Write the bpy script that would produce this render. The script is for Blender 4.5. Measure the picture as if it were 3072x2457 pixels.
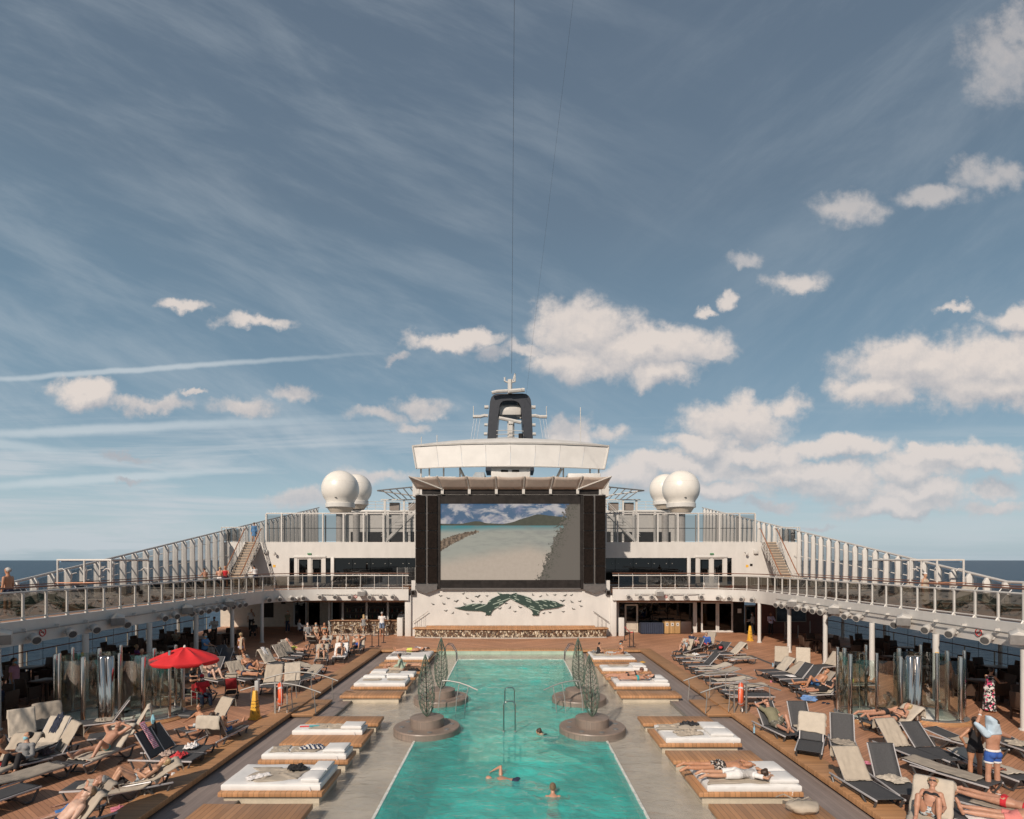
import bpy, math, random
import numpy as np
from mathutils import Vector, Matrix, noise as mnoise
R = math.radians
random.seed(7)
for o in list(bpy.data.objects): bpy.data.objects.remove(o)
scene = bpy.context.scene
col = scene.collection
F = 1770.0; H = 5.6; VX = 1532.0; HY = 1680.0      # focal length in photo pixels, eye height (m), vanishing point

def G(px, py, z=0.0):                 # photo pixel -> point on a horizontal level
    Y = F*(H-z)/(py-HY); return ((px-VX)*Y/F, Y)
def A(px, py, Y):                     # photo pixel -> (X, Z) on the upright plane at depth Y
    return ((px-VX)*Y/F, H-(py-HY)*Y/F)

# ---------------- camera
cam = bpy.data.cameras.new('camera'); camo = bpy.data.objects.new('camera', cam); col.objects.link(camo)
camo.location = (0, 0, H); camo.rotation_euler = (R(90), 0, 0)
cam.sensor_width = 36; cam.lens = F/3072*36; cam.shift_x = 4/3072; cam.shift_y = 451.5/3072
cam.clip_start = 0.1; cam.clip_end = 90000
scene.camera = camo
scene.view_settings.view_transform = 'Standard'; scene.view_settings.look = 'None'
scene.view_settings.exposure = 0.12; scene.view_settings.gamma = 1.0
scene.cycles.transparent_max_bounces = 40
scene.render.resolution_x = 1024; scene.render.resolution_y = 819

# ---------------- sun
LD = Vector((0.50, 1.0, -0.75)).normalized()
sun = bpy.data.lights.new('sun', 'SUN'); suno = bpy.data.objects.new('sun', sun); col.objects.link(suno)
sun.energy = 4.1; sun.angle = R(0.9); sun.color = (1.0, 0.87, 0.74)
suno.rotation_euler = LD.to_track_quat('-Z', 'Y').to_euler()

# ---------------- sky (world): procedural, laid out by direction
class NT:
    def __init__(s, tree): s.t = tree; s.n = tree.nodes; s.l = tree.links
    def new(s, typ, **k):
        nd = s.n.new(typ)
        for a, b in k.items(): setattr(nd, a, b)
        return nd
    def set(s, sock, val):
        if hasattr(val, 'links') or hasattr(val, 'is_linked'): s.l.new(val, sock)
        else: sock.default_value = val
    def m(s, op, a, b=None, c=None, clamp=False):
        nd = s.new('ShaderNodeMath', operation=op, use_clamp=clamp)
        s.set(nd.inputs[0], a)
        if b is not None: s.set(nd.inputs[1], b)
        if c is not None: s.set(nd.inputs[2], c)
        return nd.outputs[0]
    def vm(s, op, a, b=None):
        nd = s.new('ShaderNodeVectorMath', operation=op)
        s.set(nd.inputs[0], a)
        if b is not None: s.set(nd.inputs[1], b)
        return nd.outputs['Value'] if op in ('LENGTH', 'DOT_PRODUCT', 'DISTANCE') else nd.outputs[0]
    def noise(s, vec, scale, detail=4, rough=.5, dist=0, dim='3D'):
        nd = s.new('ShaderNodeTexNoise', noise_dimensions=dim)
        if vec is not None: s.l.new(vec, nd.inputs['Vector'])
        nd.inputs['Scale'].default_value = scale; nd.inputs['Detail'].default_value = detail
        nd.inputs['Roughness'].default_value = rough; nd.inputs['Distortion'].default_value = dist
        return nd.outputs[0]
    def mix(s, f, a, b, blend='MIX'):
        nd = s.new('ShaderNodeMix', data_type='RGBA', blend_type=blend)
        s.set(nd.inputs[0], f); s.set(nd.inputs[6], a); s.set(nd.inputs[7], b)
        return nd.outputs[2]
    def ss(s, v, lo, hi, a=0.0, b=1.0):
        nd = s.new('ShaderNodeMapRange', interpolation_type='SMOOTHSTEP')
        s.set(nd.inputs[0], v); nd.inputs[1].default_value = lo; nd.inputs[2].default_value = hi
        nd.inputs[3].default_value = a; nd.inputs[4].default_value = b
        return nd.outputs[0]
    def ramp(s, v, stops, interp='LINEAR'):
        nd = s.new('ShaderNodeValToRGB'); s.l.new(v, nd.inputs[0]); cr = nd.color_ramp; cr.interpolation = interp
        while len(cr.elements) < len(stops): cr.elements.new(0.5)
        for e, (p, c) in zip(cr.elements, stops): e.position = p; e.color = (*c[:3], 1)
        return nd.outputs[0]
    def mapping(s, vec, loc=(0,0,0), rot=(0,0,0), sc=(1,1,1), typ='POINT'):
        nd = s.new('ShaderNodeMapping', vector_type=typ); s.l.new(vec, nd.inputs[0])
        nd.inputs[1].default_value = loc; nd.inputs[2].default_value = rot; nd.inputs[3].default_value = sc
        return nd.outputs[0]
    def xyz(s, x, y, z=0.0):
        nd = s.new('ShaderNodeCombineXYZ'); s.set(nd.inputs[0], x); s.set(nd.inputs[1], y); s.set(nd.inputs[2], z); return nd.outputs[0]
    def sep(s, v):
        nd = s.new('ShaderNodeSeparateXYZ'); s.l.new(v, nd.inputs[0]); return nd.outputs

def srgb(r, g, b):
    return tuple((c/255/12.92 if c/255 <= .04045 else ((c/255+.055)/1.055)**2.4) for c in (r, g, b))

world = bpy.data.worlds.new('World'); scene.world = world; world.use_nodes = True
W = NT(world.node_tree); W.n.clear()
out = W.new('ShaderNodeOutputWorld'); bg = W.new('ShaderNodeBackground'); W.l.new(bg.outputs[0], out.inputs[0])
sky = W.new('ShaderNodeTexSky', sky_type='NISHITA'); sky.sun_disc = False
sky.sun_elevation = math.asin(-LD.z); sky.sun_rotation = math.atan2(-LD.x, -LD.y)
sky.air_density = 1.0; sky.dust_density = 1.2; sky.ozone_density = 1.5
tc = W.new('ShaderNodeTexCoord'); D = tc.outputs['Generated']
dx, dy, dz = W.sep(D)
# Nishita, toned by elevation
elev = W.m('MAXIMUM', dz, 0.0)
nis = W.new('ShaderNodeVectorMath', operation='SCALE'); W.l.new(sky.outputs[0], nis.inputs[0]); nis.inputs[3].default_value = 0.10
tone = W.ramp(elev, [(0.0, srgb(160, 178, 188)), (0.04, srgb(172, 189, 196)), (0.10, srgb(158, 181, 191)), (0.19, srgb(126, 153, 170)),
                     (0.34, srgb(109, 134, 152)), (0.50, srgb(101, 119, 135)), (0.75, srgb(92, 106, 122)), (1.0, srgb(88, 99, 114))])
base = W.mix(0.88, nis.outputs[0], tone)
# gnomonic direction coordinates for the cloud field in front
ay = W.m('MAXIMUM', W.m('ABSOLUTE', dy), 0.05)
gx = W.m('DIVIDE', dx, ay); gz = W.m('DIVIDE', dz, ay)
P = W.xyz(gx, gz)
warp = W.noise(P, 9.0, 6, .55)
wv = W.new('ShaderNodeTexNoise'); W.l.new(P, wv.inputs['Vector']); wv.inputs['Scale'].default_value = 13; wv.inputs['Detail'].default_value = 7; wv.inputs['Roughness'].default_value = .6
wo = W.vm('SUBTRACT', wv.outputs['Color'], (.5, .5, .5)); wos = W.new('ShaderNodeVectorMath', operation='SCALE'); W.l.new(wo, wos.inputs[0]); wos.inputs[3].default_value = 0.085
PW = W.vm('ADD', P, wos.outputs[0])
def px2g(x, y): return ((x-VX)/F, (HY-y)/F)
# wide thin cirrus
cm = W.mapping(W.mapping(P, rot=(0, 0, R(24))), sc=(1.0, 4.2, 1))
ci = W.noise(cm, 2.4, 9, .62, .25)
cm2 = W.mapping(W.mapping(P, rot=(0, 0, R(-38))), sc=(.8, 3.0, 1), loc=(3, 1, 0))
ci2 = W.noise(cm2, 1.7, 9, .66, .3)
low = W.ss(gz, 0.62, 0.06)
cir = W.m('ADD', W.m('MULTIPLY', W.m('MULTIPLY', W.ss(ci, .40, .74), W.ss(gx, .5, -.2)), W.m('ADD', W.m('MULTIPLY', low, .26), .22)), W.m('MULTIPLY', W.m('MULTIPLY', W.ss(ci2, .42, .76), W.ss(gx, .0, .6)), .18))
left = W.ss(gx, 0.15, -0.6)
band = W.noise(W.mapping(P, rot=(0, 0, R(-2)), sc=(.9, 14.0, 1), loc=(1.3, 4, 0)), 1.3, 8, .6, .6)
cir = W.m('ADD', cir, W.m('MULTIPLY', W.m('MULTIPLY', W.ss(band, .44, .62), W.ss(gz, .30, .12)), W.m('ADD', W.m('MULTIPLY', left, .55), .42)))
cir = W.m('MINIMUM', cir, 0.85)
c1 = W.mix(cir, base, (*srgb(186, 194, 200), 1))
# contrails
def trail(x0, y0, x1, y1, w, amt, inp):
    a = px2g(x0, y0); b = px2g(x1, y1); cx, cz = (a[0]+b[0])/2, (a[1]+b[1])/2
    L = math.hypot(b[0]-a[0], b[1]-a[1])/2; th = math.atan2(b[1]-a[1], b[0]-a[0])
    mp = W.mapping(W.vm('ADD', P, W.new('ShaderNodeVectorMath').outputs[0]) if False else PT, (cx, cz, 0), (0, 0, th), (L, w/F, 1), 'TEXTURE')
    d = W.vm('LENGTH', mp)
    return W.mix(W.m('MULTIPLY', W.ss(d, 1.0, .2), amt), inp, (*srgb(205, 211, 214), 1))
wos2 = W.new('ShaderNodeVectorMath', operation='SCALE'); W.l.new(wo, wos2.inputs[0]); wos2.inputs[3].default_value = 0.012
PT = W.vm('ADD', P, wos2.outputs[0])
c1 = trail(-500, 1172, 1260, 1050, 13, .55, c1)
c1 = trail(-600, 1330, 1240, 1243, 22, .5, c1)
c1 = trail(-300, 1300, 300, 1365, 22, .4, c1)
c1 = trail(-300, 1475, 900, 1400, 20, .5, c1)
# cumulus: (crop, x, y, rx, ry, weight)
RC = [(310,270,240,115),(560,340,290,95),(250,400,190,75),(640,440,140,65),(830,345,90,35),(60,340,110,35),
 (1720,430,340,140),(2040,420,300,140),(2130,250,150,55),(1560,520,260,65),(2250,500,300,70),(950,665,250,90),(1150,600,90,60),(820,740,190,45),
 (1400,760,250,50),(1000,785,300,45),(700,840,280,55),(500,880,170,60),(1350,900,280,75),(1700,850,260,70),(1740,945,220,55),
 (1960,830,230,45),(2040,930,110,38),(1100,1000,130,28),(1210,60,150,50),(835,192,55,20),(925,150,40,30),(1870,168,62,20),
 (240,690,110,70),(400,705,90,40),(1290,1092,90,13),(1690,750,60,22),(1500,1020,330,22),(2000,1020,220,22),(870,930,260,50),(1250,870,420,55),(1800,800,420,55),(2080,500,360,90),(1650,1000,500,24)]
LC = [(375,530,150,60),(610,575,190,40),(1010,585,150,43),(1255,512,110,34),(1600,625,110,36),(1780,582,140,36),(1730,655,80,24),
 (1060,238,170,30),(770,172,90,30),(1930,310,210,42),(2080,365,100,38),(1665,375,60,22),(1240,975,140,42),(1570,878,190,40),
 (825,520,65,13),(530,808,130,18),(560,906,120,9)]
UC = [(3010,190,110,150),(3060,80,60,60),(2978,520,130,45),(2800,575,120,38),(2550,625,110,48),(2237,777,60,24)]
alls = [(1536+x/1.4036, 800+y/1.4036, a/1.4036, b/1.4036) for x, y, a, b in RC] + [(x/1.4036, 800+y/1.4036, a/1.4036, b/1.4036) for x, y, a, b in LC] + UC
PS = W.vm('ADD', PW, (-0.004, 0.020, 0))
alls.sort(key=lambda q: -q[2]*q[3])
ASP = (.2, .3, .42, .6, 1.0)
def cloudfield(pos, lst):
    best = None; vecs = {q: W.vm('MULTIPLY', pos, (1, 1/q, 0)) for q in ASP}
    for (x, y, a, b) in lst:
        gx0, gz0 = px2g(x, y); a *= 1.30; b *= 1.38; q = min(ASP, key=lambda v: abs(math.log(v*a/b))); rr = math.sqrt(a*b/q)/F
        sm = a*b < 7000 or y < 700; d = W.m('MULTIPLY_ADD', W.vm('DISTANCE', vecs[q], (gx0, gz0/q, 0)), 1/rr*(.72 if sm else 1), .30 if sm else 0)
        best = d if best is None else W.m('MINIMUM', best, d)
    return W.m('SUBTRACT', 1.0, best)
NB = 30
fL = cloudfield(PW, alls[:NB]); fB = cloudfield(PS, alls[:NB]); fA = W.m('MAXIMUM', fL, cloudfield(PW, alls[NB:]))
n1 = W.noise(P, 15, 10, .64); n1b = W.noise(W.vm('ADD', P, (-0.006, 0.014, 0)), 15, 10, .64)
field = W.m('ADD', fA, W.m('MULTIPLY', W.m('SUBTRACT', n1, .5), 1.15))
alpha = W.ss(field, 0.0, 0.52)
sh = W.m('ADD', W.m('ADD', W.m('MULTIPLY', W.m('SUBTRACT', fL, fB), 1.1), W.m('MULTIPLY', W.m('SUBTRACT', n1, n1b), 1.5)), .66, clamp=True)
hz = W.ss(gz, .30, .03)
lit = W.mix(hz, (*srgb(220, 209, 201), 1), (*srgb(207, 201, 199), 1)); shade = W.mix(hz, (*srgb(166, 168, 174), 1), (*srgb(172, 177, 183), 1))
cc = W.mix(sh, shade, lit)
up = W.ss(gz, .35, .7)
final = W.mix(W.m('MULTIPLY', alpha, W.m('SUBTRACT', .93, W.m('MULTIPLY', up, .45))), c1, cc)
W.l.new(final, bg.inputs[0]); bg.inputs[1].default_value = 1.0

# ---------------- materials
MATS = {}
def base_mat(name):
    m = bpy.data.materials.new(name); m.use_nodes = True; t = NT(m.node_tree)
    b = m.node_tree.nodes['Principled BSDF']; return m, t, b
def M(name, c, rough=.5, metal=0.0, var=.12, scale=4.0, bump=0.0, bscale=60.0, spec=.5, sss=0.0, emis=None, aniso=(1,1,1)):
    if name in MATS: return MATS[name]
    m, t, b = base_mat(name); tcn = t.new('ShaderNodeTexCoord').outputs['Object']
    if aniso != (1,1,1): tcn = t.mapping(tcn, sc=aniso)
    if var:
        n = t.noise(tcn, scale, 5, .6)
        lo = tuple(x*(1-var) for x in c); hi = tuple(min(1, x*(1+var)) for x in c)
        t.l.new(t.mix(t.ss(n, .3, .7), (*lo, 1), (*hi, 1)), b.inputs['Base Color'])
        t.l.new(t.m('ADD', t.m('MULTIPLY', n, .15), rough-.07), b.inputs['Roughness'])
    else: b.inputs['Base Color'].default_value = (*c, 1); b.inputs['Roughness'].default_value = rough
    b.inputs['Metallic'].default_value = metal; b.inputs['Specular IOR Level'].default_value = spec
    if sss: b.inputs['Subsurface Weight'].default_value = sss; b.inputs['Subsurface Radius'].default_value = (.012, .004, .002); b.inputs['Subsurface Scale'].default_value = 1.0
    if bump:
        bn = t.new('ShaderNodeBump'); bn.inputs['Strength'].default_value = bump; bn.inputs['Distance'].default_value = .01
        t.l.new(t.noise(tcn, bscale, 4, .6), bn.inputs['Height']); t.l.new(bn.outputs[0], b.inputs['Normal'])
    if emis: b.inputs['Emission Color'].default_value = (*emis[0], 1); b.inputs['Emission Strength'].default_value = emis[1]
    MATS[name] = m; return m
def planks(name, c, w, ang, mirror=False, gap=.06, rough=.6, dark=.28, length=0):
    m, t, b = base_mat(name); p = t.new('ShaderNodeTexCoord').outputs['Object']; x, y, z = t.sep(p)
    if mirror: x = t.m('ABSOLUTE', x)
    ca, sa = math.cos(ang), math.sin(ang)
    s = t.m('DIVIDE', t.m('ADD', t.m('MULTIPLY', x, -sa), t.m('MULTIPLY', y, ca)), w)
    fr = t.m('FRACT', s); fl = t.m('FLOOR', s)
    wn = t.new('ShaderNodeTexWhiteNoise', noise_dimensions='1D'); t.l.new(fl, wn.inputs['W'])
    al = t.m('ADD', t.m('MULTIPLY', x, ca), t.m('MULTIPLY', y, sa))
    gr = t.noise(t.xyz(t.m('MULTIPLY', al, 1.3), t.m('MULTIPLY', s, 3.0), z), 3.0, 6, .65)
    big = t.noise(p, .35, 4, .6)
    f = t.m('ADD', t.m('ADD', t.m('MULTIPLY', wn.outputs[0], .22), t.m('MULTIPLY', gr, .5)), t.m('MULTIPLY', big, .55))
    c0 = tuple(x_*.68 for x_ in c); c1_ = tuple(min(1, x_*1.3) for x_ in c)
    cc_ = t.mix(t.ss(f, .35, .95), (*c0, 1), (*c1_, 1))
    seam = t.m('LESS_THAN', fr, gap)
    cc_ = t.mix(seam, cc_, (*[x_*dark for x_ in c], 1))
    t.l.new(cc_, b.inputs['Base Color']); b.inputs['Roughness'].default_value = rough
    t.l.new(t.m('ADD', t.m('MULTIPLY', big, .3), rough-.15), b.inputs['Roughness'])
    bn = t.new('ShaderNodeBump'); bn.inputs['Strength'].default_value = .35; bn.inputs['Distance'].default_value = .006
    t.l.new(t.m('SUBTRACT', t.m('MULTIPLY', gr, .3), seam), bn.inputs['Height']); t.l.new(bn.outputs[0], b.inputs['Normal'])
    MATS[name] = m; return m
def tiles(name, c, c2, mortar, w=.1, h=.1, ms=.06, rough=.4, vert=False, offset=0.0):
    m, t, b = base_mat(name); p = t.new('ShaderNodeTexCoord').outputs['Object']; x, y, z = t.sep(p)
    vec = t.xyz(t.m('ADD', x, y), z) if vert else t.xyz(x, y)
    br = t.new('ShaderNodeTexBrick'); br.offset = offset; t.l.new(vec, br.inputs['Vector'])
    br.inputs['Scale'].default_value = 1; br.inputs['Brick Width'].default_value = w; br.inputs['Row Height'].default_value = h
    br.inputs['Mortar Size'].default_value = ms*min(w, h); br.inputs['Mortar Smooth'].default_value = .1
    br.inputs['Color1'].default_value = (*c, 1); br.inputs['Color2'].default_value = (*c2, 1); br.inputs['Mortar'].default_value = (*mortar, 1)
    n = t.noise(p, 1.1, 5, .6)
    cc_ = t.mix(1.0, br.outputs[0], t.ramp(n, [(0.3, (.8, .8, .8)), (.7, (1.12, 1.1, 1.08))]), 'MULTIPLY')
    t.l.new(cc_, b.inputs['Base Color']); t.l.new(t.m('ADD', t.m('MULTIPLY', n, .3), rough-.12), b.inputs['Roughness'])
    bn = t.new('ShaderNodeBump'); bn.inputs['Strength'].default_value = .3; bn.inputs['Distance'].default_value = .003
    t.l.new(t.m('MULTIPLY', br.outputs['Fac'], -1), bn.inputs['Height']); t.l.new(bn.outputs[0], b.inputs['Normal'])
    MATS[name] = m; return m
def schlick(t, f0, nrm_=None):
    lw = t.new('ShaderNodeLayerWeight'); lw.inputs['Blend'].default_value = .5
    if nrm_ is not None: t.l.new(nrm_, lw.inputs['Normal'])
    return t.m('ADD', t.m('MULTIPLY', t.m('POWER', lw.outputs['Facing'], 5.0), 1-f0), f0)
def glassm(name, tint, refl=.08, rough=.02, gcol=(1,1,1), alpha=None):
    m = bpy.data.materials.new(name); m.use_nodes = True; t = NT(m.node_tree); t.n.clear()
    o = t.new('ShaderNodeOutputMaterial'); tr = t.new('ShaderNodeBsdfTransparent'); gl = t.new('ShaderNodeBsdfGlossy')
    tr.inputs[0].default_value = (*tint, 1); gl.inputs[0].default_value = (*gcol, 1); gl.inputs['Roughness'].default_value = rough
    fz = schlick(t, .04)
    mx = t.new('ShaderNodeMixShader'); t.l.new(t.m('ADD', fz, refl, clamp=True), mx.inputs[0])
    t.l.new(tr.outputs[0], mx.inputs[1]); t.l.new(gl.outputs[0], mx.inputs[2]); t.l.new(mx.outputs[0], o.inputs[0])
    MATS[name] = m; return m
def water(name, tint, dif, dmix, s1=3.0, b1=.25, dist=.05, refl=0.0):
    m = bpy.data.materials.new(name); m.use_nodes = True; t = NT(m.node_tree); t.n.clear()
    o = t.new('ShaderNodeOutputMaterial'); tr = t.new('ShaderNodeBsdfTransparent'); gl = t.new('ShaderNodeBsdfGlossy'); df = t.new('ShaderNodeBsdfDiffuse')
    p = t.new('ShaderNodeTexCoord').outputs['Object']
    n = t.noise(t.mapping(p, rot=(0, 0, .5), sc=(1, 1.5, 1)), s1, 6, .62, .8); n2 = t.noise(p, s1*4, 3, .5, .4)
    hgt = t.m('ADD', n, t.m('MULTIPLY', n2, .25))
    bn = t.new('ShaderNodeBump'); bn.inputs['Strength'].default_value = b1; bn.inputs['Distance'].default_value = dist
    t.l.new(hgt, bn.inputs['Height'])
    bn2 = t.new('ShaderNodeBump'); bn2.inputs['Strength'].default_value = min(1, b1*2); bn2.inputs['Distance'].default_value = dist*1.5; t.l.new(hgt, bn2.inputs['Height'])
    tr.inputs[0].default_value = (*tint, 1)
    big = t.noise(p, .5, 4, .6, .5)
    t.l.new(t.mix(t.ss(big, .35, .68), (*[c*.72 for c in dif], 1), (*[c*1.15 for c in dif], 1)), df.inputs[0])
    gl.inputs['Roughness'].default_value = .04; gl.inputs[0].default_value = (.9, .9, .9, 1)
    t.l.new(bn.outputs[0], gl.inputs['Normal']); t.l.new(bn2.outputs[0], df.inputs['Normal'])
    fz = schlick(t, .02, bn.outputs[0])
    m1 = t.new('ShaderNodeMixShader'); m1.inputs[0].default_value = dmix; t.l.new(tr.outputs[0], m1.inputs[1]); t.l.new(df.outputs[0], m1.inputs[2])
    m2 = t.new('ShaderNodeMixShader'); t.l.new(t.m('ADD', fz, refl, clamp=True), m2.inputs[0]); t.l.new(m1.outputs[0], m2.inputs[1]); t.l.new(gl.outputs[0], m2.inputs[2])
    t.l.new(m2.outputs[0], o.inputs[0]); MATS[name] = m; return m

white = M('white_paint', (.57, .55, .52), .42, var=.05, scale=1.6, bump=.10, bscale=.9, aniso=(1, 1, .4))
whitem = M('white_metal', (.52, .50, .47), .35, var=.04)
offw = M('white_vinyl', (.67, .655, .635), .6, var=.04, scale=5, bump=.15, bscale=9)
deckm = planks('deck_planks', (.44, .22, .125), .10, R(38), True, gap=.09, dark=.42)
kerbm = planks('kerb_planks', (.41, .215, .10), .055, 0.0, gap=.10, dark=.6, rough=.55)
kerbf = planks('kerb_planks_far', (.41, .215, .10), .055, R(90), gap=.10, dark=.6, rough=.55)
platm = planks('platform_planks', (.42, .215, .10), .125, R(90), gap=.08, dark=.33, rough=.5)
taupe = planks('taupe_walkway_planks', (.235, .19, .17), .09, R(90), gap=.05, dark=.7, rough=.55)
stonem = tiles('cream_base_mosaic', (.55, .48, .37), (.49, .43, .33), (.40, .36, .30), .03, .03, .12, vert=True)
shelfm = tiles('grey_shelf_mosaic', (.66, .60, .52), (.60, .54, .47), (.52, .48, .43), .05, .05, .1)
poolm = tiles('teal_basin_tile', (.075, .50, .44), (.065, .46, .40), (.1, .42, .38), .12, .12, .06)
poolmid = tiles('pale_basin_tile', (.50, .72, .60), (.47, .68, .57), (.42, .6, .5), .12, .12, .06)
greent = tiles('green_glass_tile', (.36, .47, .38), (.32, .43, .35), (.25, .33, .28), .62, .5, .012, vert=True)
brownt = tiles('brown_drum_tile', (.23, .18, .15), (.20, .16, .135), (.16, .13, .11), .05, .6, .10, vert=True)
browntop = tiles('brown_disc_tile', (.25, .19, .155), (.22, .17, .14), (.2, .16, .13), .25, .25, .03, rough=.4)
steel = M('brushed_steel', (.40, .39, .37), .62, 1.0, var=.08)
chrome = M('polished_steel', (.52, .49, .46), .10, 1.0, var=.03)
railbrown = M('brown_handrail', (.17, .075, .045), .45)
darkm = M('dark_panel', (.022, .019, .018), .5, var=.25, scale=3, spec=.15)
darkp = M('dark_speaker_grille', (.013, .0095, .008), .8, var=.3, scale=8, bump=.2, bscale=80, spec=.08)
greyrib = M('grey_rib', (.10, .092, .088), .5)
navyf = M('navy_funnel_paint', (.020, .023, .032), .4, var=.1)
gtint = glassm('smoked_glass', (.16, .15, .13), .09)
gclear = glassm('clear_glass', (.80, .86, .84), .06)
gwind = glassm('grey_wind_glass', (.60, .60, .60), .02, gcol=(.6, .6, .62))
gdark = glassm('dark_door_glass', (.10, .095, .09), .02, gcol=(.8, .8, .8))
sling = M('charcoal_sling', (.055, .055, .058), .75, var=.15, scale=30, bump=.3, bscale=300)
slingt = M('taupe_sling', (.15, .135, .12), .75, var=.12, scale=30, bump=.3, bscale=300)
framed = M('graphite_frame', (.055, .053, .053), .4, var=.1)
framel = M('silver_frame_rail', (.42, .40, .40), .35, var=.08)
towelm = M('taupe_towel', (.41, .35, .28), .9, var=.05, scale=7, bump=.5, bscale=220)
towel2 = M('pale_towel', (.48, .42, .345), .9, var=.05, scale=7, bump=.5, bscale=220)
towel3 = M('dark_taupe_cloth', (.32, .275, .225), .9, var=.06, scale=7, bump=.5, bscale=220)
wtowel = M('white_towel', (.72, .69, .67), .9, var=.07, scale=8, bump=.4, bscale=200)
wicker = M('brown_wicker', (.060, .034, .022), .6, var=.4, scale=45, bump=.8, bscale=90)
tabletop = M('brown_table', (.09, .05, .035), .4)
blackm = M('black_cloth', (.012, .011, .012), .8, var=.3, scale=12)
rubber = M('black_rubber', (.015, .015, .015), .6)
orangebuoy = M('orange_ring', (.72, .12, .045), .45, var=.08)
yellowp = M('yellow_plastic', (.72, .40, .05), .4, var=.06)
redc = M('red_canvas', (.62, .022, .025), .7, var=.08, scale=3, bump=.2, bscale=200)

# ---------------- mesh helpers
class MB:
    def __init__(s): s.v = []; s.f = []
    def add(s, vs, fs):
        o = len(s.v); s.v += [tuple(v) for v in vs]; s.f += [tuple(i+o for i in f) for f in fs]; return s
    def box(s, x0, x1, y0, y1, z0, z1, mt=None):
        vs = [Vector(p) for p in ((x0,y0,z0),(x1,y0,z0),(x1,y1,z0),(x0,y1,z0),(x0,y0,z1),(x1,y0,z1),(x1,y1,z1),(x0,y1,z1))]
        if mt: vs = [mt @ v for v in vs]
        return s.add(vs, [(0,3,2,1),(4,5,6,7),(0,1,5,4),(1,2,6,5),(2,3,7,6),(3,0,4,7)])
    def tube(s, pts, r, n=8, closed=False):
        pts = [Vector(p) for p in pts]; k = len(pts); rr = r if isinstance(r, (list, tuple)) else [r]*k
        up = None; rings = []
        for i, p in enumerate(pts):
            if closed: d = pts[(i+1) % k]-pts[i-1]
            else: d = pts[min(i+1, k-1)]-pts[max(i-1, 0)]
            d = d.normalized() if d.length > 1e-9 else Vector((0, 0, 1))
            if up is None: up = Vector((0, 0, 1)) if abs(d.z) < .9 else Vector((1, 0, 0))
            a = d.cross(up)
            if a.length < 1e-4: a = d.cross(Vector((.3, 1, .2)))
            a.normalize(); b = a.cross(d).normalized(); up = b
            rings.append([p+(a*math.cos(2*math.pi*j/n)+b*math.sin(2*math.pi*j/n))*rr[i] for j in range(n)])
        o = len(s.v)
        for rg in rings: s.v += [tuple(q) for q in rg]
        m = k if closed else k-1
        for i in range(m):
            for j in range(n):
                i2 = (i+1) % k; s.f.append((o+i*n+j, o+i*n+(j+1) % n, o+i2*n+(j+1) % n, o+i2*n+j))
        if not closed: s.f.append(tuple(o+j for j in range(n))[::-1]); s.f.append(tuple(o+(k-1)*n+j for j in range(n)))
        return s
    def lathe(s, prof, n=24, c=(0,0,0), cap=True, sx=1, sy=1):
        o = len(s.v); c = Vector(c)
        for (r, z) in prof:
            for j in range(n):
                a = 2*math.pi*j/n; s.v.append((c.x+r*sx*math.cos(a), c.y+r*sy*math.sin(a), c.z+z))
        for i in range(len(prof)-1):
            for j in range(n): s.f.append((o+i*n+j, o+i*n+(j+1) % n, o+(i+1)*n+(j+1) % n, o+(i+1)*n+j))
        if cap: s.f.append(tuple(o+j for j in range(n))[::-1]); s.f.append(tuple(o+(len(prof)-1)*n+j for j in range(n)))
        return s
    def prism(s, poly, fn0, fn1):     # poly of 2-D points lifted by two functions
        k = len(poly); o = len(s.v)
        s.v += [tuple(fn0(*p)) for p in poly] + [tuple(fn1(*p)) for p in poly]
        s.f.append(tuple(o+i for i in range(k))); s.f.append(tuple(o+k+i for i in range(k))[::-1])
        for i in range(k): s.f.append((o+i, o+k+i, o+k+(i+1) % k, o+(i+1) % k))
        return s
    def xf(s, mt): s.v = [tuple(mt @ Vector(v)) for v in s.v]; return s
    def mesh(s, name, mat=None, smooth=False):
        me = bpy.data.meshes.new(name); me.from_pydata(s.v, [], s.f); me.validate(); me.update()
        if mat: me.materials.append(mat)
        if smooth:
            me.polygons.foreach_set('use_smooth', [True]*len(me.polygons))
            try: me.set_sharp_from_angle(angle=R(40))
            except Exception: pass
        return me
def recalc(me):
    import bmesh
    b = bmesh.new(); b.from_mesh(me); bmesh.ops.recalc_face_normals(b, faces=b.faces); b.to_mesh(me); b.free()
def link(name, me, parent=None, loc=None, rz=0.0):
    o = bpy.data.objects.new(name, me); col.objects.link(o)
    if parent: o.parent = parent
    if loc is not None: o.location = loc
    if rz: o.rotation_euler = (0, 0, rz)
    return o
def obj(name, mb, mat, parent=None, smooth=False, bevel=0.0, seg=2, loc=None, rz=0.0):
    me = mb.mesh(name, mat, False); recalc(me)
    if smooth:
        me.polygons.foreach_set('use_smooth', [True]*len(me.polygons))
        try: me.set_sharp_from_angle(angle=R(40))
        except Exception: pass
    o = link(name, me, parent, loc, rz)
    if bevel:
        bv = o.modifiers.new('bevel', 'BEVEL'); bv.width = bevel; bv.segments = seg; bv.limit_method = 'ANGLE'
        me.polygons.foreach_set('use_smooth', [True]*len(me.polygons)) if seg > 1 else None
    return o
def thing(name, label, cat, loc=(0,0,0), rz=0.0, group=None):
    o = link(name, None, None, loc, rz); tag(o, label, cat, group); o.empty_display_size = .1; return o
def tag(o, label, cat, group=None, kind=None):
    if label: o['label'] = label
    if cat: o['category'] = cat
    if group: o['group'] = group
    if kind: o['kind'] = kind
    return o
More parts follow.
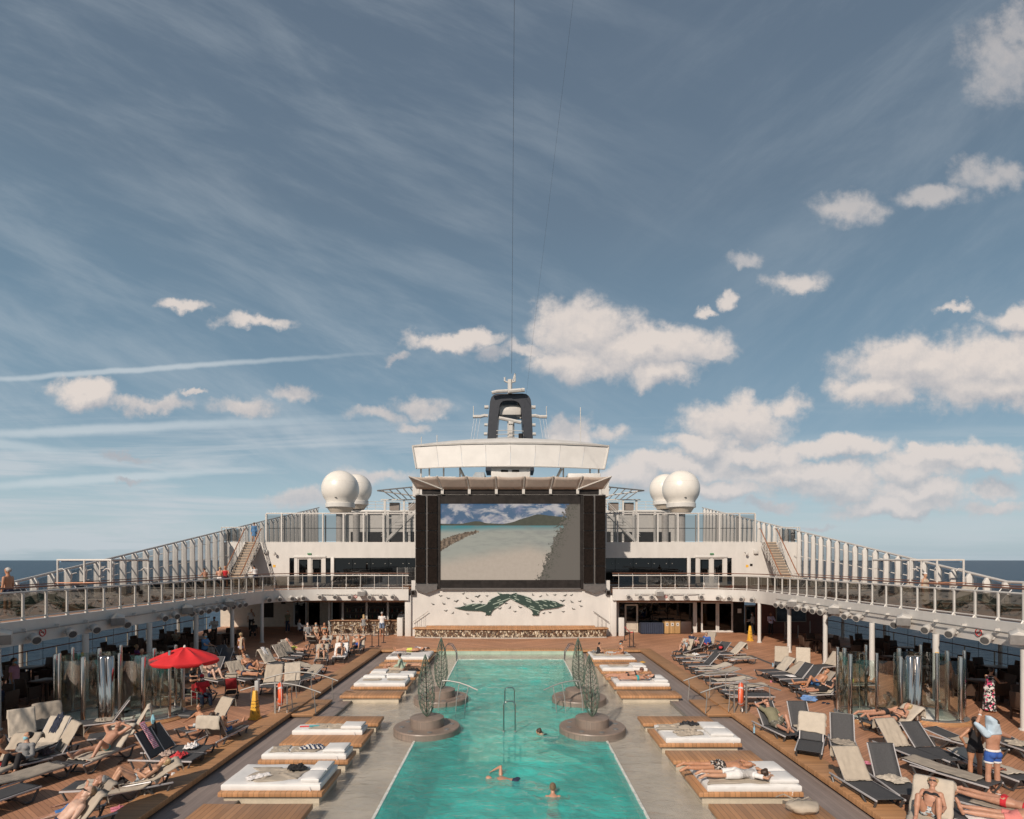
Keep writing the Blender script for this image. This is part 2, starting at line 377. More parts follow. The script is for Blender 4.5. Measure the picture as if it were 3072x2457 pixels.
def struct(name, mb, mat, label=None, cat=None, **k):
    o = obj(name, mb, mat, **k); o['kind'] = 'structure'; o['label'] = label or name.replace('_', ' '); 
    if cat: o['category'] = cat
    return o
def copy_tree(o, parent=None):
    c = o.copy(); col.objects.link(c)
    if parent: c.parent = parent
    for ch in list(o.children): copy_tree(ch, c)
    return c
ORD = ['first','second','third','fourth','fifth','sixth','seventh','eighth','ninth','tenth','eleventh','twelfth','thirteenth','fourteenth','fifteenth','sixteenth','seventeenth','eighteenth','nineteenth','twentieth']
def ordn(i): return ORD[i] if i < 20 else 'twenty-'+ORD[i-20]
# =================== SETTING
# sea
def sea():
    m, t, b = base_mat('sea_water'); p = t.new('ShaderNodeTexCoord').outputs['Object']
    n1 = t.noise(t.mapping(p, sc=(.6, 1.6, 1)), .10, 8, .62, .6); n2 = t.noise(p, .012, 4, .6)
    t.l.new(t.mix(t.ss(t.m('ADD', n1, t.m('MULTIPLY', n2, .4)), .45, .95), (.022, .050, .085, 1), (.060, .105, .150, 1)), b.inputs['Base Color'])
    b.inputs['Roughness'].default_value = .42; b.inputs['Specular IOR Level'].default_value = .22
    bn = t.new('ShaderNodeBump'); bn.inputs['Strength'].default_value = .9; bn.inputs['Distance'].default_value = 2.5
    t.l.new(n1, bn.inputs['Height']); t.l.new(bn.outputs[0], b.inputs['Normal'])
    me = MB().add([(-60000,-2000,-42),(60000,-2000,-42),(60000,80000,-42),(-60000,80000,-42)], [(0,1,2,3)])
    struct('sea', me, m, 'dark blue open sea out to the horizon beyond the ship')
sea()
# hull under everything so that no light comes from below
hb = MB(); hb.box(-24.6, 24.6, 4, 62, -6, -2.4); struct('ship_hull', hb, white, 'white hull below the pool deck')
ZB, ZR = .12, -.08     # kerb top, walkway level
d = MB()
for s in (-1, 1):
    a, b_ = sorted((s*8.63, s*24.3)); d.box(a, b_, 6, 52, -.3, 0)
d.box(-8.63, 8.63, 36.55, 52, -.3, 0)
struct('deck', d, deckm, 'orange brown planked pool deck')
k = MB()
for s in (-1, 1):
    a, b_ = sorted((s*7.9, s*8.63)); k.box(a, b_, 6, 36.55, -.02, ZB)
struct('kerb', k, kerbm, 'raised orange wooden kerb along both sides of the pool area', bevel=.012)
k = MB(); k.box(-7.9, 7.9, 35.95, 36.55, -.02, ZB); struct('kerb', k, kerbf, 'raised wooden kerb across the far end of the pool', bevel=.012)
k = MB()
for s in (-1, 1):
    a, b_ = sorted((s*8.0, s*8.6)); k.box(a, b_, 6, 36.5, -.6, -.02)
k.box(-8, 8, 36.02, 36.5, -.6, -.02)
struct('kerb_base', k, darkm, 'kerb base coloured dark for the shade under the wooden kerb')  # near-black colour stands in for the shade below the kerb overhang
gt = MB(); gt.box(-4.4, 4.4, 35.93, 36.01, -.2, .05); struct('tiled_riser', gt, greent, 'pale green tiled riser under the far kerb')
tp = MB()
for s in (-1, 1):
    a, b_ = sorted((s*6.45, s*8.0)); tp.box(a, b_, 6, 36.02, -.4, ZR)
    a, b_ = sorted((s*4.4, s*6.45)); tp.box(a, b_, 32, 35.93, -.4, ZR)
struct('walkway', tp, taupe, 'taupe sunken walkway beside the sun beds')
# raised edge of walkway where the water begins
e = MB()
for s in (-1, 1):
    a, b_ = sorted((s*6.41, s*6.449)); e.box(a, b_, 6, 32, -.3, ZR+.012)
struct('walkway_edge', e, M('grey_edge', (.17, .155, .14), .5), 'grey edge strip of the walkway')
sh = MB()
for s in (-1, 1):
    a, b_ = sorted((s*3.06, s*6.41)); sh.box(a, b_, 6, 32, -.5, -.20)
    a, b_ = sorted((s*3.06, s*4.4)); sh.box(a, b_, 32, 34.1, -.5, -.20)
sh.box(-4.4, 4.4, 34.1, 35.93, -.5, -.20)
struct('shallow_shelf', sh, shelfm, 'grey beige shelf under shallow water')
pb = MB(); pb.box(-3.06, 3.06, 6, 34.1, -1.55, -1.25)
for s in (-1, 1):
    a, b_ = sorted((s*3.06, s*3.16)); pb.box(a, b_, 6, 34.1, -1.25, -.5)
pb.box(-3.06, 3.06, 34.1, 34.2, -1.25, -.5)
struct('pool_basin', pb, poolm, 'teal tiled pool basin')
pm = MB(); pm.box(-3.05, 3.05, 20.4, 23.5, -1.25, -.40); pm.box(-3.05, 3.05, 20.05, 20.4, -1.25, -.7); pm.box(-3.05, 3.05, 34.0, 34.09, -1.25, -.7)
struct('pool_step', pm, poolmid, 'pale raised step across the middle of the pool')
lip = MB()
for s in (-1, 1):
    a, b_ = sorted((s*3.02, s*3.085)); lip.box(a, b_, 6, 34.1, -.24, -.128)
lip.box(-3.0, 3.0, 34.08, 34.14, -.24, -.130)
struct('pool_edge', lip, M('white_edge_tile', (.66, .66, .6), .3, var=.25, scale=9), 'thin white edge line of the pool')
def wgrid(x0, x1, y0, y1, st, amp, z, seed):
    nx = max(2, int((x1-x0)/st)); ny = max(2, int((y1-y0)/st)); xs = np.linspace(x0, x1, nx+1); ys = np.linspace(y0, y1, ny+1)
    X, Y = np.meshgrid(xs, ys); Z = np.zeros_like(X); rs = np.random.RandomState(seed)
    for i in range(26):
        th = rs.uniform(0, 6.28); L = rs.uniform(.28, 1.6); Z += math.sqrt(L)*np.sin((X*math.cos(th)+Y*math.sin(th))*6.283/L+rs.uniform(0, 6.28)+1.2*np.sin(X*1.3+Y*.9+i))
    env = .55+.45*np.sin(X*.8+1)*np.sin(Y*.45+.7)
    Z = Z/5*amp*env+z
    me = bpy.data.meshes.new('water'); V = np.stack([X, Y, Z], -1).reshape(-1, 3)
    i = np.arange(nx*ny); r = i//nx; c = i % nx; a = r*(nx+1)+c; Fc = np.stack([a, a+1, a+nx+2, a+nx+1], -1)
    me.from_pydata(V.tolist(), [], Fc.tolist()); me.polygons.foreach_set('use_smooth', [True]*len(me.polygons)); return me
wp = wgrid(-3.04, 3.04, 7, 34.08, .05, .022, -.14, 3); wp.materials.append(water('pool_water', (.80, .985, .97), (.085, .62, .55), .5, 2.4, .9, .08))
o = link('pool_water', wp); tag(o, 'rippled turquoise pool water', None, None, 'structure')
wm = water('shallow_water', (.97, .97, .95), (.50, .46, .40), .25, 2.6, .8, .06)
for s, (x0, x1, y0, y1) in enumerate([(-6.41, -3.085, 7, 32), (3.085, 6.41, 7, 32), (-4.4, -3.085, 32, 34.14), (3.085, 4.4, 32, 34.14), (-4.4, 4.4, 34.14, 35.93)]):
    me = wgrid(x0, x1, y0, y1, .06, .013, -.145, 5+s); me.materials.append(wm); o = link('shallow_water', me); tag(o, 'shallow rippled water over the grey shelf', None, None, 'structure')

# drainage gutters on deck
gm = M('grey_grate', (.12, .11, .105), .5, 0.3)
for (p0, p1) in [(((1750+1225/3.08), 1500+1300/3.08), (1750+1480/3.08, 1500+1400/3.08)), ((1750+1540/3.08, 1500+1435/3.08), (1750+1765/3.08, 1500+1525/3.08)),
                 ((870/3.08+600, 1500+1330/3.08), (600+960/3.08, 1500+1290/3.08)), ((2272+1400/2.695, 1950+640/2.695), (2272+1530/2.695, 1950+675/2.695)), ((2800, 2268), (2960, 2330))]:
    a = Vector((*G(*p0), 0)); b_ = Vector((*G(*p1), 0)); dd = (b_-a).normalized(); nn = Vector((-dd.y, dd.x, 0))*.11
    g = MB().add([a-nn+Vector((0,0,.006)), b_-nn+Vector((0,0,.006)), b_+nn+Vector((0,0,.006)), a+nn+Vector((0,0,.006))], [(0,1,2,3)])
    struct('deck_drain', g, gm, 'long grey drain grate in the deck')

# =================== STAGE, WALL, SCREEN TOWER
stage = thing('stage', 'low stage with orange wood top and brown and cream mosaic front', 'stage', (0, 42.4, 0))
def arcfront(y0, sag, x, n=24): return [(-x+2*x*i/n, y0-sag*(1-((-x+2*x*i/n)/x)**2)) for i in range(n+1)]
def slab(front, yb, z0, z1, oy):
    mb = MB(); poly = front + [(front[-1][0], yb), (front[0][0], yb)]
    mb.prism(poly, lambda x, y: (x, y-oy, z0), lambda x, y: (x, y-oy, z1)); return mb
def mosaic():
    m, t, b = base_mat('pebble_mosaic'); p = t.new('ShaderNodeTexCoord').outputs['Object']; x, y, z = t.sep(p)
    q = t.mapping(t.xyz(x, z), rot=(0, 0, .6), sc=(1.0, .55, 1))
    v = t.new('ShaderNodeTexVoronoi', feature='F1'); t.l.new(q, v.inputs['Vector']); v.inputs['Scale'].default_value = 9.5
    v2 = t.new('ShaderNodeTexVoronoi', feature='DISTANCE_TO_EDGE'); t.l.new(q, v2.inputs['Vector']); v2.inputs['Scale'].default_value = 9.5
    c = t.ramp(t.m('FRACT', t.m('MULTIPLY', t.sep(v.outputs['Color'])[0], 7)), [(0, (.10, .06, .035)), (.35, (.16, .09, .05)), (.5, (.42, .33, .22)), (.8, (.62, .54, .42)), (1, (.12, .07, .04))])
    t.l.new(t.mix(t.m('LESS_THAN', v2.outputs[0], .07), c, (.035, .022, .016, 1)), b.inputs['Base Color']); b.inputs['Roughness'].default_value = .4; return m
mosm = mosaic()
obj('front_panel', slab(arcfront(42.5, .5, 6.9), 43.38, 0.08, .62, 42.4), mosm, stage)
obj('stage_top', slab(arcfront(42.4, .52, 7.05), 43.38, .62, .70, 42.4), kerbf, stage, bevel=.02)
obj('upper_step', slab(arcfront(42.95, .2, 6.15), 43.38, .70, .79, 42.4), kerbf, stage)
obj('base_plinth', slab(arcfront(42.45, .5, 6.9), 43.38, 0, .08, 42.4), M('pale_plinth', (.4, .37, .33), .5), stage)
# white curved wall
YW = 43.4
x0, zt = A(1240, 1764, YW); 
tower = thing('screen_tower', 'tall dark tower carrying the big outdoor video screen above the stage', 'tower', (0, 43.4, 0))
def rA(px0, py0, px1, py1, Y): a = A(px0, py0, Y); b_ = A(px1, py1, Y); return a[0], b_[0], b_[1], a[1]
def panel(mb, px0, py0, px1, py1, Y, th, oy=0.0):
    a, b_, c, d_ = rA(px0, py0, px1, py1, Y); mb.box(a, b_, Y-oy, Y-oy+th, c, d_); return mb
wall = thing('stage_wall', 'white wall behind the stage with whale tail relief and birds', 'wall', (0, YW, 0))
w = MB(); xw = 7.3; w.box(-xw, xw, 0, .3, 0, 4.1); obj('wall_panel', w, white, wall)
w = MB()
for s in (-1, 1): a, b_ = sorted((s*7.3, s*7.75)); w.box(a, b_, -.2, .6, 0, 3.0)
obj('side_pier', w, white, wall, bevel=.02)
# whale tails relief
def tail_pts(pts): return [((1230+x/3.593-VX)*YW/F, H-((1480+y/3.593)-HY)*YW/F) for x, y in pts]
tL = [(480,1232),(545,1225),(600,1205),(660,1190),(760,1188),(830,1198),(845,1165),(880,1135),(940,1108),(970,1100),(940,1068),(1000,1085),(1060,1082),(1110,1100),(1140,1110),(1090,1130),(1040,1160),(985,1200),(930,1235),(895,1260),(875,1290),(872,1312),(810,1312),(822,1300),(810,1280),(760,1268),(680,1265),(600,1262),(540,1250)]
tR = [(1665,1200),(1620,1190),(1570,1165),(1480,1148),(1400,1150),(1335,1160),(1300,1130),(1240,1105),(1180,1090),(1150,1088),(1150,1070),(1100,1085),(1050,1105),(1075,1130),(1140,1165),(1220,1205),(1280,1235),(1310,1260),(1325,1290),(1315,1312),(1385,1314),(1388,1285),(1400,1262),(1440,1250),(1530,1240),(1600,1230)]
def tailmat():
    m, t, b = base_mat('green_striped_metal'); p = t.new('ShaderNodeTexCoord').outputs['Object']; x, y, z = t.sep(p)
    u = t.m('ADD', t.m('MULTIPLY', z, 1.0), t.m('MULTIPLY', t.m('ABSOLUTE', t.m('ADD', x, .1)), .36))
    s = t.m('DIVIDE', u, .15); fl = t.m('FLOOR', s); fr = t.m('FRACT', s)
    n = t.noise(t.xyz(t.m('MULTIPLY', x, .9), t.m('MULTIPLY', fl, 3.7)), 1.6, 2, .5)
    bright = t.m('MULTIPLY', t.m('GREATER_THAN', n, .53), t.m('LESS_THAN', t.m('ABSOLUTE', t.m('SUBTRACT', fr, .5)), .24))
    t.l.new(t.mix(bright, (.022, .045, .036, 1), (.26, .32, .27, 1)), b.inputs['Base Color']); b.inputs['Roughness'].default_value = .45; return m
tm = tailmat()
for T in (tL, tR):
    q = tail_pts(T); yy = -.08 if T is tL else -.115
    mb = MB().prism(q, lambda x, z: (x, yy, z), lambda x, z: (x, yy+.05, z)); obj('whale_tail', mb, tm, wall)
bm_ = M('dark_bird_metal', (.03, .033, .03), .5, var=0)
birds = [(330,1105,1),(408,1130,1),(575,1080,.9),(612,1128,.9),(730,1112,1.5),(828,1105,.8),(670,1160,1),(500,1162,1.3),(585,1190,1),(765,1168,.9),(245,1193,.9),(362,1190,1),(385,1265,1),(462,1290,.8),(620,1298,.8),(1028,1185,1.1),(970,1240,1),(1078,1230,.9),(1185,1228,1.1),(1130,1273,.9),(1323,1093,.9),(1407,1110,.9),(1475,1092,.8),(1560,1095,.9),(1672,1100,1),(1740,1097,.9),(1643,1158,1.4),(1740,1168,1),(1830,1163,.9),(1840,1215,1),(1758,1245,1),(1650,1275,.9),(1505,1283,.9),(1443,1292,.8)]
for i, (bx, by, s) in enumerate(birds):
    cx_, cz_ = (1230+bx/3.593-VX)*YW/F, H-((1480+by/3.593)-HY)*YW/F; rot = random.uniform(-.5, .9)*(1 if bx < 1080 else -1)
    pts = [(-.20,.05),(-.09,.07),(0,.01),(.09,.07),(.20,.06),(.1,.02),(.03,-.04),(-.02,-.07),(-.05,-.03),(-.1,.03)]
    pts = [((x*math.cos(rot)-z*math.sin(rot))*s*.8+cx_, (x*math.sin(rot)+z*math.cos(rot))*s*.8+cz_) for x, z in pts]
    obj('bird', MB().prism(pts, lambda x, z: (x, -.06, z), lambda x, z: (x, -.045, z)), bm_, wall)
# stair hand rails on the wall
for s in (-1, 1):
    rl = thing('stage_handrail', 'thin grey sloping handrail at the %s end of the stage' % ('left' if s < 0 else 'right'), 'handrail', (s*6.6, 43.2, .7), group='stage handrails')
    obj('rail', MB().tube([(s*.6, 0, .35), (s*-.55, 0, 1.15)], .025, 6), steel, rl)
    for q in (0, .25, .5): obj('post', MB().tube([(s*(.35-q*1.2), 0, 0), (s*(.35-q*1.2), 0, .52+q*.83)], .012, 5), steel, rl)
# tower body
YT = 43.2; OY = 43.4
def tp_(*a, th=.3, Y=YT, name='frame', mat=darkm, parent=None): return obj(name, panel(MB(), *a, Y, th, OY), mat, parent or tower)
tp_(1322, 1740, 1742, 1768, name='lower_beam'); tp_(1322, 1484, 1742, 1511, name='upper_beam')
tp_(1312, 1484, 1321.5, 1768, name='side_beam'); tp_(1740.5, 1484, 1750, 1768, name='side_beam')
bk = MB(); a, b_, c, d_ = rA(1246, 1480, 1817, 1775, YT); bk.box(a+.1, b_-.1, .35, 4.2, c+.02, d_-.1); obj('tower_body', bk, darkm, tower)
for s, (xa, xm, xb) in enumerate([(1246, 1278, 1312), (1750, 1783, 1817)]):
    pn = MB()
    cols = [(xa, xm-1.5), (xm+3, xb)] if s == 0 else [(xa-0, xm-2), (xm+2, xb-1)]
    ys = [1486, 1539, 1592, 1645, 1698, 1750]
    for (ca_, cb_) in cols:
        for j in range(5): panel(pn, ca_+1.5, ys[j]+1, cb_-1, ys[j+1]-1.5, YT-.1, .3, OY)
    obj('speaker_panel', pn, darkp, tower)
    fr = MB(); panel(fr, xa, 1484, xb, 1768, YT+.03, .3, OY); obj('panel_frame', fr, greyrib, tower)
    lx0 = A(xa, 1768, YT)[0]; lx1 = A(xb, 1768, YT)[0]; zz = A(xa, 1768, YT)[1]
    obj('pointed_base', MB().prism([(lx0, zz+.25), (lx1, zz+.25), (lx1, zz), ((lx0+lx1)/2, zz-.3), (lx0, zz)], lambda x, z: (x, -.35, z), lambda x, z: (x, .5, z)), greyrib, tower)
# screen
def screenmat():
    m = bpy.data.materials.new('screen_picture'); m.use_nodes = True; t = NT(m.node_tree); t.n.clear(); o = t.new('ShaderNodeOutputMaterial')
    p = t.new('ShaderNodeTexCoord').outputs['Generated']; u, _, v = t.sep(p); P2 = t.xyz(t.m('MULTIPLY', u, 1.82), v)
    n = t.noise(t.mapping(P2, sc=(1, 1.9, 1)), 3.2, 8, .62, .5)
    sk = t.mix(t.ss(n, .46, .60), (*srgb(66, 94, 122), 1), (*srgb(178, 173, 172), 1))
    sk = t.mix(t.ss(t.noise(P2, 7, 6, .6), .5, .75), sk, (*srgb(128, 130, 150), 1))
    hn = t.noise(t.xyz(u, 0), 5.0, 7, .55)
    prof = t.m('ADD', t.m('ADD', t.m('MULTIPLY', hn, .05), .715), t.m('MULTIPLY', t.ss(u, .42, .70), t.m('SUBTRACT', .12, t.m('MULTIPLY', t.m('ABSOLUTE', t.m('SUBTRACT', u, .70)), .18))))
    prof = t.m('ADD', prof, t.m('MULTIPLY', t.ss(t.m('ABSOLUTE', t.m('SUBTRACT', u, .25)), .1, .0), .03))
    hill = t.m('LESS_THAN', v, prof)
    hc = t.mix(t.noise(P2, 18, 4, .6), (*srgb(48, 52, 44), 1), (*srgb(80, 80, 66), 1))
    c = t.mix(hill, sk, hc)
    wn = t.noise(t.mapping(P2, sc=(1, 4, 1)), 5, 5, .6)
    wat = t.mix(t.ss(t.m('SUBTRACT', v, t.m('MULTIPLY', t.ss(u, .05, .5), .03)), .60, .70), (*srgb(152, 152, 141), 1), (*srgb(52, 122, 128), 1))
    wat = t.mix(t.m('MULTIPLY', t.ss(t.m('ADD', wn, t.m('MULTIPLY', u, .2)), .45, .9), .6), wat, (*srgb(118, 118, 116), 1))
    sand = t.mix(t.noise(P2, 22, 6, .7), (*srgb(164, 149, 134), 1), (*srgb(188, 173, 157), 1))
    shore = t.ss(t.m('ADD', t.m('SUBTRACT', v, t.m('MULTIPLY', t.m('ABSOLUTE', t.m('SUBTRACT', u, .62)), -.32)), t.m('MULTIPLY', t.noise(P2, 4, 4, .5), .08)), .36, .58)
    g = t.mix(shore, sand, wat)
    rk = t.noise(P2, 30, 5, .7)
    dist = t.m('ABSOLUTE', t.m('SUBTRACT', v, t.m('ADD', .45, t.m('SUBTRACT', t.m('MULTIPLY', u, .95), t.m('MULTIPLY', t.m('MULTIPLY', u, u), .9)))))
    rocks = t.m('MULTIPLY', t.m('LESS_THAN', t.m('ADD', dist, t.m('MULTIPLY', rk, .09)), t.m('SUBTRACT', .118, t.m('MULTIPLY', u, .21))), t.m('LESS_THAN', u, .275))
    g = t.mix(rocks, g, t.mix(t.ss(rk, .4, .6), (*srgb(72, 60, 50), 1), (*srgb(135, 115, 95), 1)))
    c = t.mix(t.m('LESS_THAN', v, .715), c, g)
    tn = t.noise(P2, 14, 9, .75, .5)
    edge = t.m('ADD', t.m('ADD', u, t.m('MULTIPLY', t.m('SUBTRACT', tn, .5), .30)), t.m('MULTIPLY', v, -.22))
    c = t.mix(t.m('GREATER_THAN', edge, .695), c, t.mix(t.m('MULTIPLY', t.ss(t.noise(P2, 38, 4, .7), .46, .6), t.ss(edge, .80, .69)), (*srgb(98, 91, 83), 1), (*srgb(44, 50, 34), 1)))
    e = t.new('ShaderNodeEmission'); t.l.new(c, e.inputs[0]); e.inputs[1].default_value = .90
    g2 = t.new('ShaderNodeBsdfDiffuse'); g2.inputs[0].default_value = (.03, .03, .03, 1); ad = t.new('ShaderNodeAddShader'); t.l.new(e.outputs[0], ad.inputs[0]); t.l.new(g2.outputs[0], ad.inputs[1])
    t.l.new(ad.outputs[0], o.inputs[0]); return m
obj('screen', panel(MB(), 1321.5, 1511.5, 1740.5, 1740, YT+.15, .1, OY), screenmat(), tower)
obj('lower_trim', panel(MB(), 1322, 1764, 1742, 1769, YT-.06, .05, OY), greyrib, tower)
# fabric awning over the screen
aw = thing('awning', 'taupe fabric awning fanned out above the big screen on white struts', 'awning', (0, YT, 0))
zb = A(0, 1468, YT-.15)[1]; yt_ = YT-1.0; zt_ = A(0, 1429, yt_)[1]
topX = [A(x, 0, yt_)[0] for x in (1227, 1311, 1399.5, 1487, 1574, 1660.5, 1748, 1834)]
botX = [A(x, 0, YT-.15)[0] for x in (1253, 1327, 1408, 1489, 1570.5, 1651.5, 1733, 1810)]
fabm = M('awning_fabric', (.50, .42, .36), .8, var=.05)
fb = MB(); n = 8
for i in range(7):
    vs = []; 
    for a in range(n+1):
        for c in range(5):
            fx = a/n; fy = c/4; xt = topX[i]+(topX[i+1]-topX[i])*fx; xb_ = botX[i]+(botX[i+1]-botX[i])*fx
            sag = math.sin(math.pi*fx)*.07*fy
            vs.append((xb_+(xt-xb_)*fy, (-.15)+(-.85)*fy+sag*.3, zb+(zt_-zb)*fy-sag))
    fb.add(vs, [(a*5+c, (a+1)*5+c, (a+1)*5+c+1, a*5+c+1) for a in range(n) for c in range(4)])
fo = obj('fabric', fb, fabm, aw, smooth=True); so = fo.modifiers.new('thickness', 'SOLIDIFY'); so.thickness = .012
for i in range(8):
    sx_ = (topX[i]-botX[i])
    obj('strut', MB().tube([(topX[i], -1.02, zt_+.02), (botX[i], -.1, zb-.03)], .055, 6), whitem, aw)
    obj('bracket', MB().box(botX[i]-.1, botX[i]+.1, -.2, .1, zb-.33, zb+.02), whitem, aw)
for s in (0, 7):
    j = 1 if s == 0 else 6
    obj('diagonal_brace', MB().tube([(topX[s], -1.04, zt_), (botX[j], -.25, zb)], .05, 6), whitem, aw)
obj('top_gutter', MB().box(botX[0]+.3, botX[7]-.3, -.04, .3, zb-.33, zb+.02), darkm, aw)
# upper wind shade: tilted white panel band
YS = 46.0
us = thing('wind_canopy', 'long white tilted screen panel with curved roof above the awning', 'canopy', (0, YS, 0))
tl = A(1238, 1341, YS); tr_ = A(1826, 1342, YS); bl = A(1249, 1405, YS); br_ = A(1813, 1407, YS); N = 8
meshm = M('white_mesh_panel', (.66, .64, .61), .5, var=.05, scale=1)
for i in range(N):
    def L_(a, b_, f_): return a[0]+(b_[0]-a[0])*f_, a[1]+(b_[1]-a[1])*f_
    f0 = i/N+.0006; f1 = (i+1)/N-.0006; a_ = L_(tl, tr_, f0); b2 = L_(tl, tr_, f1); c_ = L_(bl, br_, f1); d2 = L_(bl, br_, f0)
    bow = lambda f_: -1.2*(1-(2*f_-1)**2)
    vs = [(a_[0], bow(f0), a_[1]), (b2[0], bow(f1), b2[1]), (c_[0], bow(f1), c_[1]), (d2[0], bow(f0), d2[1])]
    vs += [(x, y+.05, z) for x, y, z in vs]
    obj('mesh_panel', MB().add(vs, [(0,1,2,3),(7,6,5,4),(0,4,5,1),(1,5,6,2),(2,6,7,3),(3,7,4,0)]), meshm, us)
rf = MB(); n = 24; secs = []
for i in range(n+1):
    f_ = i/n; x = tl[0]-.05+(tr_[0]-tl[0]+.1)*f_; bw = bow(f_); cz = tl[1]+.0; hgt = .12+.30*(1-(2*f_-1)**2)
    secs.append([(x, -.06+bw, cz+.01), (x, -.10+bw, cz+.12), (x, .4+bw, cz+hgt+.1), (x, 2.2, cz+hgt+.15), (x, 2.2, cz-.02), (x, .1+bw, cz+.01)])
vs = [p for s_ in secs for p in s_]; fs = [(i*6+j, i*6+(j+1) % 6, (i+1)*6+(j+1) % 6, (i+1)*6+j) for i in range(n) for j in range(6)] + [tuple(range(6))[::-1], tuple(n*6+j for j in range(6))]
obj('roof', rf.add(vs, fs), white, us, smooth=True)
for f_ in (0, 1):
    t2 = tl if f_ == 0 else tr_; b3 = bl if f_ == 0 else br_
    obj('edge_frame', MB().tube([(t2[0], -.05, t2[1]), (b3[0], -.05, b3[1])], .07, 6), whitem, us)
obj('bottom_frame', MB().tube([(bl[0]+(br_[0]-bl[0])*i/12, bow(i/12)+.0, bl[1]+(br_[1]-bl[1])*i/12) for i in range(13)], .06, 6), whitem, us)
for px_ in (1263, 1288, 1331, 1380, 1690, 1770, 1796):
    x, z = A(px_, 1400, YS+.4); x, z0 = A(px_, 1445, YS+.4); obj('support_post', MB().tube([(x, .4, z+.1), (x, .4, z0)], .07, 6), whitem, us)
for s in (-1, 1): obj('raking_prop', MB().tube([(s*4.0, .4, 12.8), (s*3.5, .4, 11.8)], .12, 6), whitem, us)
# roof deck behind awning
rd = thing('roof_housing', 'white equipment housings on the roof below the funnel', 'housing', (0, 48, 0))
obj('roof_slab', MB().box(-7.4, 7.4, -3.5, 6, 10.4, 11.5), white, rd)
obj('cabinet', MB().box(-1.5, 1.5, -2.8, 3, 11.5, 12.95), white, rd, bevel=.04)
obj('window_slot', MB().box(-.75, -.2, -2.83, -2.802, 12.35, 12.5), darkm, rd); obj('window_slot', MB().box(.1, .65, -2.83, -2.802, 12.35, 12.5), darkm, rd)
obj('cabinet', MB().box(4.4, 6.9, -2.8, 2, 11.5, 12.25), white, rd, bevel=.04)
obj('cabinet', MB().box(-6.6, -4.2, -2.8, 2, 11.5, 12.0), white, rd, bevel=.04)
obj('sloped_hatch', MB().prism([(-3.2, 11.5), (-2.0, 11.5), (-2.0, 12.3), (-2.7, 12.3)], lambda x, z: (x, -3.0, z), lambda x, z: (x, 1, z)), M('grey_hatch', (.35, .38, .4), .4), rd)
# funnel arch
YF = 56.0
fn = thing('funnel_arch', 'dark navy rounded funnel arch with radar mast rising behind the roof shade', 'funnel', (0, YF, 0))
def fp(x, y): p = A(1200+x/3.08, 1100+y/3.08, YF); return p
outer = [(790,960),(806,690),(815,500),(832,320),(845,280),(868,258),(900,248),(1130,247),(1165,252),(1190,270),(1207,300),(1213,340),(1222,520),(1230,690),(1240,960)]
inner = [(1150,960),(1142,690),(1128,480),(1115,360),(1100,335),(1075,318),(1045,312),(985,312),(950,318),(930,335),(918,365),(905,480),(893,690),(880,960)]
poly = [fp(*q) for q in outer+inner]
mb = MB(); k = len(poly)
vs = [(x, 0, z) for x, z in poly]+[(x*1.0, 3.2, z) for x, z in poly]
fs = []; no = len(outer); ni = len(inner)
# strip faces between outer and inner
def strip(off):
    r = []
    inn = list(range(no+ni-1, no-1, -1))   # inner from left to right
    for i in range(no-1):
        a = i; b_ = i+1; fa = i/(no-1); ia = inn[min(ni-1, round(fa*(ni-1)))]; ib = inn[min(ni-1, round((i+1)/(no-1)*(ni-1)))]
        r.append((off+a, off+b_, off+ib) if ia == ib else (off+a, off+b_, off+ib, off+ia))
    return r
fs += strip(0)+strip(k)
fs += [(i, k+i, k+(i+1) % k, (i+1) % k) for i in range(k)]
obj('arch', mb.add(vs, fs), navyf, fn)
def seg(name, pts, r, mat=whitem, Y=0): 
    return obj(name, MB().tube([(*[fp(a, b_)[0]], Y, fp(a, b_)[1]) for a, b_ in pts], r, 7), mat, fn)
def pbox(name, x0, y0, x1, y1, ya, yb, mat=whitem):
    a = fp(x0, y0); b_ = fp(x1, y1); return obj(name, MB().box(a[0], b_[0], ya, yb, b_[1], a[1]), mat, fn, bevel=.03)
seg('mast', [(1016,250),(1016,120)], .22); seg('crosstree', [(968,135),(1016,150),(1065,135)], .08); seg('aerial', [(968,135),(968,100)], .09); seg('aerial', [(1040,140),(1063,65)], .07); seg('aerial', [(1063,140),(1063,65)], .07)
seg('radar_bar', [(850,255),(900,242),(1000,237)], .16, Y=-.5); seg('radar_bar', [(1010,240),(1150,228)], .20, Y=-.5)
pbox('bridge_platform', 916, 350, 1117, 430, .6, 2.6)
seg('curved_beam', [(912,450),(950,418),(1010,405),(1070,415),(1122,448)], .16, Y=1); seg('upper_beam', [(935,335),(1100,335)], .09, Y=1)
seg('radar_scanner', [(915,480),(1015,500),(1118,522)], .17, Y=-.3); seg('scanner_mast', [(1025,690),(1025,510)], .34, Y=0); pbox('scanner_head', 1003, 505, 1048, 540, -.4, .4)
for y_ in (605, 640, 672): seg('guard_rail', [(893,y_),(1010,y_-6),(1140,y_+4)], .035, Y=-.6)
for s in (-1, 1):
    fx = lambda v: 1016+s*(v-1016)
    seg('side_arm', [(fx(1218),455),(fx(1250),452),(fx(1290),462),(fx(1358),462)], .16); seg('side_bracket', [(fx(1214),374),(fx(1252),374)], .17); seg('side_bracket', [(fx(1222),538),(fx(1252),538)], .15); seg('side_bracket', [(fx(1225),622),(fx(1256),622)], .15)
    seg('whip_aerial', [(fx(1353),460),(fx(1353),365)], .035)
    for dx_ in (1290, 1320, 1345): seg('stay_wire', [(fx(dx_), 470), (fx(dx_+40), 720)], .018, M('wire_grey', (.6, .6, .6), .5))
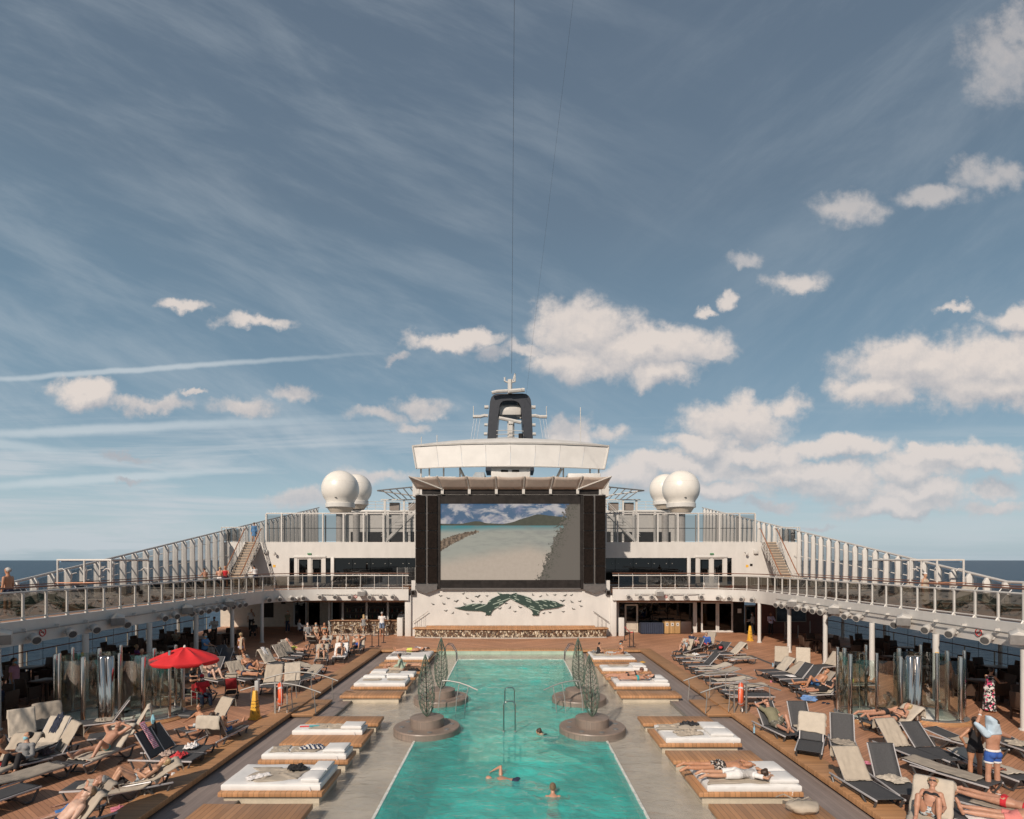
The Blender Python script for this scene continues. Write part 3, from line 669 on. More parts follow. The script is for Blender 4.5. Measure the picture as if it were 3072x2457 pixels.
pbox('lamp_cluster', 1085, 680, 1142, 700, -.9, -.3, darkm); seg('lamp_cluster', [(1115,690),(1115,632)], .22, darkm, -.6)
for i, (px_, p0, p1) in enumerate([(1264, 1335, 1310), (1311, 1330, 1305), (1741.5, 1330, 1222)]):
    x, za = A(px_, p0, 48); x, zb2 = A(px_, p1, 48); w_ = obj('whip_aerial', MB().tube([(x, 48, za-1), (x, 48, zb2)], .035, 5), whitem)
    tag(w_, ['short thin white aerial at the left end of the roof shade', 'short thin white aerial second from the left on the roof shade', 'tall thin white aerial on the right part of the roof shade'][i], 'aerial')
# two long wires rising into the sky
for i, (a, b_) in enumerate([((1535, 1120, 55), (1543, 0, 18)), ((1566, 1290, 56), (1722, -20, 18))]):
    p = A(a[0], a[1], a[2]); q = A(b_[0], b_[1], b_[2]); pa = Vector((p[0], a[2], p[1])); pb_ = Vector((q[0], b_[2], q[1])); pc = pb_+(pb_-pa)*.08
    o = obj('stay_cable', MB().tube([pa, (pa+pb_)/2, pb_, pc], [.016, .010, .006, .005] if i == 0 else [.007, .004, .003, .002], 5), M('dark_cable', (.10, .10, .105), .5, var=0)); tag(o, ['dark cable running straight up from the mast top', 'slanting dark cable rising to the right from the funnel arch'][i], 'cable')
# =================== BALCONIES
def edge_path(s, off=0.0, y0=8.0):
    r = 4.0; X = 17.0; pts = [(s*(X+off), y0), (s*(X+off), 39.0)]
    for i in range(1, 13):
        a = math.pi/2*i/12; pts.append((s*(13.0+(r+off)*math.cos(a)), 39.0+(r+off)*math.sin(a)))
    pts.append((s*7.45, 43.0+off)); return pts
def ribbon(pa, pb, z0, z1):
    n = len(pa); vs = []
    for (a, b_) in zip(pa, pb): vs += [(a[0], a[1], z0), (b_[0], b_[1], z0), (b_[0], b_[1], z1), (a[0], a[1], z1)]
    fs = [(i*4+j, i*4+(j+1) % 4, (i+1)*4+(j+1) % 4, (i+1)*4+j) for i in range(n-1) for j in range(4)] + [(0,1,2,3), ((n-1)*4+3,(n-1)*4+2,(n-1)*4+1,(n-1)*4)]
    return MB().add(vs, fs)
def resample(path, step, start=0.0):
    P_ = [Vector((x, y, 0)) for x, y in path]; out_ = []; acc = start; tot = 0
    for a, b_ in zip(P_[:-1], P_[1:]):
        L = (b_-a).length
        while acc <= tot+L: t_ = (acc-tot)/L; out_.append((a.lerp(b_, t_), (b_-a).normalized())); acc += step
        tot += L
    return out_
ZF = 3.45
upwood = planks('balcony_planks', (.36, .19, .11), .12, 0.0, gap=.05, dark=.5)
for s in (-1, 1):
    sd = 'left' if s < 0 else 'right'
    bal = thing('balcony', '%s upper balcony of white steel with planked floor, over the cafe tables' % sd, 'balcony', (0, 0, 0))
    obj('fascia', ribbon(edge_path(s), edge_path(s, .22), 2.66, ZF+.03), white, bal, smooth=True)
    poly = edge_path(s, .2, 8.0)+[(s*7.45, 50.0), (s*24.7, 50.0), (s*24.7, 8.0)]
    obj('floor_slab', MB().prism(poly, lambda x, y: (x, y, 3.15), lambda x, y: (x, y, ZF)), upwood, bal)
    bm2 = MB()
    for yy in np.arange(11.2, 48, 4.05): a, b_ = sorted((s*17.2, s*24.4)); bm2.box(a, b_, yy, yy+.25, 2.85, 3.15)
    obj('ceiling_beam', bm2, white, bal)
    a, b_ = sorted((s*24.45, s*24.75)); obj('outer_fascia', MB().box(a, b_, 8, 50, 2.8, 3.14), white, bal)
    if s: 
        a, b_ = sorted((s*7.5, s*17)); obj('soffit_trim', MB().box(a, b_, 43.3, 43.4, 2.5, 2.64), M('brown_soffit', (.25, .12, .06), .5), bal)
    # glass balustrade
    rl = thing('balustrade', '%s balcony balustrade with smoked glass, white posts and brown handrail' % sd, 'railing', (0, 0, 0))
    pth = edge_path(s, .12, 10.0); ps = resample(pth, 1.03, .40)
    for (p, dd) in ps:
        if p.y < 15: continue
        ang = math.atan2(dd.y, dd.x); mt = Matrix.Translation((p.x, p.y, 0)) @ Matrix.Rotation(ang, 4, 'Z')
        tw = .028 if p.y < 41 else .014; mb = MB().box(-tw, tw, -tw*1.6, tw*1.6, ZF+.0, 4.47, mt)
        n_ = Vector((-dd.y, dd.x, 0))*(1 if s > 0 else -1)
        mb.tube([(p.x-n_.x*.02, p.y-n_.y*.02, ZF+.2), (p.x+n_.x*.10, p.y+n_.y*.10, ZF+.02)], .03, 4)
        mb.tube([(p.x, p.y, 4.45), (p.x+dd.x*0-n_.x*.1, p.y-n_.y*.1, 4.60)], .014, 4)
        obj('post', mb, whitem, rl)
    gl = [q for q in ps if q[0].y > 14]
    for (p, d1), (q, d2) in zip(gl[:-1], gl[1:]):
        e1 = p.lerp(q, .05); e2 = p.lerp(q, .95); nn = Vector((-(e2-e1).y, (e2-e1).x, 0)).normalized()*.006
        obj('glass_panel', MB().add([(e1.x, e1.y, 3.60), (e2.x, e2.y, 3.60), (e2.x, e2.y, 4.42), (e1.x, e1.y, 4.42)], [(0,1,2,3)]), gtint, rl)
    P3 = lambda z, off: [(x, y, z) for x, y in edge_path(s, off, 10.0)]
    obj('top_rail', MB().tube(P3(4.47, .12), .038, 8), whitem, rl, smooth=True)
    obj('bottom_rail', MB().tube(P3(3.57, .12), .028, 6), whitem, rl, smooth=True)
    obj('handrail', MB().tube(P3(4.63, .24), .03, 8), railbrown, rl, smooth=True)
    # wind screen outside
    ws = thing('wind_screen', '%s outer wind screen of white posts and grey glass rising towards the stairs' % sd, 'wind screen', (s*24.4, 28.99, 0))
    SL = (8.03-4.5)/21.0
    for i in range(-3, 40):
        y = 28.99+1.153*i; zt2 = 4.5+max(0, i)*1.153*SL; z0 = ZF if y < 50.2 else 7.1
        yy = y-28.99
        fin = [(-.30, z0), (.12, z0), (.12, zt2-.10), (.05, zt2), (-.12, zt2), (-.26, zt2-.22), (-.22, zt2-.8)] if zt2-z0 > 1.2 else [(-.22, z0), (.12, z0), (.12, zt2), (-.22, zt2)]
        obj('post', MB().prism(fin, lambda x, z: (s*x, yy-.07, z), lambda x, z: (s*x, yy+.07, z)), white, ws, smooth=False, bevel=.01)
        if zt2-z0 > 1.6:
            for hz_ in (z0+(zt2-z0)*.55, z0+(zt2-z0)*.85):
                if i % 1 == 0 and y < 50: obj('clamp', MB().tube([(-s*.28, yy, hz_), (-s*.45, yy+.12, hz_+.06)], .03, 5), whitem, ws)
        zn = 4.5+max(0, i+1)*1.153*SL
        z0b = ZF if y+1.15 < 50.3 else 7.1
        obj('glass_panel', MB().add([(s*.02, yy+.08, z0b+.08), (s*.02, yy+1.07, z0b+.08), (s*.02, yy+1.07, zn-.12), (s*.02, yy+.08, zt2-.12)], [(0,1,2,3)]), gwind, ws)
    obj('top_rail', MB().tube([(0, -3.6, 4.52), (0, 0, 4.52), (0, 40*1.153, 4.52+40*1.153*SL)], .07, 8), whitem, ws)
    obj('inner_handrail', MB().tube([(-s*.55, -6, 4.35), (-s*.55, 20.6, 4.45)], .028, 6), railbrown, ws)
    obj('blue_rail', MB().tube([(s*.4, 3.5, 5.52), (s*.4, 20.5, 5.52)], .045, 6), M('blue_rail', (.16, .30, .45), .5), ws)
    # shower frame standing on the balcony
    sf = thing('outdoor_shower', '%s white tubular shower frame standing on the balcony by the wind screen' % sd, 'frame', (s*22.4, 31, 0))
    cx = [(-1.4, 0), (1.4, 0), (1.4, 3.2), (-1.4, 3.2), (0, 0)]
    for (a, b_) in cx: obj('post', MB().tube([(a, b_, ZF), (a, b_, 5.6)], .05, 8), whitem, sf)
    obj('top_rail', MB().tube([(-1.4, 0, 5.6), (1.4, 0, 5.6), (1.4, 3.2, 5.6), (-1.4, 3.2, 5.6)], .055, 8, True), whitem, sf)
    for (a, b_) in cx[:4]: obj('shower_head', MB().tube([(a, b_, 5.1), (a-.25*(1 if a > 0 else -1), b_, 5.15), (a-.42*(1 if a > 0 else -1), b_, 5.02)], .03, 6), whitem, sf)
    obj('low_rail', MB().tube([(-1.5, -.02, 4.4), (1.5, -.02, 4.4)], .035, 6), M('copper_rail', (.45, .22, .13), .4, .3), sf)
    # deck-level columns
    for j, y in enumerate((19.4, 23.45, 27.6, 31.7, 35.8, 40.1)):
        c_ = thing('column', 'slim white column under the %s balcony edge, %s from the near end' % (sd, ORD[j]), 'column', (s*16.9, y, 0), group='white columns under the balcony edges')
        obj('shaft', MB().tube([(0, 0, 0), (0, 0, 2.66)], .115, 14), white, c_, smooth=True); obj('base_ring', MB().lathe([(.16, 0), (.16, .04), (.12, .06)], 14), white, c_)
        if j == 1: obj('yellow_sign', MB().box(-.13, -.117, -.06, .06, 1.75, 1.95, Matrix.Rotation(R(70), 4, 'Z')), yellowp, c_)
    for j, y in enumerate((20.4, 28.8, 33.2, 37.7, 42.4)):
        c_ = obj('outer_column', MB().tube([(0, 0, 0), (0, 0, 3.14)], .09, 10), white, smooth=True, loc=(s*23.9, y, 0))
        tag(c_, 'thin white outer column by the ship side rail on the %s, %s from the near end' % (sd, ORD[j]), 'column', 'outer columns at the ship side')
    # deck-level side rail
    dr = thing('side_rail', '%s ship side railing with brown handrail and glass, sea beyond it' % sd, 'railing', (s*23.7, 15, 0))
    obj('handrail', MB().tube([(0, 0, 1.12), (0, 31.5, 1.12)], .03, 6), railbrown, dr)
    for i in range(0, 17): obj('post', MB().tube([(0, i*1.9+.6, 0), (0, i*1.9+.6, 1.1)], .03, 6), M('cream_post', (.5, .46, .38), .5), dr)
    obj('low_rail', MB().tube([(0, 0, .6), (0, 31.5, .6)], .012, 5), steel, dr)
    obj('window_glass', MB().add([(s*.42, 0, .05), (s*.42, 31.5, .05), (s*.42, 31.5, 2.8), (s*.42, 0, 2.8)], [(0,1,2,3)]), gwind, dr)
    jt = MB()
    for i in range(18): jt.tube([(s*.4, i*1.8+1, 0), (s*.4, i*1.8+1, 2.8)], .012, 4)
    obj('window_joint', jt, darkm, dr)

# fascia lamps
def lamp_proto():
    t = thing('spotlight', 'x', 'spotlight')
    obj('housing', MB().lathe([(.10, -.26), (.15, -.2), (.155, .05), (.165, .14)], 16), whitem, t, smooth=True)
    obj('grille', MB().lathe([(.001, .15), (.13, .15), (.13, .146)], 16, cap=False), M('dark_grille', (.10, .10, .10), .6, .1), t)
    obj('yoke', MB().tube([(0, .19, 0), (0, .2, -.16), (0, 0, -.30), (0, -.2, -.16), (0, -.19, 0)], .02, 5), whitem, t)
    return t
def spk_proto():
    t = thing('speaker', 'x', 'loudspeaker')
    obj('cabinet', MB().prism([(-.28, -.2), (.28, -.2), (.28, .16), (-.05, .26), (-.28, .12)], lambda x, z: (x*.9, -.22, z), lambda x, z: (x*.9, .26, z)), whitem, t, bevel=.015)
    obj('grille', MB().box(-.25, .25, -.235, -.221, -.18, .14), M('grey_grille', (.22, .215, .21), .6, .1), t)
    return t
lp = lamp_proto(); sp = spk_proto(); used = {'l': False, 's': False}
def place_lamp(kind, loc, aim, label):
    src = lp if kind == 'l' else sp
    o = src if not used[kind] else copy_tree(src); used[kind] = True
    o.location = loc; o.rotation_euler = aim.to_track_quat('Z' if kind == 'l' else '-Y', 'X' if kind == 'l' else 'Z').to_euler(); o['label'] = label
    o['group'] = 'spotlights along the balcony edges' if kind == 'l' else 'loudspeakers along the balcony edges'
for s in (-1, 1):
    sd = 'left' if s < 0 else 'right'
    ys = [20.7, 22.4, 23.7, 25.6, 28.4, 29.4, 30.8, 31.7, 32.5, 33.4, 34.3, 35.4, 36.2, 37.0]
    for j, y in enumerate(ys): place_lamp('l', (s*16.68, y, 2.83), Vector((-s*.85, -.55, -.35)), 'white round spotlight on the %s balcony edge, %s from the near end' % (sd, ORD[j]))
    for j, y in enumerate((19.4, 25.1, 30.5, 35.0)): place_lamp('s', (s*16.72, y, 3.05), Vector((-s*.55, -.8, -.2)), 'white wedge loudspeaker on the %s balcony edge, %s from the near end' % (sd, ORD[j]))
    for j, a in enumerate((20, 34, 48, 60)):
        ar = R(a); place_lamp('l', (s*(13+3.7*math.cos(ar)), 39+3.7*math.sin(ar), 2.9), Vector((-s*.5, -.85, -.3)), 'white round spotlight on the curved %s balcony corner, %s from the side' % (sd, ORD[j]))
    for j, px_ in enumerate((962, 1007, 1051, 1110, 1144, 1179)):
        u = (px_-VX)/F*42.7; place_lamp('l', (-s*u if s > 0 else u, 42.62, 2.95), Vector((s*-.1, -.95, -.25)), 'white round spotlight on the rear fascia %s of the tower, %s from the outer end' % (sd, ORD[j]))
    x = -(1085-VX)/F*42.7*s; place_lamp('s', (x, 42.72, 3.2), Vector((0, -1, -.1)), 'grey fronted loudspeaker on the rear fascia %s of the tower' % sd)
    pp = thing('pipe_rail', 'thin grey pipe carrying the spotlights along the %s balcony edge' % sd, 'pipe', (0, 0, 0))
    obj('pipe', MB().tube([(s*16.86, 12, 3.12), (s*16.86, 37.5, 3.12)], .028, 6), steel, pp)
    obj('rear_pipe', MB().tube([(s*9.0, 42.86, 3.12), (s*15.2, 42.86, 3.12)], .025, 6), steel, pp)
    for y in np.arange(13, 37, 1.5): obj('clip', MB().box(min(s*16.84, s*17.0), max(s*16.84, s*17.0), y, y+.06, 3.08, 3.22), whitem, pp)
    ns = thing('no_smoking_sign', 'round red and white no smoking sign on the %s balcony fascia' % sd, 'sign', (s*16.99, 21.4, 2.98))
    obj('disc', MB().tube([(0, 0, 0), (-s*.012, 0, 0)], .16, 20), whitem, ns)
    obj('red_ring', MB().tube([(-s*.018, .14*math.cos(t_), .14*math.sin(t_)) for t_ in np.linspace(0, 2*math.pi, 20)[:-1]], .018, 5, True), M('sign_red', (.5, .03, .03), .5), ns)
    obj('red_bar', MB().tube([(-s*.02, -.1, .1), (-s*.02, .1, -.1)], .014, 5), MATS['sign_red'], ns); obj('cigarette', MB().box(min(-s*.016, -s*.02), max(-s*.016, -s*.02), -.08, .08, -.015, .015), darkm, ns)
    x = s*11.3; ns2 = thing('no_smoking_sign', 'small red no smoking sign on the rear fascia %s of the tower' % sd, 'sign', (x, 42.98, 2.95))
    obj('disc', MB().tube([(0, 0, 0), (0, -.012, 0)], .12, 16), whitem, ns2)
    obj('red_ring', MB().tube([(.105*math.cos(t_), -.016, .105*math.sin(t_)) for t_ in np.linspace(0, 2*math.pi, 18)[:-1]], .016, 5, True), MATS['sign_red'], ns2); obj('red_bar', MB().tube([(-.08, -.018, .08), (.08, -.018, -.08)], .012, 5), MATS['sign_red'], ns2)

# =================== DECKHOUSE (both sides of the tower)
redw = M('red_brown_wall', (.13, .045, .03), .45, var=.1, scale=1.5)
shadew = M('shaded_white', (.52, .45, .37), .5, var=.06)  # darker copy of the white, shade put into the colour
def wbox(mb, X0, X1, y0, y1, z0, z1, s): a, b_ = sorted((s*X0, s*X1)); return mb.box(a, b_, y0, y1, z0, z1)
def U(px): return abs(px-VX)/F            # |X|/Y of a photo column on the left
Yw = 50.0
for s in (-1, 1):
    sd = 'left' if s < 0 else 'right'
    dh = thing('deckhouse', '%s white deckhouse wall with dark windows, double doors and glass parapet' % sd, 'deckhouse', (0, Yw, 0))
    xs = lambda cx: U(600+cx/3.08)*Yw
    # wall with real openings: strip above, strip below, piers
    mb = MB(); wbox(mb, 7.3, 24.7, 0, .4, 5.78, 7.12, s); wbox(mb, 7.3, 24.7, -.02, .4, 3.3, 3.52, s)
    piers = [(24.7, xs(826)), (xs(870), xs(901)), (xs(1002), xs(1026)), (xs(1129), xs(1160)), (xs(1207), xs(1238))]
    for a, b_ in piers: wbox(mb, b_, a, 0, .4, 3.52, 5.78, s)
    obj('wall', mb, white, dh)
    ops = [(826, 870), (901, 1002), (1026, 1129), (1160, 1207)]
    for k_, (a, b_) in enumerate(ops):
        g = MB(); wbox(g, xs(b_), xs(a), .12, .14, 3.52, 5.78, s); w_ = obj('door' if k_ in (1, 2) else 'window', g, gdark, dh)
        if k_ in (1, 2):
            f_ = MB(); xa, xb = xs(a), xs(b_)
            wbox(f_, xb, xb+.10, .04, .11, 3.52, 5.78, s); wbox(f_, xa-.10, xa, .04, .11, 3.52, 5.78, s); wbox(f_, xb+.1, xa-.1, .04, .11, 3.52, 3.68, s); wbox(f_, xb+.1, xa-.1, .04, .11, 5.66, 5.78, s); obj('frame', f_, whitem, w_)
            obj('handle', MB().tube([(s*(xb+.18 if k_ == 1 else xa-.18), .0, 4.4), (s*(xb+.18 if k_ == 1 else xa-.18), .0, 4.8)], .02, 6), steel, w_)
    x1_ = xs(1238); nw = 5
    for k_ in range(nw):
        a = x1_+(7.35-x1_)*k_/nw; b_ = x1_+(7.35-x1_)*(k_+1)/nw
        g = MB(); wbox(g, b_+.012, a-.012, .12, .14, 3.52, 5.78, s); w_ = obj('window', g, gdark, dh)
        if k_ < 4:
            c2 = MB(); 
            for q in (-.25, .25): c2.tube([(s*(b_+q), .10, 5.3), (s*(b_+q), .0, 5.3)], .035, 6)
            obj('spider_clamp', c2, steel, w_)
    obj('door_surround', wbox(wbox(MB(), xs(1165), xs(868), -.08, -.002, 5.80, 5.95, s), xs(1240), xs(1215), -.06, -.002, 3.52, 5.85, s), white, dh, bevel=.01)
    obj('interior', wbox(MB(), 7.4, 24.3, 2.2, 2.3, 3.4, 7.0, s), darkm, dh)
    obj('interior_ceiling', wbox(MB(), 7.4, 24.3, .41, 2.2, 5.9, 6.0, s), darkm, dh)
    ex = obj('exit_sign', MB().box(-.16, .16, -.09, -.03, 6.06, 6.18), M('green_sign', (.05, .2, .08), .5), dh); ex.location = (s*xs(1013), 0, 0)
    obj('top_slab', wbox(MB(), 7.3, 24.7, .41, 40, 6.9, 7.09, s), M('top_deck_grey', (.30, .28, .26), .6), dh)
    xl = xs(604)
    # parapet glass on top
    gp = thing('glass_parapet', '%s tall glass parapet with white posts on top of the deckhouse' % sd, 'railing', (0, Yw+.2, 7.12))
    px_ = [604, 748, 935, 1130, 1320, 1507, 1690, 1880, 1985]
    for cx in px_: obj('post', wbox(MB(), xs(cx)-.06, xs(cx)+.06, -.08, .08, 0, 2.42, s), whitem, gp)
    for cx in px_[1:-1]: obj('post', wbox(MB(), xs(cx+15)-.045, xs(cx+15)+.045, .2, .3, 0, 2.3, s), whitem, gp)
    for a, b_ in zip(px_[:-1], px_[1:]): obj('glass_panel', MB().add([(s*(xs(b_)+.08), 0, .08), (s*(xs(a)-.08), 0, .08), (s*(xs(a)-.08), 0, 2.3), (s*(xs(b_)+.08), 0, 2.3)], [(0,1,2,3)]), gwind, gp)
    obj('top_rail', MB().tube([(s*xs(604), 0, 2.44), (s*7.35, 0, 2.44)], .06, 8), whitem, gp)
    obj('mid_rail', MB().tube([(s*xs(610), .35, 1.2), (s*7.4, .35, 1.2)], .028, 6), darkm, gp)
    # wall fittings
    for (cx, cy, n_, lb) in [(610, 480, 'lamp', 'small square white wall lamp beside the %s stairs'), (700, 492, 'security_camera', 'white dome camera on the %s deckhouse wall')]:
        X_, Z_ = xs(cx), 5.6-(1500+cy/3.08-HY)*Yw/F; f_ = thing(n_, lb % sd, n_.replace('_', ' '), (s*X_, Yw, Z_))
        if n_ == 'lamp': obj('box', MB().box(-.17, .17, -.2, 0, -.17, .17), whitem, f_, bevel=.03)
        else: obj('dome', MB().lathe([(.02, -.2), (.1, -.15), (.12, -.04), (.10, .03)], 12, (0, -.3, 0)), whitem, f_, smooth=True); obj('arm', MB().tube([(0, -.3, .02), (-.1, -.02, .12)], .03, 6), whitem, f_)
    for (cx, cy, m_, lb) in [(648, 600, darkm, 'small dark notice on the %s deckhouse wall'), (686, 610, yellowp, 'small yellow notice on the %s deckhouse wall')]:
        X_, Z_ = xs(cx), 5.6-(1500+cy/3.08-HY)*Yw/F; n_ = obj('notice', MB().box(-.11, .11, -.02, 0, -.1, .1), m_, loc=(s*X_, Yw, Z_)); tag(n_, lb % sd, 'notice')
    # stairs
    st = thing('staircase', '%s white outdoor staircase with brown handrails climbing to the upper deck' % sd, 'stairs', (s*21.85, 46.4, ZF))
    N_ = 17; rise = (7.12-ZF)/N_; run = 3.6/N_
    for i in range(N_): obj('tread', MB().box(-.58, .58, i*run, i*run+.30, (i+1)*rise-.045, (i+1)*rise), M('tan_tread', (.52, .40, .29), .6), st)
    for i in range(N_): obj('riser', MB().box(-.575, .575, i*run+.02, i*run+.04, i*rise, (i+1)*rise-.046), M('grey_riser', (.20, .17, .14), .6), st)
    for q in (-1, 1):
        obj('stringer', MB().prism([(-.25, 0), (.05, 0), (3.62, 3.62), (3.62, 3.35)], lambda y, z: (q*.60, y, z), lambda y, z: (q*.66, y, z)), white, st)
        obj('handrail', MB().tube([(q*.68, -.3, .95), (q*.68, 0, 1.15), (q*.68, 3.6, 4.8), (q*.68, 3.9, 4.8)], .04, 8), M('orange_handrail', (.28, .12, .06), .4), st)
        for z_ in (.35, .6, .85): obj('side_bar', MB().tube([(q*.68, 0, z_), (q*.68, 3.6, z_+3.65)], .018, 5), whitem, st)
        for i in range(8): y_ = i*3.6/7; obj('baluster', MB().tube([(q*.68, y_, y_*1.013), (q*.68, y_, y_*1.013+1.13)], .022, 5), whitem, st)
    obj('shade_panel', MB().box(-.62, .62, 3.7, 3.75, -.0, .01), white, st)
    lr = thing('landing_rail', 'white landing rail with dark panel at the head of the %s stairs' % sd, 'railing', (s*23.6, 50.2, 7.12))
    obj('rail', MB().tube([(-1, 0, 1.25), (1, 0, 1.25)], .05, 6), whitem, lr); obj('panel', MB().box(-.75, .6, -.02, .02, .1, 1.1), gwind, lr)
    for q in (-1, -.6, .8, 1): obj('post', MB().tube([(q, 0, 0), (q, 0, 1.25)], .05, 6), whitem, lr)
    # behind, upper level
    rb = thing('upper_house', '%s grey upper house with roof rails seen through the glass parapet' % sd, 'deckhouse', (s*14.9, 72, 7.12))
    obj('wall', MB().box(-5.6, 5.6, 0, 6, 0, 4.3), M('light_grey_wall', (.55, .53, .50), .5, var=.05), rb)
    obj('roof', MB().box(-5.9, 5.9, -.5, 6.2, 4.3, 4.55), white, rb, bevel=.03)
    for q in np.linspace(-5.2, 5.2, 5): obj('column', MB().box(q-.14, q+.14, -.45, -.2, 0, 4.3), whitem, rb)
    obj('painted_dark_opening', MB().box(-4.6, 4.6, -.1, -.02, .1, 1.9), darkm, rb)  # dark slab on a solid wall, coloured as the shade of an open interior
    for z_ in (.35, .7, 1.05): obj('roof_rail', MB().tube([(-5.6, -.3, 4.55+z_), (5.6, -.3, 4.55+z_)], .03, 5), whitem, rb)
    for q in np.linspace(-5.6, 5.6, 12): obj('roof_rail_post', MB().tube([(q, -.3, 4.5), (q, -.3, 5.6)], .03, 5), whitem, rb)
    gt_ = thing('gantry', '%s white steel gantry with slanting roof lattice beside the screen tower' % sd, 'gantry', (s*10.6, 62, 7.12))
    for a in (-2.6, -.6, 1.2, 2.6): obj('post', MB().box(a-.1, a+.1, -.1, .1, 0, 4.8), whitem, gt_)
    for z_ in (2.9, 3.6, 4.8): obj('beam', MB().box(-3.0, 3.0, -.14, -.02, z_-.06, z_+.06), whitem, gt_)
    for a in (-1.7, .3, 1.9): obj('dark_box', MB().box(a-.5, a+.5, .3, .9, 3.75, 4.55), M('brown_grey_box', (.2, .17, .15), .6), gt_)
    top = [(s*-2.8, -1.2, 5.5), (s*3.6, -1.4, 5.0)]
    for q in np.linspace(0, 1, 9): obj('lattice_bar', MB().tube([(s*(-3.2+q*5.8), -1.5, 6.2-q*.55), (s*(-3.0+q*5.0), 2.5, 5.1)], .06, 5), whitem, gt_)
    obj('lattice_edge', MB().tube([(s*-3.3, -1.5, 6.25), (s*3.1, -1.5, 5.6)], .07, 5), M('wire_dark', (.12, .12, .12), .5), gt_)
    obj('lattice_edge', MB().tube([(s*-3.0, 2.5, 5.1), (s*3.1, -1.5, 5.6)], .07, 5), whitem, gt_)
    obj('stair_flight', MB().prism([(2.6, 0), (3.0, 0), (-1.0, 4.0), (-1.4, 4.0)], lambda x, z: (s*x, -.9, z), lambda x, z: (s*x, -.3, z)), whitem, gt_)
    for z_ in (.9, 1.15): obj('stair_rail', MB().tube([(s*2.8, -.95, z_), (s*-1.2, -.95, z_+4.0)], .03, 5), whitem, gt_)
    for z_ in (1.0, 1.35, 1.7, 2.05, 2.4): obj('guy_line', MB().tube([(s*-3, -1.2, z_+.15), (s*1.3, -1.2, z_-.05)], .018, 4), darkm, gt_)
    # radar domes
    for j, (u_, Yd) in enumerate([(511, 60.0), (463, 72.0)]):
        Xd = u_/F*Yd; zc = 5.6+213*Yd/F-7.12
        if j: zc = 5.6+212*Yd/F-7.12
        dm = thing('radar_dome', '%s above the %s deckhouse' % (['large white radar dome in front', 'white radar dome partly hidden behind the larger one'][j], sd), 'radar dome', (s*Xd, Yd, 7.12), group='white radar domes')
        r = 1.87; prof = [(1.38, -1.48)]
        for q in range(14):
            a = -.70+(math.pi/2+.70)*q/13; prof.append((max(.001, r*math.cos(a)), r*math.sin(a)))
        obj('dome', MB().lathe([(a, z+zc) for a, z in prof], 40), M('dome_white', (.72, .68, .62), .35, var=.05, scale=.8), dm, smooth=True)
        obj('flange', MB().lathe([(1.30, zc-1.95), (1.46, zc-1.9), (1.46, zc-1.5), (1.40, zc-1.46)], 36), white, dm, smooth=True)
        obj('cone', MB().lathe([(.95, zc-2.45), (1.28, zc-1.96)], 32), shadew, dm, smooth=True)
        obj('pedestal', MB().lathe([(.42, 0), (.42, zc-2.4)], 20), M('grey_pedestal', (.36, .34, .32), .5), dm, smooth=True)
        obj('vent', MB().box(-.1, .1, -r*.86, -r*.80, zc-1.05, zc-1.0), darkm, dm)
        obj('seam_ring', MB().tube([(1.872*math.cos(t_)*.94, 1.872*math.sin(t_)*.94, zc+.63) for t_ in np.linspace(0, 6.283, 33)[:-1]], .008, 4, True), shadew, dm)

# --- lower level, left: bar
bar = thing('bar_counter', 'long bar counter with pebble mosaic front under the left rear balcony', 'bar', (0, 44.3, 0))
x0, x1 = A(600+1215/3.08, 0, 44.3)[0], -7.85
obj('front_panel', MB().box(x0, x1, 0, .5, .08, 1.02), mosm, bar); obj('counter_top', MB().box(x0-.1, x1, -.12, .6, 1.02, 1.08), M('bar_top_wood', (.25, .13, .07), .35), bar, bevel=.015)
obj('plinth', MB().box(x0+.02, x1, .03, .5, 0, .08), M('pale_plinth', (0,0,0)) if False else MATS['pale_plinth'], bar)
bb = thing('bottle_rack', 'dark back bar shelves with bottles behind the bar counter', 'shelf', (0, 47.6, 0))
obj('back_panel', MB().box(x0-.5, -7.35, .45, .55, 0, 3.14), M('bar_dark_wood', (.05, .03, .022), .5), bb)
for z_ in (.9, 1.4, 1.9): obj('shelf', MB().box(x0, -7.4, 0, .4, z_-.03, z_), M('bar_shelf', (.12, .07, .04), .4), bb)
obj('cabinet', MB().box(x0, -7.4, -.1, .4, 0, .85), MATS['bar_dark_wood'], bb)
bc = [(.10, .03, .01), (.03, .09, .05), (.35, .28, .12), (.4, .4, .38), (.25, .05, .03)]; bms = [M('bottle_glass_%s' % n_, c, .15, var=.1) for n_, c in zip(('amber', 'green', 'gold', 'clear', 'red'), bc)]
bprof = [(.035, 0), (.036, .18), (.013, .23), (.013, .30)]
bme = [MB().lathe(bprof, 8).mesh('bottle', m_, True) for m_ in bms]
cnt = 0
for z_ in (.9, 1.4):
    cnt += 1
    for i in range(26):
        o = link('bottle', bme[(i*7+cnt) % 5], None, (x0+.25+i*(abs(x0+7.6))/26+random.uniform(-.03, .03), 47.72, z_)); o.scale = (1.1, 1.1, random.uniform(.85, 1.15)); tag(o, 'small %s bottle on the %s back bar shelf, %s from the left' % (('amber', 'green', 'gold', 'clear', 'red')[(i*7+cnt) % 5], 'lower' if z_ < 1 else 'upper', ordn(i)), 'bottle', 'bottles behind the bar')
for i, cx in enumerate((1200, 1325, 1545, 1740, 1930)):
    X_ = A(600+cx/3.08, 0, 44.9)[0]; o = obj('bar_post', MB().box(-.07, .07, -.05, .05, 1.08 if i else 0, 3.14), steel, loc=(X_, 44.75, 0)); tag(o, 'slim steel post rising from the bar counter, %s from the left' % ORD[i], 'post', 'posts of the bar')
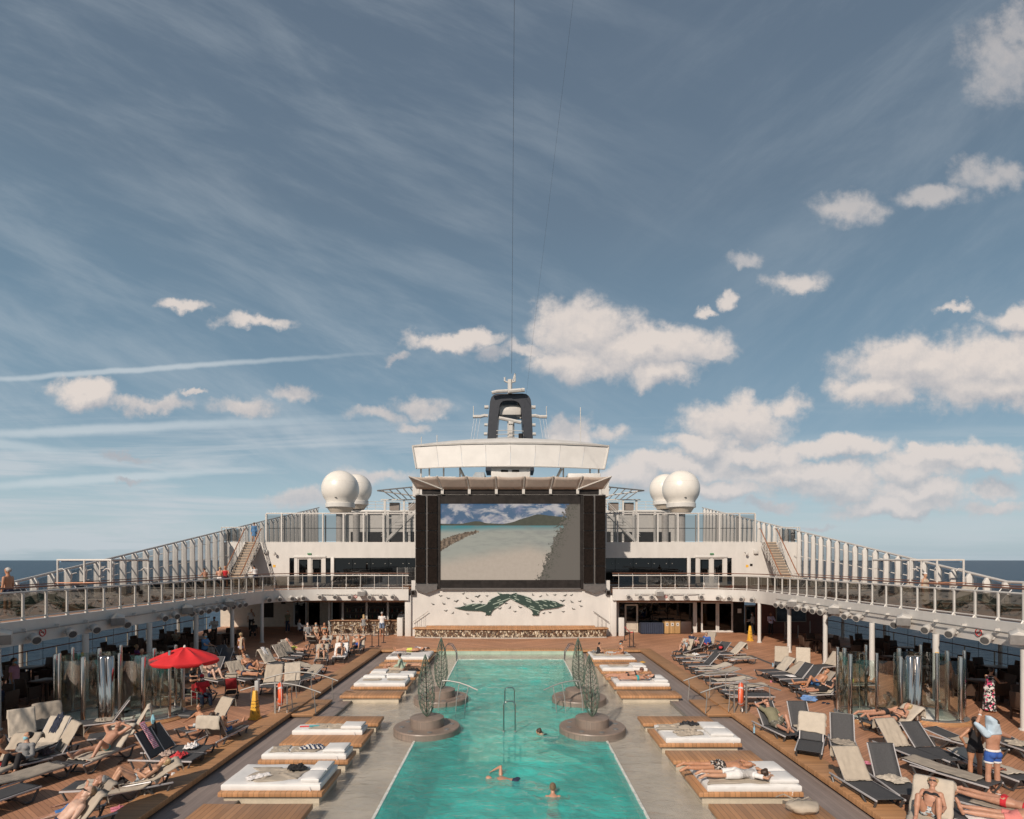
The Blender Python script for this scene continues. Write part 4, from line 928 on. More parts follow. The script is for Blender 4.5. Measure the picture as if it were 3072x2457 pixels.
o = obj('bar_canopy', MB().box(x0-.1, -7.5, 0, .35, 2.62, 2.80), M('bar_canopy_wood', (.30, .14, .07), .5), loc=(0, 44.5, 0)); tag(o, 'brown wooden fascia board above the bar', 'fascia')
st_p = None
def stool():
    t = thing('bar_stool', 'steel bar stool with flat seat at the bar counter', 'stool', group='stools along the bar')
    obj('seat', MB().lathe([(.17, .74), (.19, .76), (.19, .79), (.15, .80)], 14), M('grey_seat', (.3, .28, .26), .5), t, smooth=True); obj('leg', MB().tube([(0, 0, .02), (0, 0, .75)], .03, 8), steel, t); obj('foot_ring', MB().tube([(.15*math.cos(a), .15*math.sin(a), .3) for a in np.linspace(0, 6.28, 13)[:-1]], .012, 5, True), steel, t); obj('base', MB().lathe([(.2, 0), (.2, .02), (.03, .04)], 14), steel, t); return t
stl = stool()
for i, cx in enumerate((1205, 1302, 1407, 1512, 1613, 1722)):
    o = stl if i == 0 else copy_tree(stl); o.location = (A(600+cx/3.08, 0, 43.6)[0], 43.65, 0); o['label'] = 'bar stool at the mosaic bar counter, %s from the left' % ORD[i]
# left lower wall
lw_ = thing('cafe_wall', 'white wall in a painted shade tone, dark doors, behind the left cafe tables', 'wall', (0, 49.6, 0))
xl = lambda cx: A(600+cx/3.08, 0, 49.6)[0]
mb = MB()
for a, b_ in [(-24.4, xl(590)), (xl(680), xl(860)), (xl(1120), xl(1215))]: mb.box(a, b_, 0, .3, 0, 3.14)
mb.box(xl(590), xl(680), 0, .3, 0, .75); mb.box(xl(590), xl(680), 0, .3, 2.3, 3.14); mb.box(xl(860), xl(1120), 0, .3, 2.95, 3.14)
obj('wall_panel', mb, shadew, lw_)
obj('tv_screen', MB().box(xl(590), xl(680), .02, .05, .76, 2.29), darkm, lw_)
for a, b_ in ((862, 985), (992, 1118)):
    fr = MB(); p, q = xl(a), xl(b_); fr.box(p, p+.1, -.02, .05, 0, 2.94); fr.box(q-.1, q, -.02, .05, 0, 2.94); fr.box(p+.1, q-.1, -.02, .05, 0, .14); fr.box(p+.1, q-.1, -.02, .05, 2.82, 2.94)
    dd_ = obj('door', MB().box(p+.1, q-.1, .06, .08, .14, 2.82), gdark, lw_); obj('frame', fr, shadew if a > 900 else white, dd_)
obj('black_sign', MB().box(xl(752), xl(790), -.04, -.01, 1.9, 2.1), darkm, lw_)
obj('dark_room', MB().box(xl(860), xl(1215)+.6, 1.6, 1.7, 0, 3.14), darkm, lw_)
# --- lower level, right
YR = 45.6
rw = thing('lounge_wall', 'dark glazed front with white framed doors under the right rear balcony', 'wall', (0, YR, 0))
xr = lambda cx: A(1750+cx/3.08, 0, YR)[0]; zr = lambda cy: A(0, 1500+cy/3.08, YR)[1]
mb = MB()
for a, b_ in [(262, 330), (1015, 1050)]: mb.box(xr(a), xr(b_), 0, .25, 0, 3.14)
mb.box(xr(330), xr(1015), 0, .25, zr(950), 3.14); mb.box(xr(1050), xr(1600), 0, .25, zr(940), 3.14); 
obj('white_frame', mb, white, rw)
def framed_door(a, b_, t_, bt, name='door', fw=.12, mat=white, gl_=gdark, hd=True):
    p, q = xr(a), xr(b_); z0, z1 = max(.01, zr(bt)), zr(t_); fr = MB(); fr.box(p, p+fw, -.03, .05, z0, z1); fr.box(q-fw, q, -.03, .05, z0, z1); fr.box(p+fw, q-fw, -.03, .05, z0, z0+fw*1.2); fr.box(p+fw, q-fw, -.03, .05, z1-fw, z1)
    d_ = obj(name, MB().box(p+fw, q-fw, .02, .04, z0+fw*1.2, z1-fw), gl_, rw); obj('frame', fr, mat, d_)
    if hd: obj('handle', MB().tube([(q-fw/2, -.06, 1.0), (q-fw/2, -.06, 1.3)], .02, 5), steel, d_)
framed_door(382, 505, 962, 1225, fw=.13, mat=shadew); framed_door(1088, 1238, 942, 1222); framed_door(1240, 1382, 942, 1222); framed_door(1492, 1600, 972, 1222, fw=.1, mat=M('grey_door', (.2, .19, .17), .5))
for a, b_ in ((332, 380), (507, 640), (642, 780), (782, 900), (902, 1013)): obj('window', MB().box(xr(a)+.01, xr(b_)-.01, .05, .07, .05, zr(955)), gdark, rw)
obj('window', MB().box(xr(1052), xr(1086), .05, .07, 0, zr(942)), gdark, rw); obj('dark_recess', MB().box(xr(1384), xr(1490), .05, .08, 0, zr(942)), darkm, rw)
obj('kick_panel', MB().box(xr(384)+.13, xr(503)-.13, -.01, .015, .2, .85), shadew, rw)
obj('poster', MB().box(xr(1427), xr(1462), .02, .045, zr(1045), zr(1005)), white, rw)
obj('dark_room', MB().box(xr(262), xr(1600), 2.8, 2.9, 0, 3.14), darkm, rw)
obj('warm_curtain', MB().box(xr(640), xr(690), 1.2, 1.3, 1.4, 3.0), M('ochre_curtain', (.35, .2, .04), .8), rw)
rdw = thing('red_wall', 'red brown wall with a dark television at the right rear cafe', 'wall', (0, YR-.6, 0))
YR2 = YR-.6; xr2 = lambda cx: A(1750+cx/3.08, 0, YR2)[0]; zr2 = lambda cy: A(0, 1500+cy/3.08, YR2)[1]
obj('wall_panel', MB().box(xr2(1606), 24.2, 0, .3, 0, 3.14), redw, rdw)
tv = obj('television', MB().box(xr2(1775), xr2(2055), -.1, -.02, zr2(1125), zr2(968)), M('tv_frame', (.25, .23, .2), .5), rdw); obj('tv_picture', MB().box(xr2(1783), xr2(2047), -.115, -.103, zr2(1118), zr2(975)), M('tv_blue_grey', (.05, .065, .085), .25, var=.5, scale=1.5), tv)
# navy covered table and kiosk
tb = thing('covered_table', 'long table under a navy cloth in front of the right doors', 'table', ((xr(505)+xr(712))/2, YR-.7, 0))
wd = (xr(712)-xr(505))/2; mb = MB()
pr = []; 
for i in range(41):
    a = i/40*2-1; pr.append((a*wd, -.35+.02*math.sin(i*1.9)))
poly = pr+[(wd, .35), (-wd, .35)]
obj('cloth', MB().prism(poly, lambda x, y: (x, y, .03), lambda x, y: (x*.985, y*.97, .84)), M('navy_cloth', (.022, .03, .055), .8), tb)
ks = thing('wooden_cabinet', 'pale wooden cabinet with three white notices beside the navy table', 'cabinet', ((xr(716)+xr(860))/2, YR-.75, 0)); wd = (xr(860)-xr(716))/2
km = planks('cabinet_slats', (.42, .26, .11), .14, R(90), gap=.06)
for i in range(3):
    a = -wd+i*wd*2/3; d_ = obj('door', MB().box(a+.01, a+wd*2/3-.01, -.32, .3, .05, .98), km, ks, bevel=.008); obj('notice', MB().box(a+wd/3-.1, a+wd/3+.1, -.335, -.322, .62, .86), whitem, d_); obj('symbol', MB().box(a+wd/3-.04, a+wd/3+.04, -.342, -.337, .70, .79), darkm, d_)
obj('top', MB().box(-wd-.03, wd+.03, -.34, .32, .98, 1.02), M('dark_top', (.05, .03, .02), .4), ks); obj('plinth', MB().box(-wd, wd, -.28, .3, 0, .05), darkm, ks)
dkb = obj('dark_cabinet', MB().box(-.45, .45, -.3, .3, 0, .92), M('dark_brown', (.045, .025, .02), .5), loc=(xr(912), YR-.6, 0), bevel=.01); tag(dkb, 'dark brown low cabinet right of the wooden cabinet', 'cabinet')
# small white boxes at the stage ends
for s in (-1, 1):
    o = obj('white_locker', MB().box(-.2, .2, -.25, .25, 0, 1.35), white, loc=(s*8.15, 43.6, 0), bevel=.02); tag(o, 'small white locker at the %s end of the stage' % ('left' if s < 0 else 'right'), 'locker')
    f_ = thing('flood_light', 'dark square floodlight under the tower at its %s corner' % ('left' if s < 0 else 'right'), 'floodlight', (s*7.15, 43.3, 3.2)); obj('case', MB().box(-.17, .17, -.12, .12, -.2, .2), greyrib, f_, bevel=.02); obj('lens', MB().box(-.12, .12, -.135, -.122, -.14, .14), darkp, f_)
    o = obj('dome_camera', MB().lathe([(.03, -.26), (.12, -.2), (.15, -.06), (.12, 0)], 14), whitem, loc=(s*15.3, 42.3, 2.95), smooth=True); tag(o, 'white dome camera hanging on the curved %s corner of the balcony' % ('left' if s < 0 else 'right'), 'camera')
# queue posts
qm = M('black_post', (.02, .02, .022), .4)
def qpost(x, y, lab, h=1.0):
    t = thing('queue_post', lab, 'queue post', (x, y, 0), group='black queue posts'); obj('pole', MB().tube([(0, 0, .02), (0, 0, h)], .03, 8), qm, t); obj('base', MB().lathe([(.17, 0), (.17, .02), (.04, .04)], 16), qm, t); return t
for (a, lb) in zip([(1116, 1940), (1136, 1939), (1151, 1928)], ['nearest left', 'middle', 'farthest right']): qpost(*G(*a), 'black queue post by the left end of the stage, %s of three' % lb)
qr = [(1874, 1921), (1889, 1941), (1900, 1941)]
for a, lb in zip(qr, ['far', 'middle', 'near']): qpost(*G(*a), 'black queue post by the right end of the stage, %s of three' % lb)
pts = [Vector((*G(*a), .95)) for a in qr]; o = obj('red_belt', MB().tube(pts, .03, 4), M('red_belt', (.5, .05, .05), .7)); tag(o, 'red belt strung between the right black queue posts', 'belt')
for i, (a, hh) in enumerate([((2355, 1916), 1.2), ((2394, 1913), .9), ((2430, 1912), 1.2)]):
    x, y = G(*a); o = obj('rope_post', MB().tube([(0, 0, 0), (0, 0, hh)], .03, 8).lathe([(.15, 0), (.15, .02), (.04, .04)], 14), steel, loc=(x, y, 0)); tag(o, 'steel rope post in front of the red brown wall, %s from the left' % ORD[i], 'rope post', 'steel rope posts')
# =================== POOL-SIDE PLATFORMS AND BEDS
plats = {'A': (11.3, 13.2), 'B': (13.82, 15.4), 'C': (16.02, 16.9), 'D': (17.5, 19.1), 'E': (19.68, 20.6), 'F': (23.68, 24.65), 'G': (25.3, 26.8), 'H': (27.3, 28.3), 'I': (28.75, 30.3), 'J': (30.8, 31.6), 'K': (32.1, 34.6)}
pl = list(plats.items())
for s in (-1, 1):
    sd = 'left' if s < 0 else 'right'
    for i, (k_, (ya, yb)) in enumerate(pl):
        x0, x1 = sorted((s*4.42, s*6.87)); cx = (x0+x1)/2; cy = (ya+yb)/2; hx = (x1-x0)/2; hy = (yb-ya)/2
        t = thing('wooden_platform', 'low wooden platform at the %s pool edge, %s from the camera' % (sd, ordn(i)), 'platform', (cx, cy, 0), group='wooden platforms beside the pool')
        obj('planked_top', MB().box(-hx, hx, -hy, hy, .04, .15), platm, t, bevel=.012)
        obj('stone_base', MB().box(-hx+.10, hx-.10, -hy+.10, hy-.06, -.22, .04), stonem, t)
vin = offw
def softbox(mb_dims, name, mat, parent, seed=0, bev=.045):
    # upholstered block: gridded box, slightly puffed and dented
    x0, x1, y0, y1, z0, z1 = mb_dims; nx = max(4, int((x1-x0)/.09)); ny = max(4, int((y1-y0)/.09)); mb = MB()
    vs = []; 
    for j in range(ny+1):
        for i in range(nx+1):
            x = x0+(x1-x0)*i/nx; y = y0+(y1-y0)*j/ny
            e = min(i, nx-i, j, ny-j); zz = z1-(0.03 if e == 0 else 0.006 if e == 1 else 0)+.012*mnoise.noise(Vector((x*2.1+seed, y*2.3, seed)))
            if e == 0: x += (.012 if i == 0 else -.012 if i == nx else 0); y += (.012 if j == 0 else -.012 if j == ny else 0)
            vs.append((x, y, zz))
    fs = [(j*(nx+1)+i, j*(nx+1)+i+1, (j+1)*(nx+1)+i+1, (j+1)*(nx+1)+i) for j in range(ny) for i in range(nx)]
    rim = [i for i in range(nx+1)]+[j*(nx+1)+nx for j in range(1, ny+1)]+[ny*(nx+1)+i for i in range(nx-1, -1, -1)]+[j*(nx+1) for j in range(ny-1, 0, -1)]
    o = len(vs); m = len(rim); lv = []
    for q in (0, 1, 2):
        for r_ in rim:
            x, y, z = vs[r_]; dx_ = x-(x0+x1)/2; dy_ = y-(y0+y1)/2; ex = .014 if q < 2 else 0
            zz = (z1-.05, (z0+.03), z0)[q]; lv.append((x+math.copysign(ex, dx_)*(abs(dx_) > (x1-x0)/2-.03), y+math.copysign(ex, dy_)*(abs(dy_) > (y1-y0)/2-.03), zz))
    vs += lv
    for i in range(m):
        j = (i+1) % m; fs.append((rim[j], rim[i], o+i, o+j)); fs.append((o+j, o+i, o+m+i, o+m+j)); fs.append((o+m+j, o+m+i, o+2*m+i, o+2*m+j))
    fs.append(tuple(o+2*m+i for i in range(m)))
    ob = obj(name, mb.add(vs, fs), mat, parent, smooth=True); return ob
def bed(s, ya, yb, xo, xi, label, cushions, double=False, h=.17, strap=True):
    # xo/xi: outer and inner |x|; cushions: list of (x0,x1,y0,y1) world boxes on top
    x0, x1 = sorted((s*xo, s*xi)); t = thing('sun_bed', label, 'sun bed', ((x0+x1)/2, (ya+yb)/2, .152)); cx, cy = (x0+x1)/2, (ya+yb)/2
    if double:
        softbox((x0-cx, x1-cx, ya-cy, -.004, 0, h), 'mattress', vin, t, 3); softbox((x0-cx, x1-cx, .004, yb-cy, 0, h), 'mattress', vin, t, 8)
    else: softbox((x0-cx, x1-cx, ya-cy, yb-cy, 0, h), 'mattress', vin, t, random.random()*9)
    for (a, b_, c_, d_) in cushions: softbox((a-cx, b_-cx, c_-cy, d_-cy, h+.002, h+.115), 'cushion', vin, t, random.random()*9)
    if strap: obj('strap', MB().tube([(x1-cx-.25, ya-cy-.01, h*.6), (x1-cx-.22, ya-cy-.03, .02), (x1-cx-.25, ya-cy-.035, -.07)], .012, 4), wtowel, t)
    return t
bed(-1, 13.93, 15.34, 6.84, 4.50, 'big square white sun bed nearest the camera on the left of the pool', [(-4.98, -4.56, 14.0, 14.62), (-4.98, -4.56, 14.66, 15.28)])
bed(-1, 16.1, 16.84, 6.8, 4.5, 'single white sun bed on the left, with goggles and a navy striped cloth', [(-5.15, -4.55, 16.15, 16.8)])
bed(-1, 18.35, 19.06, 6.80, 4.62, 'narrow white sun bed on the left opposite the near planter', [(-5.3, -4.66, 18.4, 19.02)])
bed(-1, 25.38, 26.75, 6.75, 4.55, 'double white sun bed on the left with two cushions along its back edge', [(-6.6, -5.62, 26.4, 26.72), (-5.55, -4.6, 26.4, 26.72)])
bed(-1, 27.38, 28.2, 6.6, 4.5, 'single white sun bed on the left behind the double one', [(-6.5, -5.8, 27.45, 28.15)])
bed(-1, 32.2, 34.5, 6.8, 4.5, 'farthest white sun bed on the left under the sleeping couple', [])
bed(1, 13.86, 15.32, 6.84, 4.62, 'big white double sun bed on the right, the couple sleeping on it', [(6.12, 6.8, 13.92, 14.55), (6.12, 6.8, 14.60, 15.26)], True)
bed(1, 17.55, 19.0, 6.84, 4.62, 'white double sun bed on the right with two cushions and black clothes', [(5.98, 6.66, 17.62, 18.25), (5.98, 6.66, 18.30, 18.95)], True)
bed(1, 25.4, 26.75, 6.84, 4.55, 'white sun bed on the right below the two sunbathing women', [(6.2, 6.8, 25.46, 26.05), (6.2, 6.8, 26.1, 26.7)])
bed(1, 28.9, 29.9, 6.7, 4.5, 'white single sun bed on the right holding a folded towel', [(6.0, 6.65, 28.95, 29.85)])
bed(1, 32.2, 34.5, 6.8, 4.5, 'farthest white sun bed on the right under two seated people', [], h=.12)

# =================== CLOTH HELPERS
def crumple(w, l, h, seed, n=22, fold=1.0):
    rs = random.Random(seed); vs = []; off = Vector((seed*3.7, seed*1.9, 0)); aa = rs.uniform(0, 3)
    for j in range(n+1):
        for i in range(n+1):
            u = i/n*2-1; v = j/n*2-1
            q = Vector((u*1.3, v*1.3, 0))+off
            wx = mnoise.noise(q*1.2)*.35*fold; wy = mnoise.noise(q*1.2+Vector((9, 9, 9)))*.35*fold
            e = max(0, 1-max(abs(u), abs(v))**3)
            ridge = abs(mnoise.noise(q*2.1+Vector((0, 0, 4))))*1.5+abs(mnoise.noise(q*4.5))*.6
            z = h*(.12+ridge)*(.25+.75*e)
            vs.append(((u+wx)*w/2, (v+wy)*l/2, max(.006, z)))
    fs = [(j*(n+1)+i, j*(n+1)+i+1, (j+1)*(n+1)+i+1, (j+1)*(n+1)+i) for j in range(n) for i in range(n)]
    return MB().add(vs, fs)
def cloth_obj(name, mb, mat, loc, rz, label, cat, group=None):
    o = obj(name, mb, mat, smooth=False, loc=loc, rz=rz); o.data.polygons.foreach_set('use_smooth', [True]*len(o.data.polygons))
    so = o.modifiers.new('thickness', 'SOLIDIFY'); so.thickness = .008; so.offset = 1
    tag(o, label, cat, group); return o
def strips(name, c1_, c2_, ang, w):
    m, t, b = base_mat(name); p = t.new('ShaderNodeTexCoord').outputs['Object']; x, y, z = t.sep(p)
    f = t.m('FRACT', t.m('DIVIDE', t.m('ADD', t.m('MULTIPLY', x, math.cos(ang)), t.m('MULTIPLY', y, math.sin(ang))), w))
    t.l.new(t.mix(t.m('GREATER_THAN', f, .5), (*c1_, 1), (*c2_, 1)), b.inputs['Base Color']); b.inputs['Roughness'].default_value = .85; MATS[name] = m; return m
pinks = strips('pink_stripes', (.62, .09, .22), (.7, .6, .58), 1.57, .05)
navys = strips('navy_stripes', (.03, .04, .09), (.55, .53, .5), .6, .10)
def spots(name, base_, cols, scale=14, thr=.5):
    m, t, b = base_mat(name); p = t.new('ShaderNodeTexCoord').outputs['Object']
    n = t.noise(p, scale, 3, .5); n2 = t.noise(t.mapping(p, loc=(3, 5, 1)), scale*.8, 2, .5)
    c = t.mix(t.m('GREATER_THAN', n, thr), (*base_, 1), (*cols[0], 1)); c = t.mix(t.m('GREATER_THAN', n2, thr+.07), c, (*cols[-1], 1))
    t.l.new(c, b.inputs['Base Color']); b.inputs['Roughness'].default_value = .85; MATS[name] = m; return m
ZT = .152+.175
cloth_obj('towel', crumple(1.25, .95, .05, 3), towelm, (-5.75, 14.55, ZT), .1, 'crumpled taupe towel spread on the big nearest left sun bed', 'towel')
cloth_obj('jacket', crumple(.42, .32, .11, 5), blackm, (-5.35, 14.75, ZT+.06), .5, 'black leather jacket bundled on the nearest left sun bed', 'jacket')
cloth_obj('shirt', crumple(.55, .25, .05, 8), wtowel, (-6.1, 14.3, ZT+.02), .7, 'pale striped shirt lying on the nearest left sun bed', 'shirt')
cloth_obj('towel', crumple(.5, .5, .035, 11), towelm, (-6.4, 16.45, ZT), .2, 'taupe towel at the left end of the goggles sun bed', 'towel')
cloth_obj('towel', crumple(.75, .5, .03, 12), towelm, (-5.7, 16.45, ZT), .0, 'taupe towel under the navy striped cloth', 'towel')
cloth_obj('striped_cloth', crumple(.6, .35, .09, 13), navys, (-5.55, 16.5, ZT+.03), .1, 'navy and white striped cloth on the single left sun bed', 'cloth')
cloth_obj('towel', crumple(.95, .5, .06, 14), towelm, (-5.75, 18.7, ZT), .0, 'crumpled taupe towel on the narrow left sun bed', 'towel')
fl = MB(); 
o = cloth_obj('towel', crumple(.75, .35, .03, 15), towelm, (-6.1, 26.0, ZT), .1, 'taupe towel on the left half of the two cushion sun bed', 'towel'); o = cloth_obj('towel', crumple(.75, .35, .03, 16), towelm, (-5.05, 26.0, ZT), -.1, 'taupe towel on the right half of the two cushion sun bed', 'towel')
cloth_obj('towel', crumple(.6, .6, .05, 17), towelm, (-5.5, 27.8, ZT), 0, 'taupe towel on the single left sun bed behind the double', 'towel')
cloth_obj('towel', crumple(1.0, .5, .09, 18), M('grey_patterned_cloth', (.25, .23, .22), .9, var=.6, scale=14), (-6.1, 32.9, .152+.175), .2, 'grey patterned towel heap beside the sleeping couple at the far left', 'towel')
cloth_obj('towel', crumple(1.5, .55, .07, 21), towelm, (5.4, 18.6, ZT), .0, 'long taupe towel at the back of the right double sun bed', 'towel')
cloth_obj('clothes', crumple(.62, .3, .11, 22), spots('black_speckle', (.012, .012, .014), [(.1, .1, .11)], 30, .6), (5.65, 18.75, ZT+.03), .0, 'black speckled clothes on the right double sun bed', 'clothes')
cloth_obj('towel', crumple(.75, .5, .09, 23), towelm, (5.4, 17.95, ZT), .2, 'bundled taupe towel at the front of the right double sun bed', 'towel')
cloth_obj('towel', crumple(.95, .35, .04, 25), towelm, (5.35, 29.4, ZT), .0, 'folded taupe towel on the right single sun bed', 'towel')
cloth_obj('towel', crumple(1.9, .9, .04, 26), towel2, (5.6, 33.2, .152+.13), .0, 'pale towel spread under the two people at the far right', 'towel')
cloth_obj('clothes', crumple(.6, .4, .14, 27), strips('grey_check', (.06, .06, .065), (.35, .34, .33), .8, .06), (4.9, 33.9, .152+.15), .4, 'grey checked clothes at the end of the far right sun bed', 'clothes')
cloth_obj('towel', crumple(1.6, .55, .03, 28), towelm, (5.45, 14.2, ZT), .05, 'taupe towel under the woman in the white shirt', 'towel')
# tote bag
bg_ = thing('tote_bag', 'slumped beige cloth bag with white cords on the near right platform', 'bag', (6.3, 12.72, .152))
vs = []; n = 26
for j in range(13):
    for i in range(n):
        a = 2*math.pi*i/n; z = j/12; r = (.33*math.sin(math.pi*(.18+.74*(1-z)**.9))**.6+.02)*(1 if j < 12 else .3); q = Vector((math.cos(a)*2, math.sin(a)*2, z*3))
        vs.append((r*math.cos(a)*(1+.16*mnoise.noise(q)), r*.72*math.sin(a)*(1+.16*mnoise.noise(q+Vector((5, 0, 0)))), z*.24+.03*mnoise.noise(q*1.5)*(z > .05)))
fs = [(j*n+i, j*n+(i+1) % n, (j+1)*n+(i+1) % n, (j+1)*n+i) for j in range(12) for i in range(n)]+[tuple(range(n))[::-1], tuple(12*n+i for i in range(n))]
obj('bag_body', MB().add(vs, fs), towelm, bg_, smooth=False).data.polygons.foreach_set('use_smooth', [True]*len(fs))
obj('cord', MB().tube([(-.2, .05, .24), (-.1, .0, .32), (.0, .03, .27), (.12, .0, .34), (.22, .05, .25)], .012, 5).tube([(-.15, .1, .26), (-.3, .25, .30), (-.4, .4, .18)], .014, 5), towel3, bg_)
# goggles
gg = thing('swim_toys', 'red and teal swim goggles on the left single sun bed', 'goggles', (-6.35, 18.62, ZT)); obj('red_strap', MB().tube([(-.3, 0, .02), (-.1, .03, .02), (0, 0, .03)], .02, 5), redc, gg); obj('teal_lens', MB().tube([(.0, 0, .03), (.15, .02, .03), (.3, .05, .02)], .028, 6), M('teal_plastic', (.05, .3, .33), .3), gg)
def pair_shoes(x, y, z, rz, mat, label):
    t = thing('sandals', label, 'sandals', (x, y, z), rz)
    for q in (-.08, .08):
        s_ = obj('sole', MB().prism([(-.04, -.12), (.04, -.12), (.05, .05), (.035, .13), (-.03, .13), (-.05, .05)], lambda a, b_: (a+q, b_, 0), lambda a, b_: (a+q, b_, .025)), mat, t, bevel=.005); obj('strap', MB().tube([(q-.045, .04, .02), (q, .05, .06), (q+.045, .04, .02)], .012, 5), mat, s_)
    return t
x, y = G(1928, 1987, -.08); pair_shoes(x, y, -.078, .8, yellowp, 'yellow sandals on the walkway by the far right sun bed')

# =================== PLANTERS, SCULPTURES, POOL RAILS
wire = M('green_wire', (.10, .15, .115), .5, .2)
wire2 = M('green_wire_dark', (.012, .022, .017), .5, .2)
def leafcage(lean):
    t = []
    Hh, W_ = 2.08, .27
    def prof(z): u = z/Hh; return W_*(math.sin(math.pi*min(1, u)**.72))**.85+.005
    shell = MB(); n = 10
    for i in range(n):
        a = 2*math.pi*i/n; shell.tube([(prof(z)*math.cos(a), prof(z)*.55*math.sin(a), z) for z in np.linspace(0, Hh, 22)], .008, 4)
    for z0 in np.linspace(.12, 1.9, 12):
        shell.tube([(prof(z0+.10*abs(math.cos(a)))*math.cos(a), prof(z0)*.55*math.sin(a), min(Hh-.01, z0+.12*(1-abs(math.cos(a))))) for a in np.linspace(0, 2*math.pi, 21)[:-1]], .007, 4, True)
    for i in range(9):
        for q in (-1, 1):
            shell.tube([(prof(z)*math.cos(2*math.pi*i/9+q*z*1.6), prof(z)*.55*math.sin(2*math.pi*i/9+q*z*1.6), z) for z in np.linspace(0.02, .95, 10)], .006, 4)
    inner = MB().tube([(0, 0, 0), (.01, 0, Hh)], .016, 5)
    for z0 in np.linspace(.15, 1.75, 11):
        for q in (-1, 1): inner.tube([(0, 0, z0), (q*prof(z0)*.5, 0, z0+.10), (q*prof(z0+.22)*.93, 0, z0+.22)], .007, 4)
    return shell, inner
shell, inner = leafcage(0)
shm = shell.mesh('wire_cage', wire); inm = inner.mesh('stem', wire2)
def planter(x, y, lab, rz, lean):
    t = thing('planter', 'round brown tiled planter disc with drum, '+lab, 'planter', (x, y, 0), group='round planters in the pool')
    obj('disc', MB().lathe([(1.10, -.5), (1.10, .03), (1.08, .06), (.2, .06)], 56), browntop, t, smooth=True)
    obj('disc_side', MB().lathe([(1.105, -.5), (1.105, .02)], 56, cap=False), brownt, t, smooth=True)
    obj('drum', MB().lathe([(.56, .06), (.56, .30)], 40, cap=False), brownt, t, smooth=True); obj('drum_top', MB().lathe([(.565, .30), (.565, .345), (.54, .36), (.001, .36)], 40, cap=False), browntop, t, smooth=True)
    for i in range(8):
        a = 2*math.pi*(i+.3)/8; obj('nozzle', MB().lathe([(.09, .062), (.09, .072), (.05, .078), (.02, .07)], 14, (.83*math.cos(a), .83*math.sin(a), 0)), steel, t)
    sc = thing('leaf_sculpture', 'tall green wire leaf sculpture standing on the planter '+lab, 'sculpture', (x, y, .36), rz, group='leaf sculptures'); sc.rotation_euler = (0, lean, rz)
    link('wire_cage', shm, sc); link('stem', inm, sc)
planter(-2.80, 19.75, 'nearest on the left', .15, -.03); planter(2.73, 19.75, 'nearest on the right', -.15, -.05)
planter(-2.83, 24.0, 'farther on the left', .0, .0); planter(2.78, 24.0, 'farther on the right', .1, -.02)
# ladders: loops in the middle
for (y, z1, lb) in [(23.6, .5, 'small chrome ladder loop at the far side of the middle step'), (19.7, .88, 'tall chrome ladder loop at the near side of the middle step')]:
    t = thing('pool_ladder', lb, 'ladder', (-.04, y, 0)); w = .19
    obj('rail', MB().tube([(-w, 0, -1.2), (-w, 0, z1-.12), (-w+.03, 0, z1-.04), (-w+.1, 0, z1), (w-.1, 0, z1), (w-.03, 0, z1-.04), (w, 0, z1-.12), (w, 0, -1.2)], .024, 10), chrome, t, smooth=True)
    for z in (-.45, -.8): obj('rung', MB().box(-w, w, -.03, .03, z, z+.03), steel, t)
    for q in (-w, w): obj('collar', MB().lathe([(.035, -.30), (.035, -.1)], 10, (q, 0, 0)), steel, t)
for s in (-1, 1):
    sd = 'left' if s < 0 else 'right'
    t = thing('pool_ladder', 'curved chrome ladder rails at the far %s corner of the pool' % sd, 'ladder', (s*3.35, 34.2, 0))
    for q in (0, .5): obj('rail', MB().tube([(s*.45, .15-q, -.1), (s*.42, .05-q, .55), (s*.25, 0-q, .78), (0, -.1-q, .75), (-s*.25, -.2-q, .35), (-s*.3, -.25-q, -.6)], .024, 8), chrome, t, smooth=True)
    h = thing('pool_handrail', 'curved steel handrail leading into the water beside the far %s planter' % sd, 'handrail', (s*2.2, 22.6, 0))
    pts = [(s*.45, 1.6, 1.02), (s*.2, 1.1, 1.02), (-s*.15, .55, .93), (-s*.42, 0, .80), (-s*.72, -.65, .62)]
    pts = [(s*.42, .0, .98), (s*.12, -.05, .98), (-s*.25, -.1, .92), (-s*.6, -.2, .82), (-s*.95, -.3, .68)]
    obj('rail', MB().tube(pts, .026, 8), steel, h, smooth=True)
    for i in (0, 2, 3): p = pts[i]; obj('post', MB().tube([p, (p[0]+s*.10, p[1]-.1, p[2]*.4), (p[0]+s*.16, p[1]-.15, -.6)], .018, 6), steel, h, smooth=True)
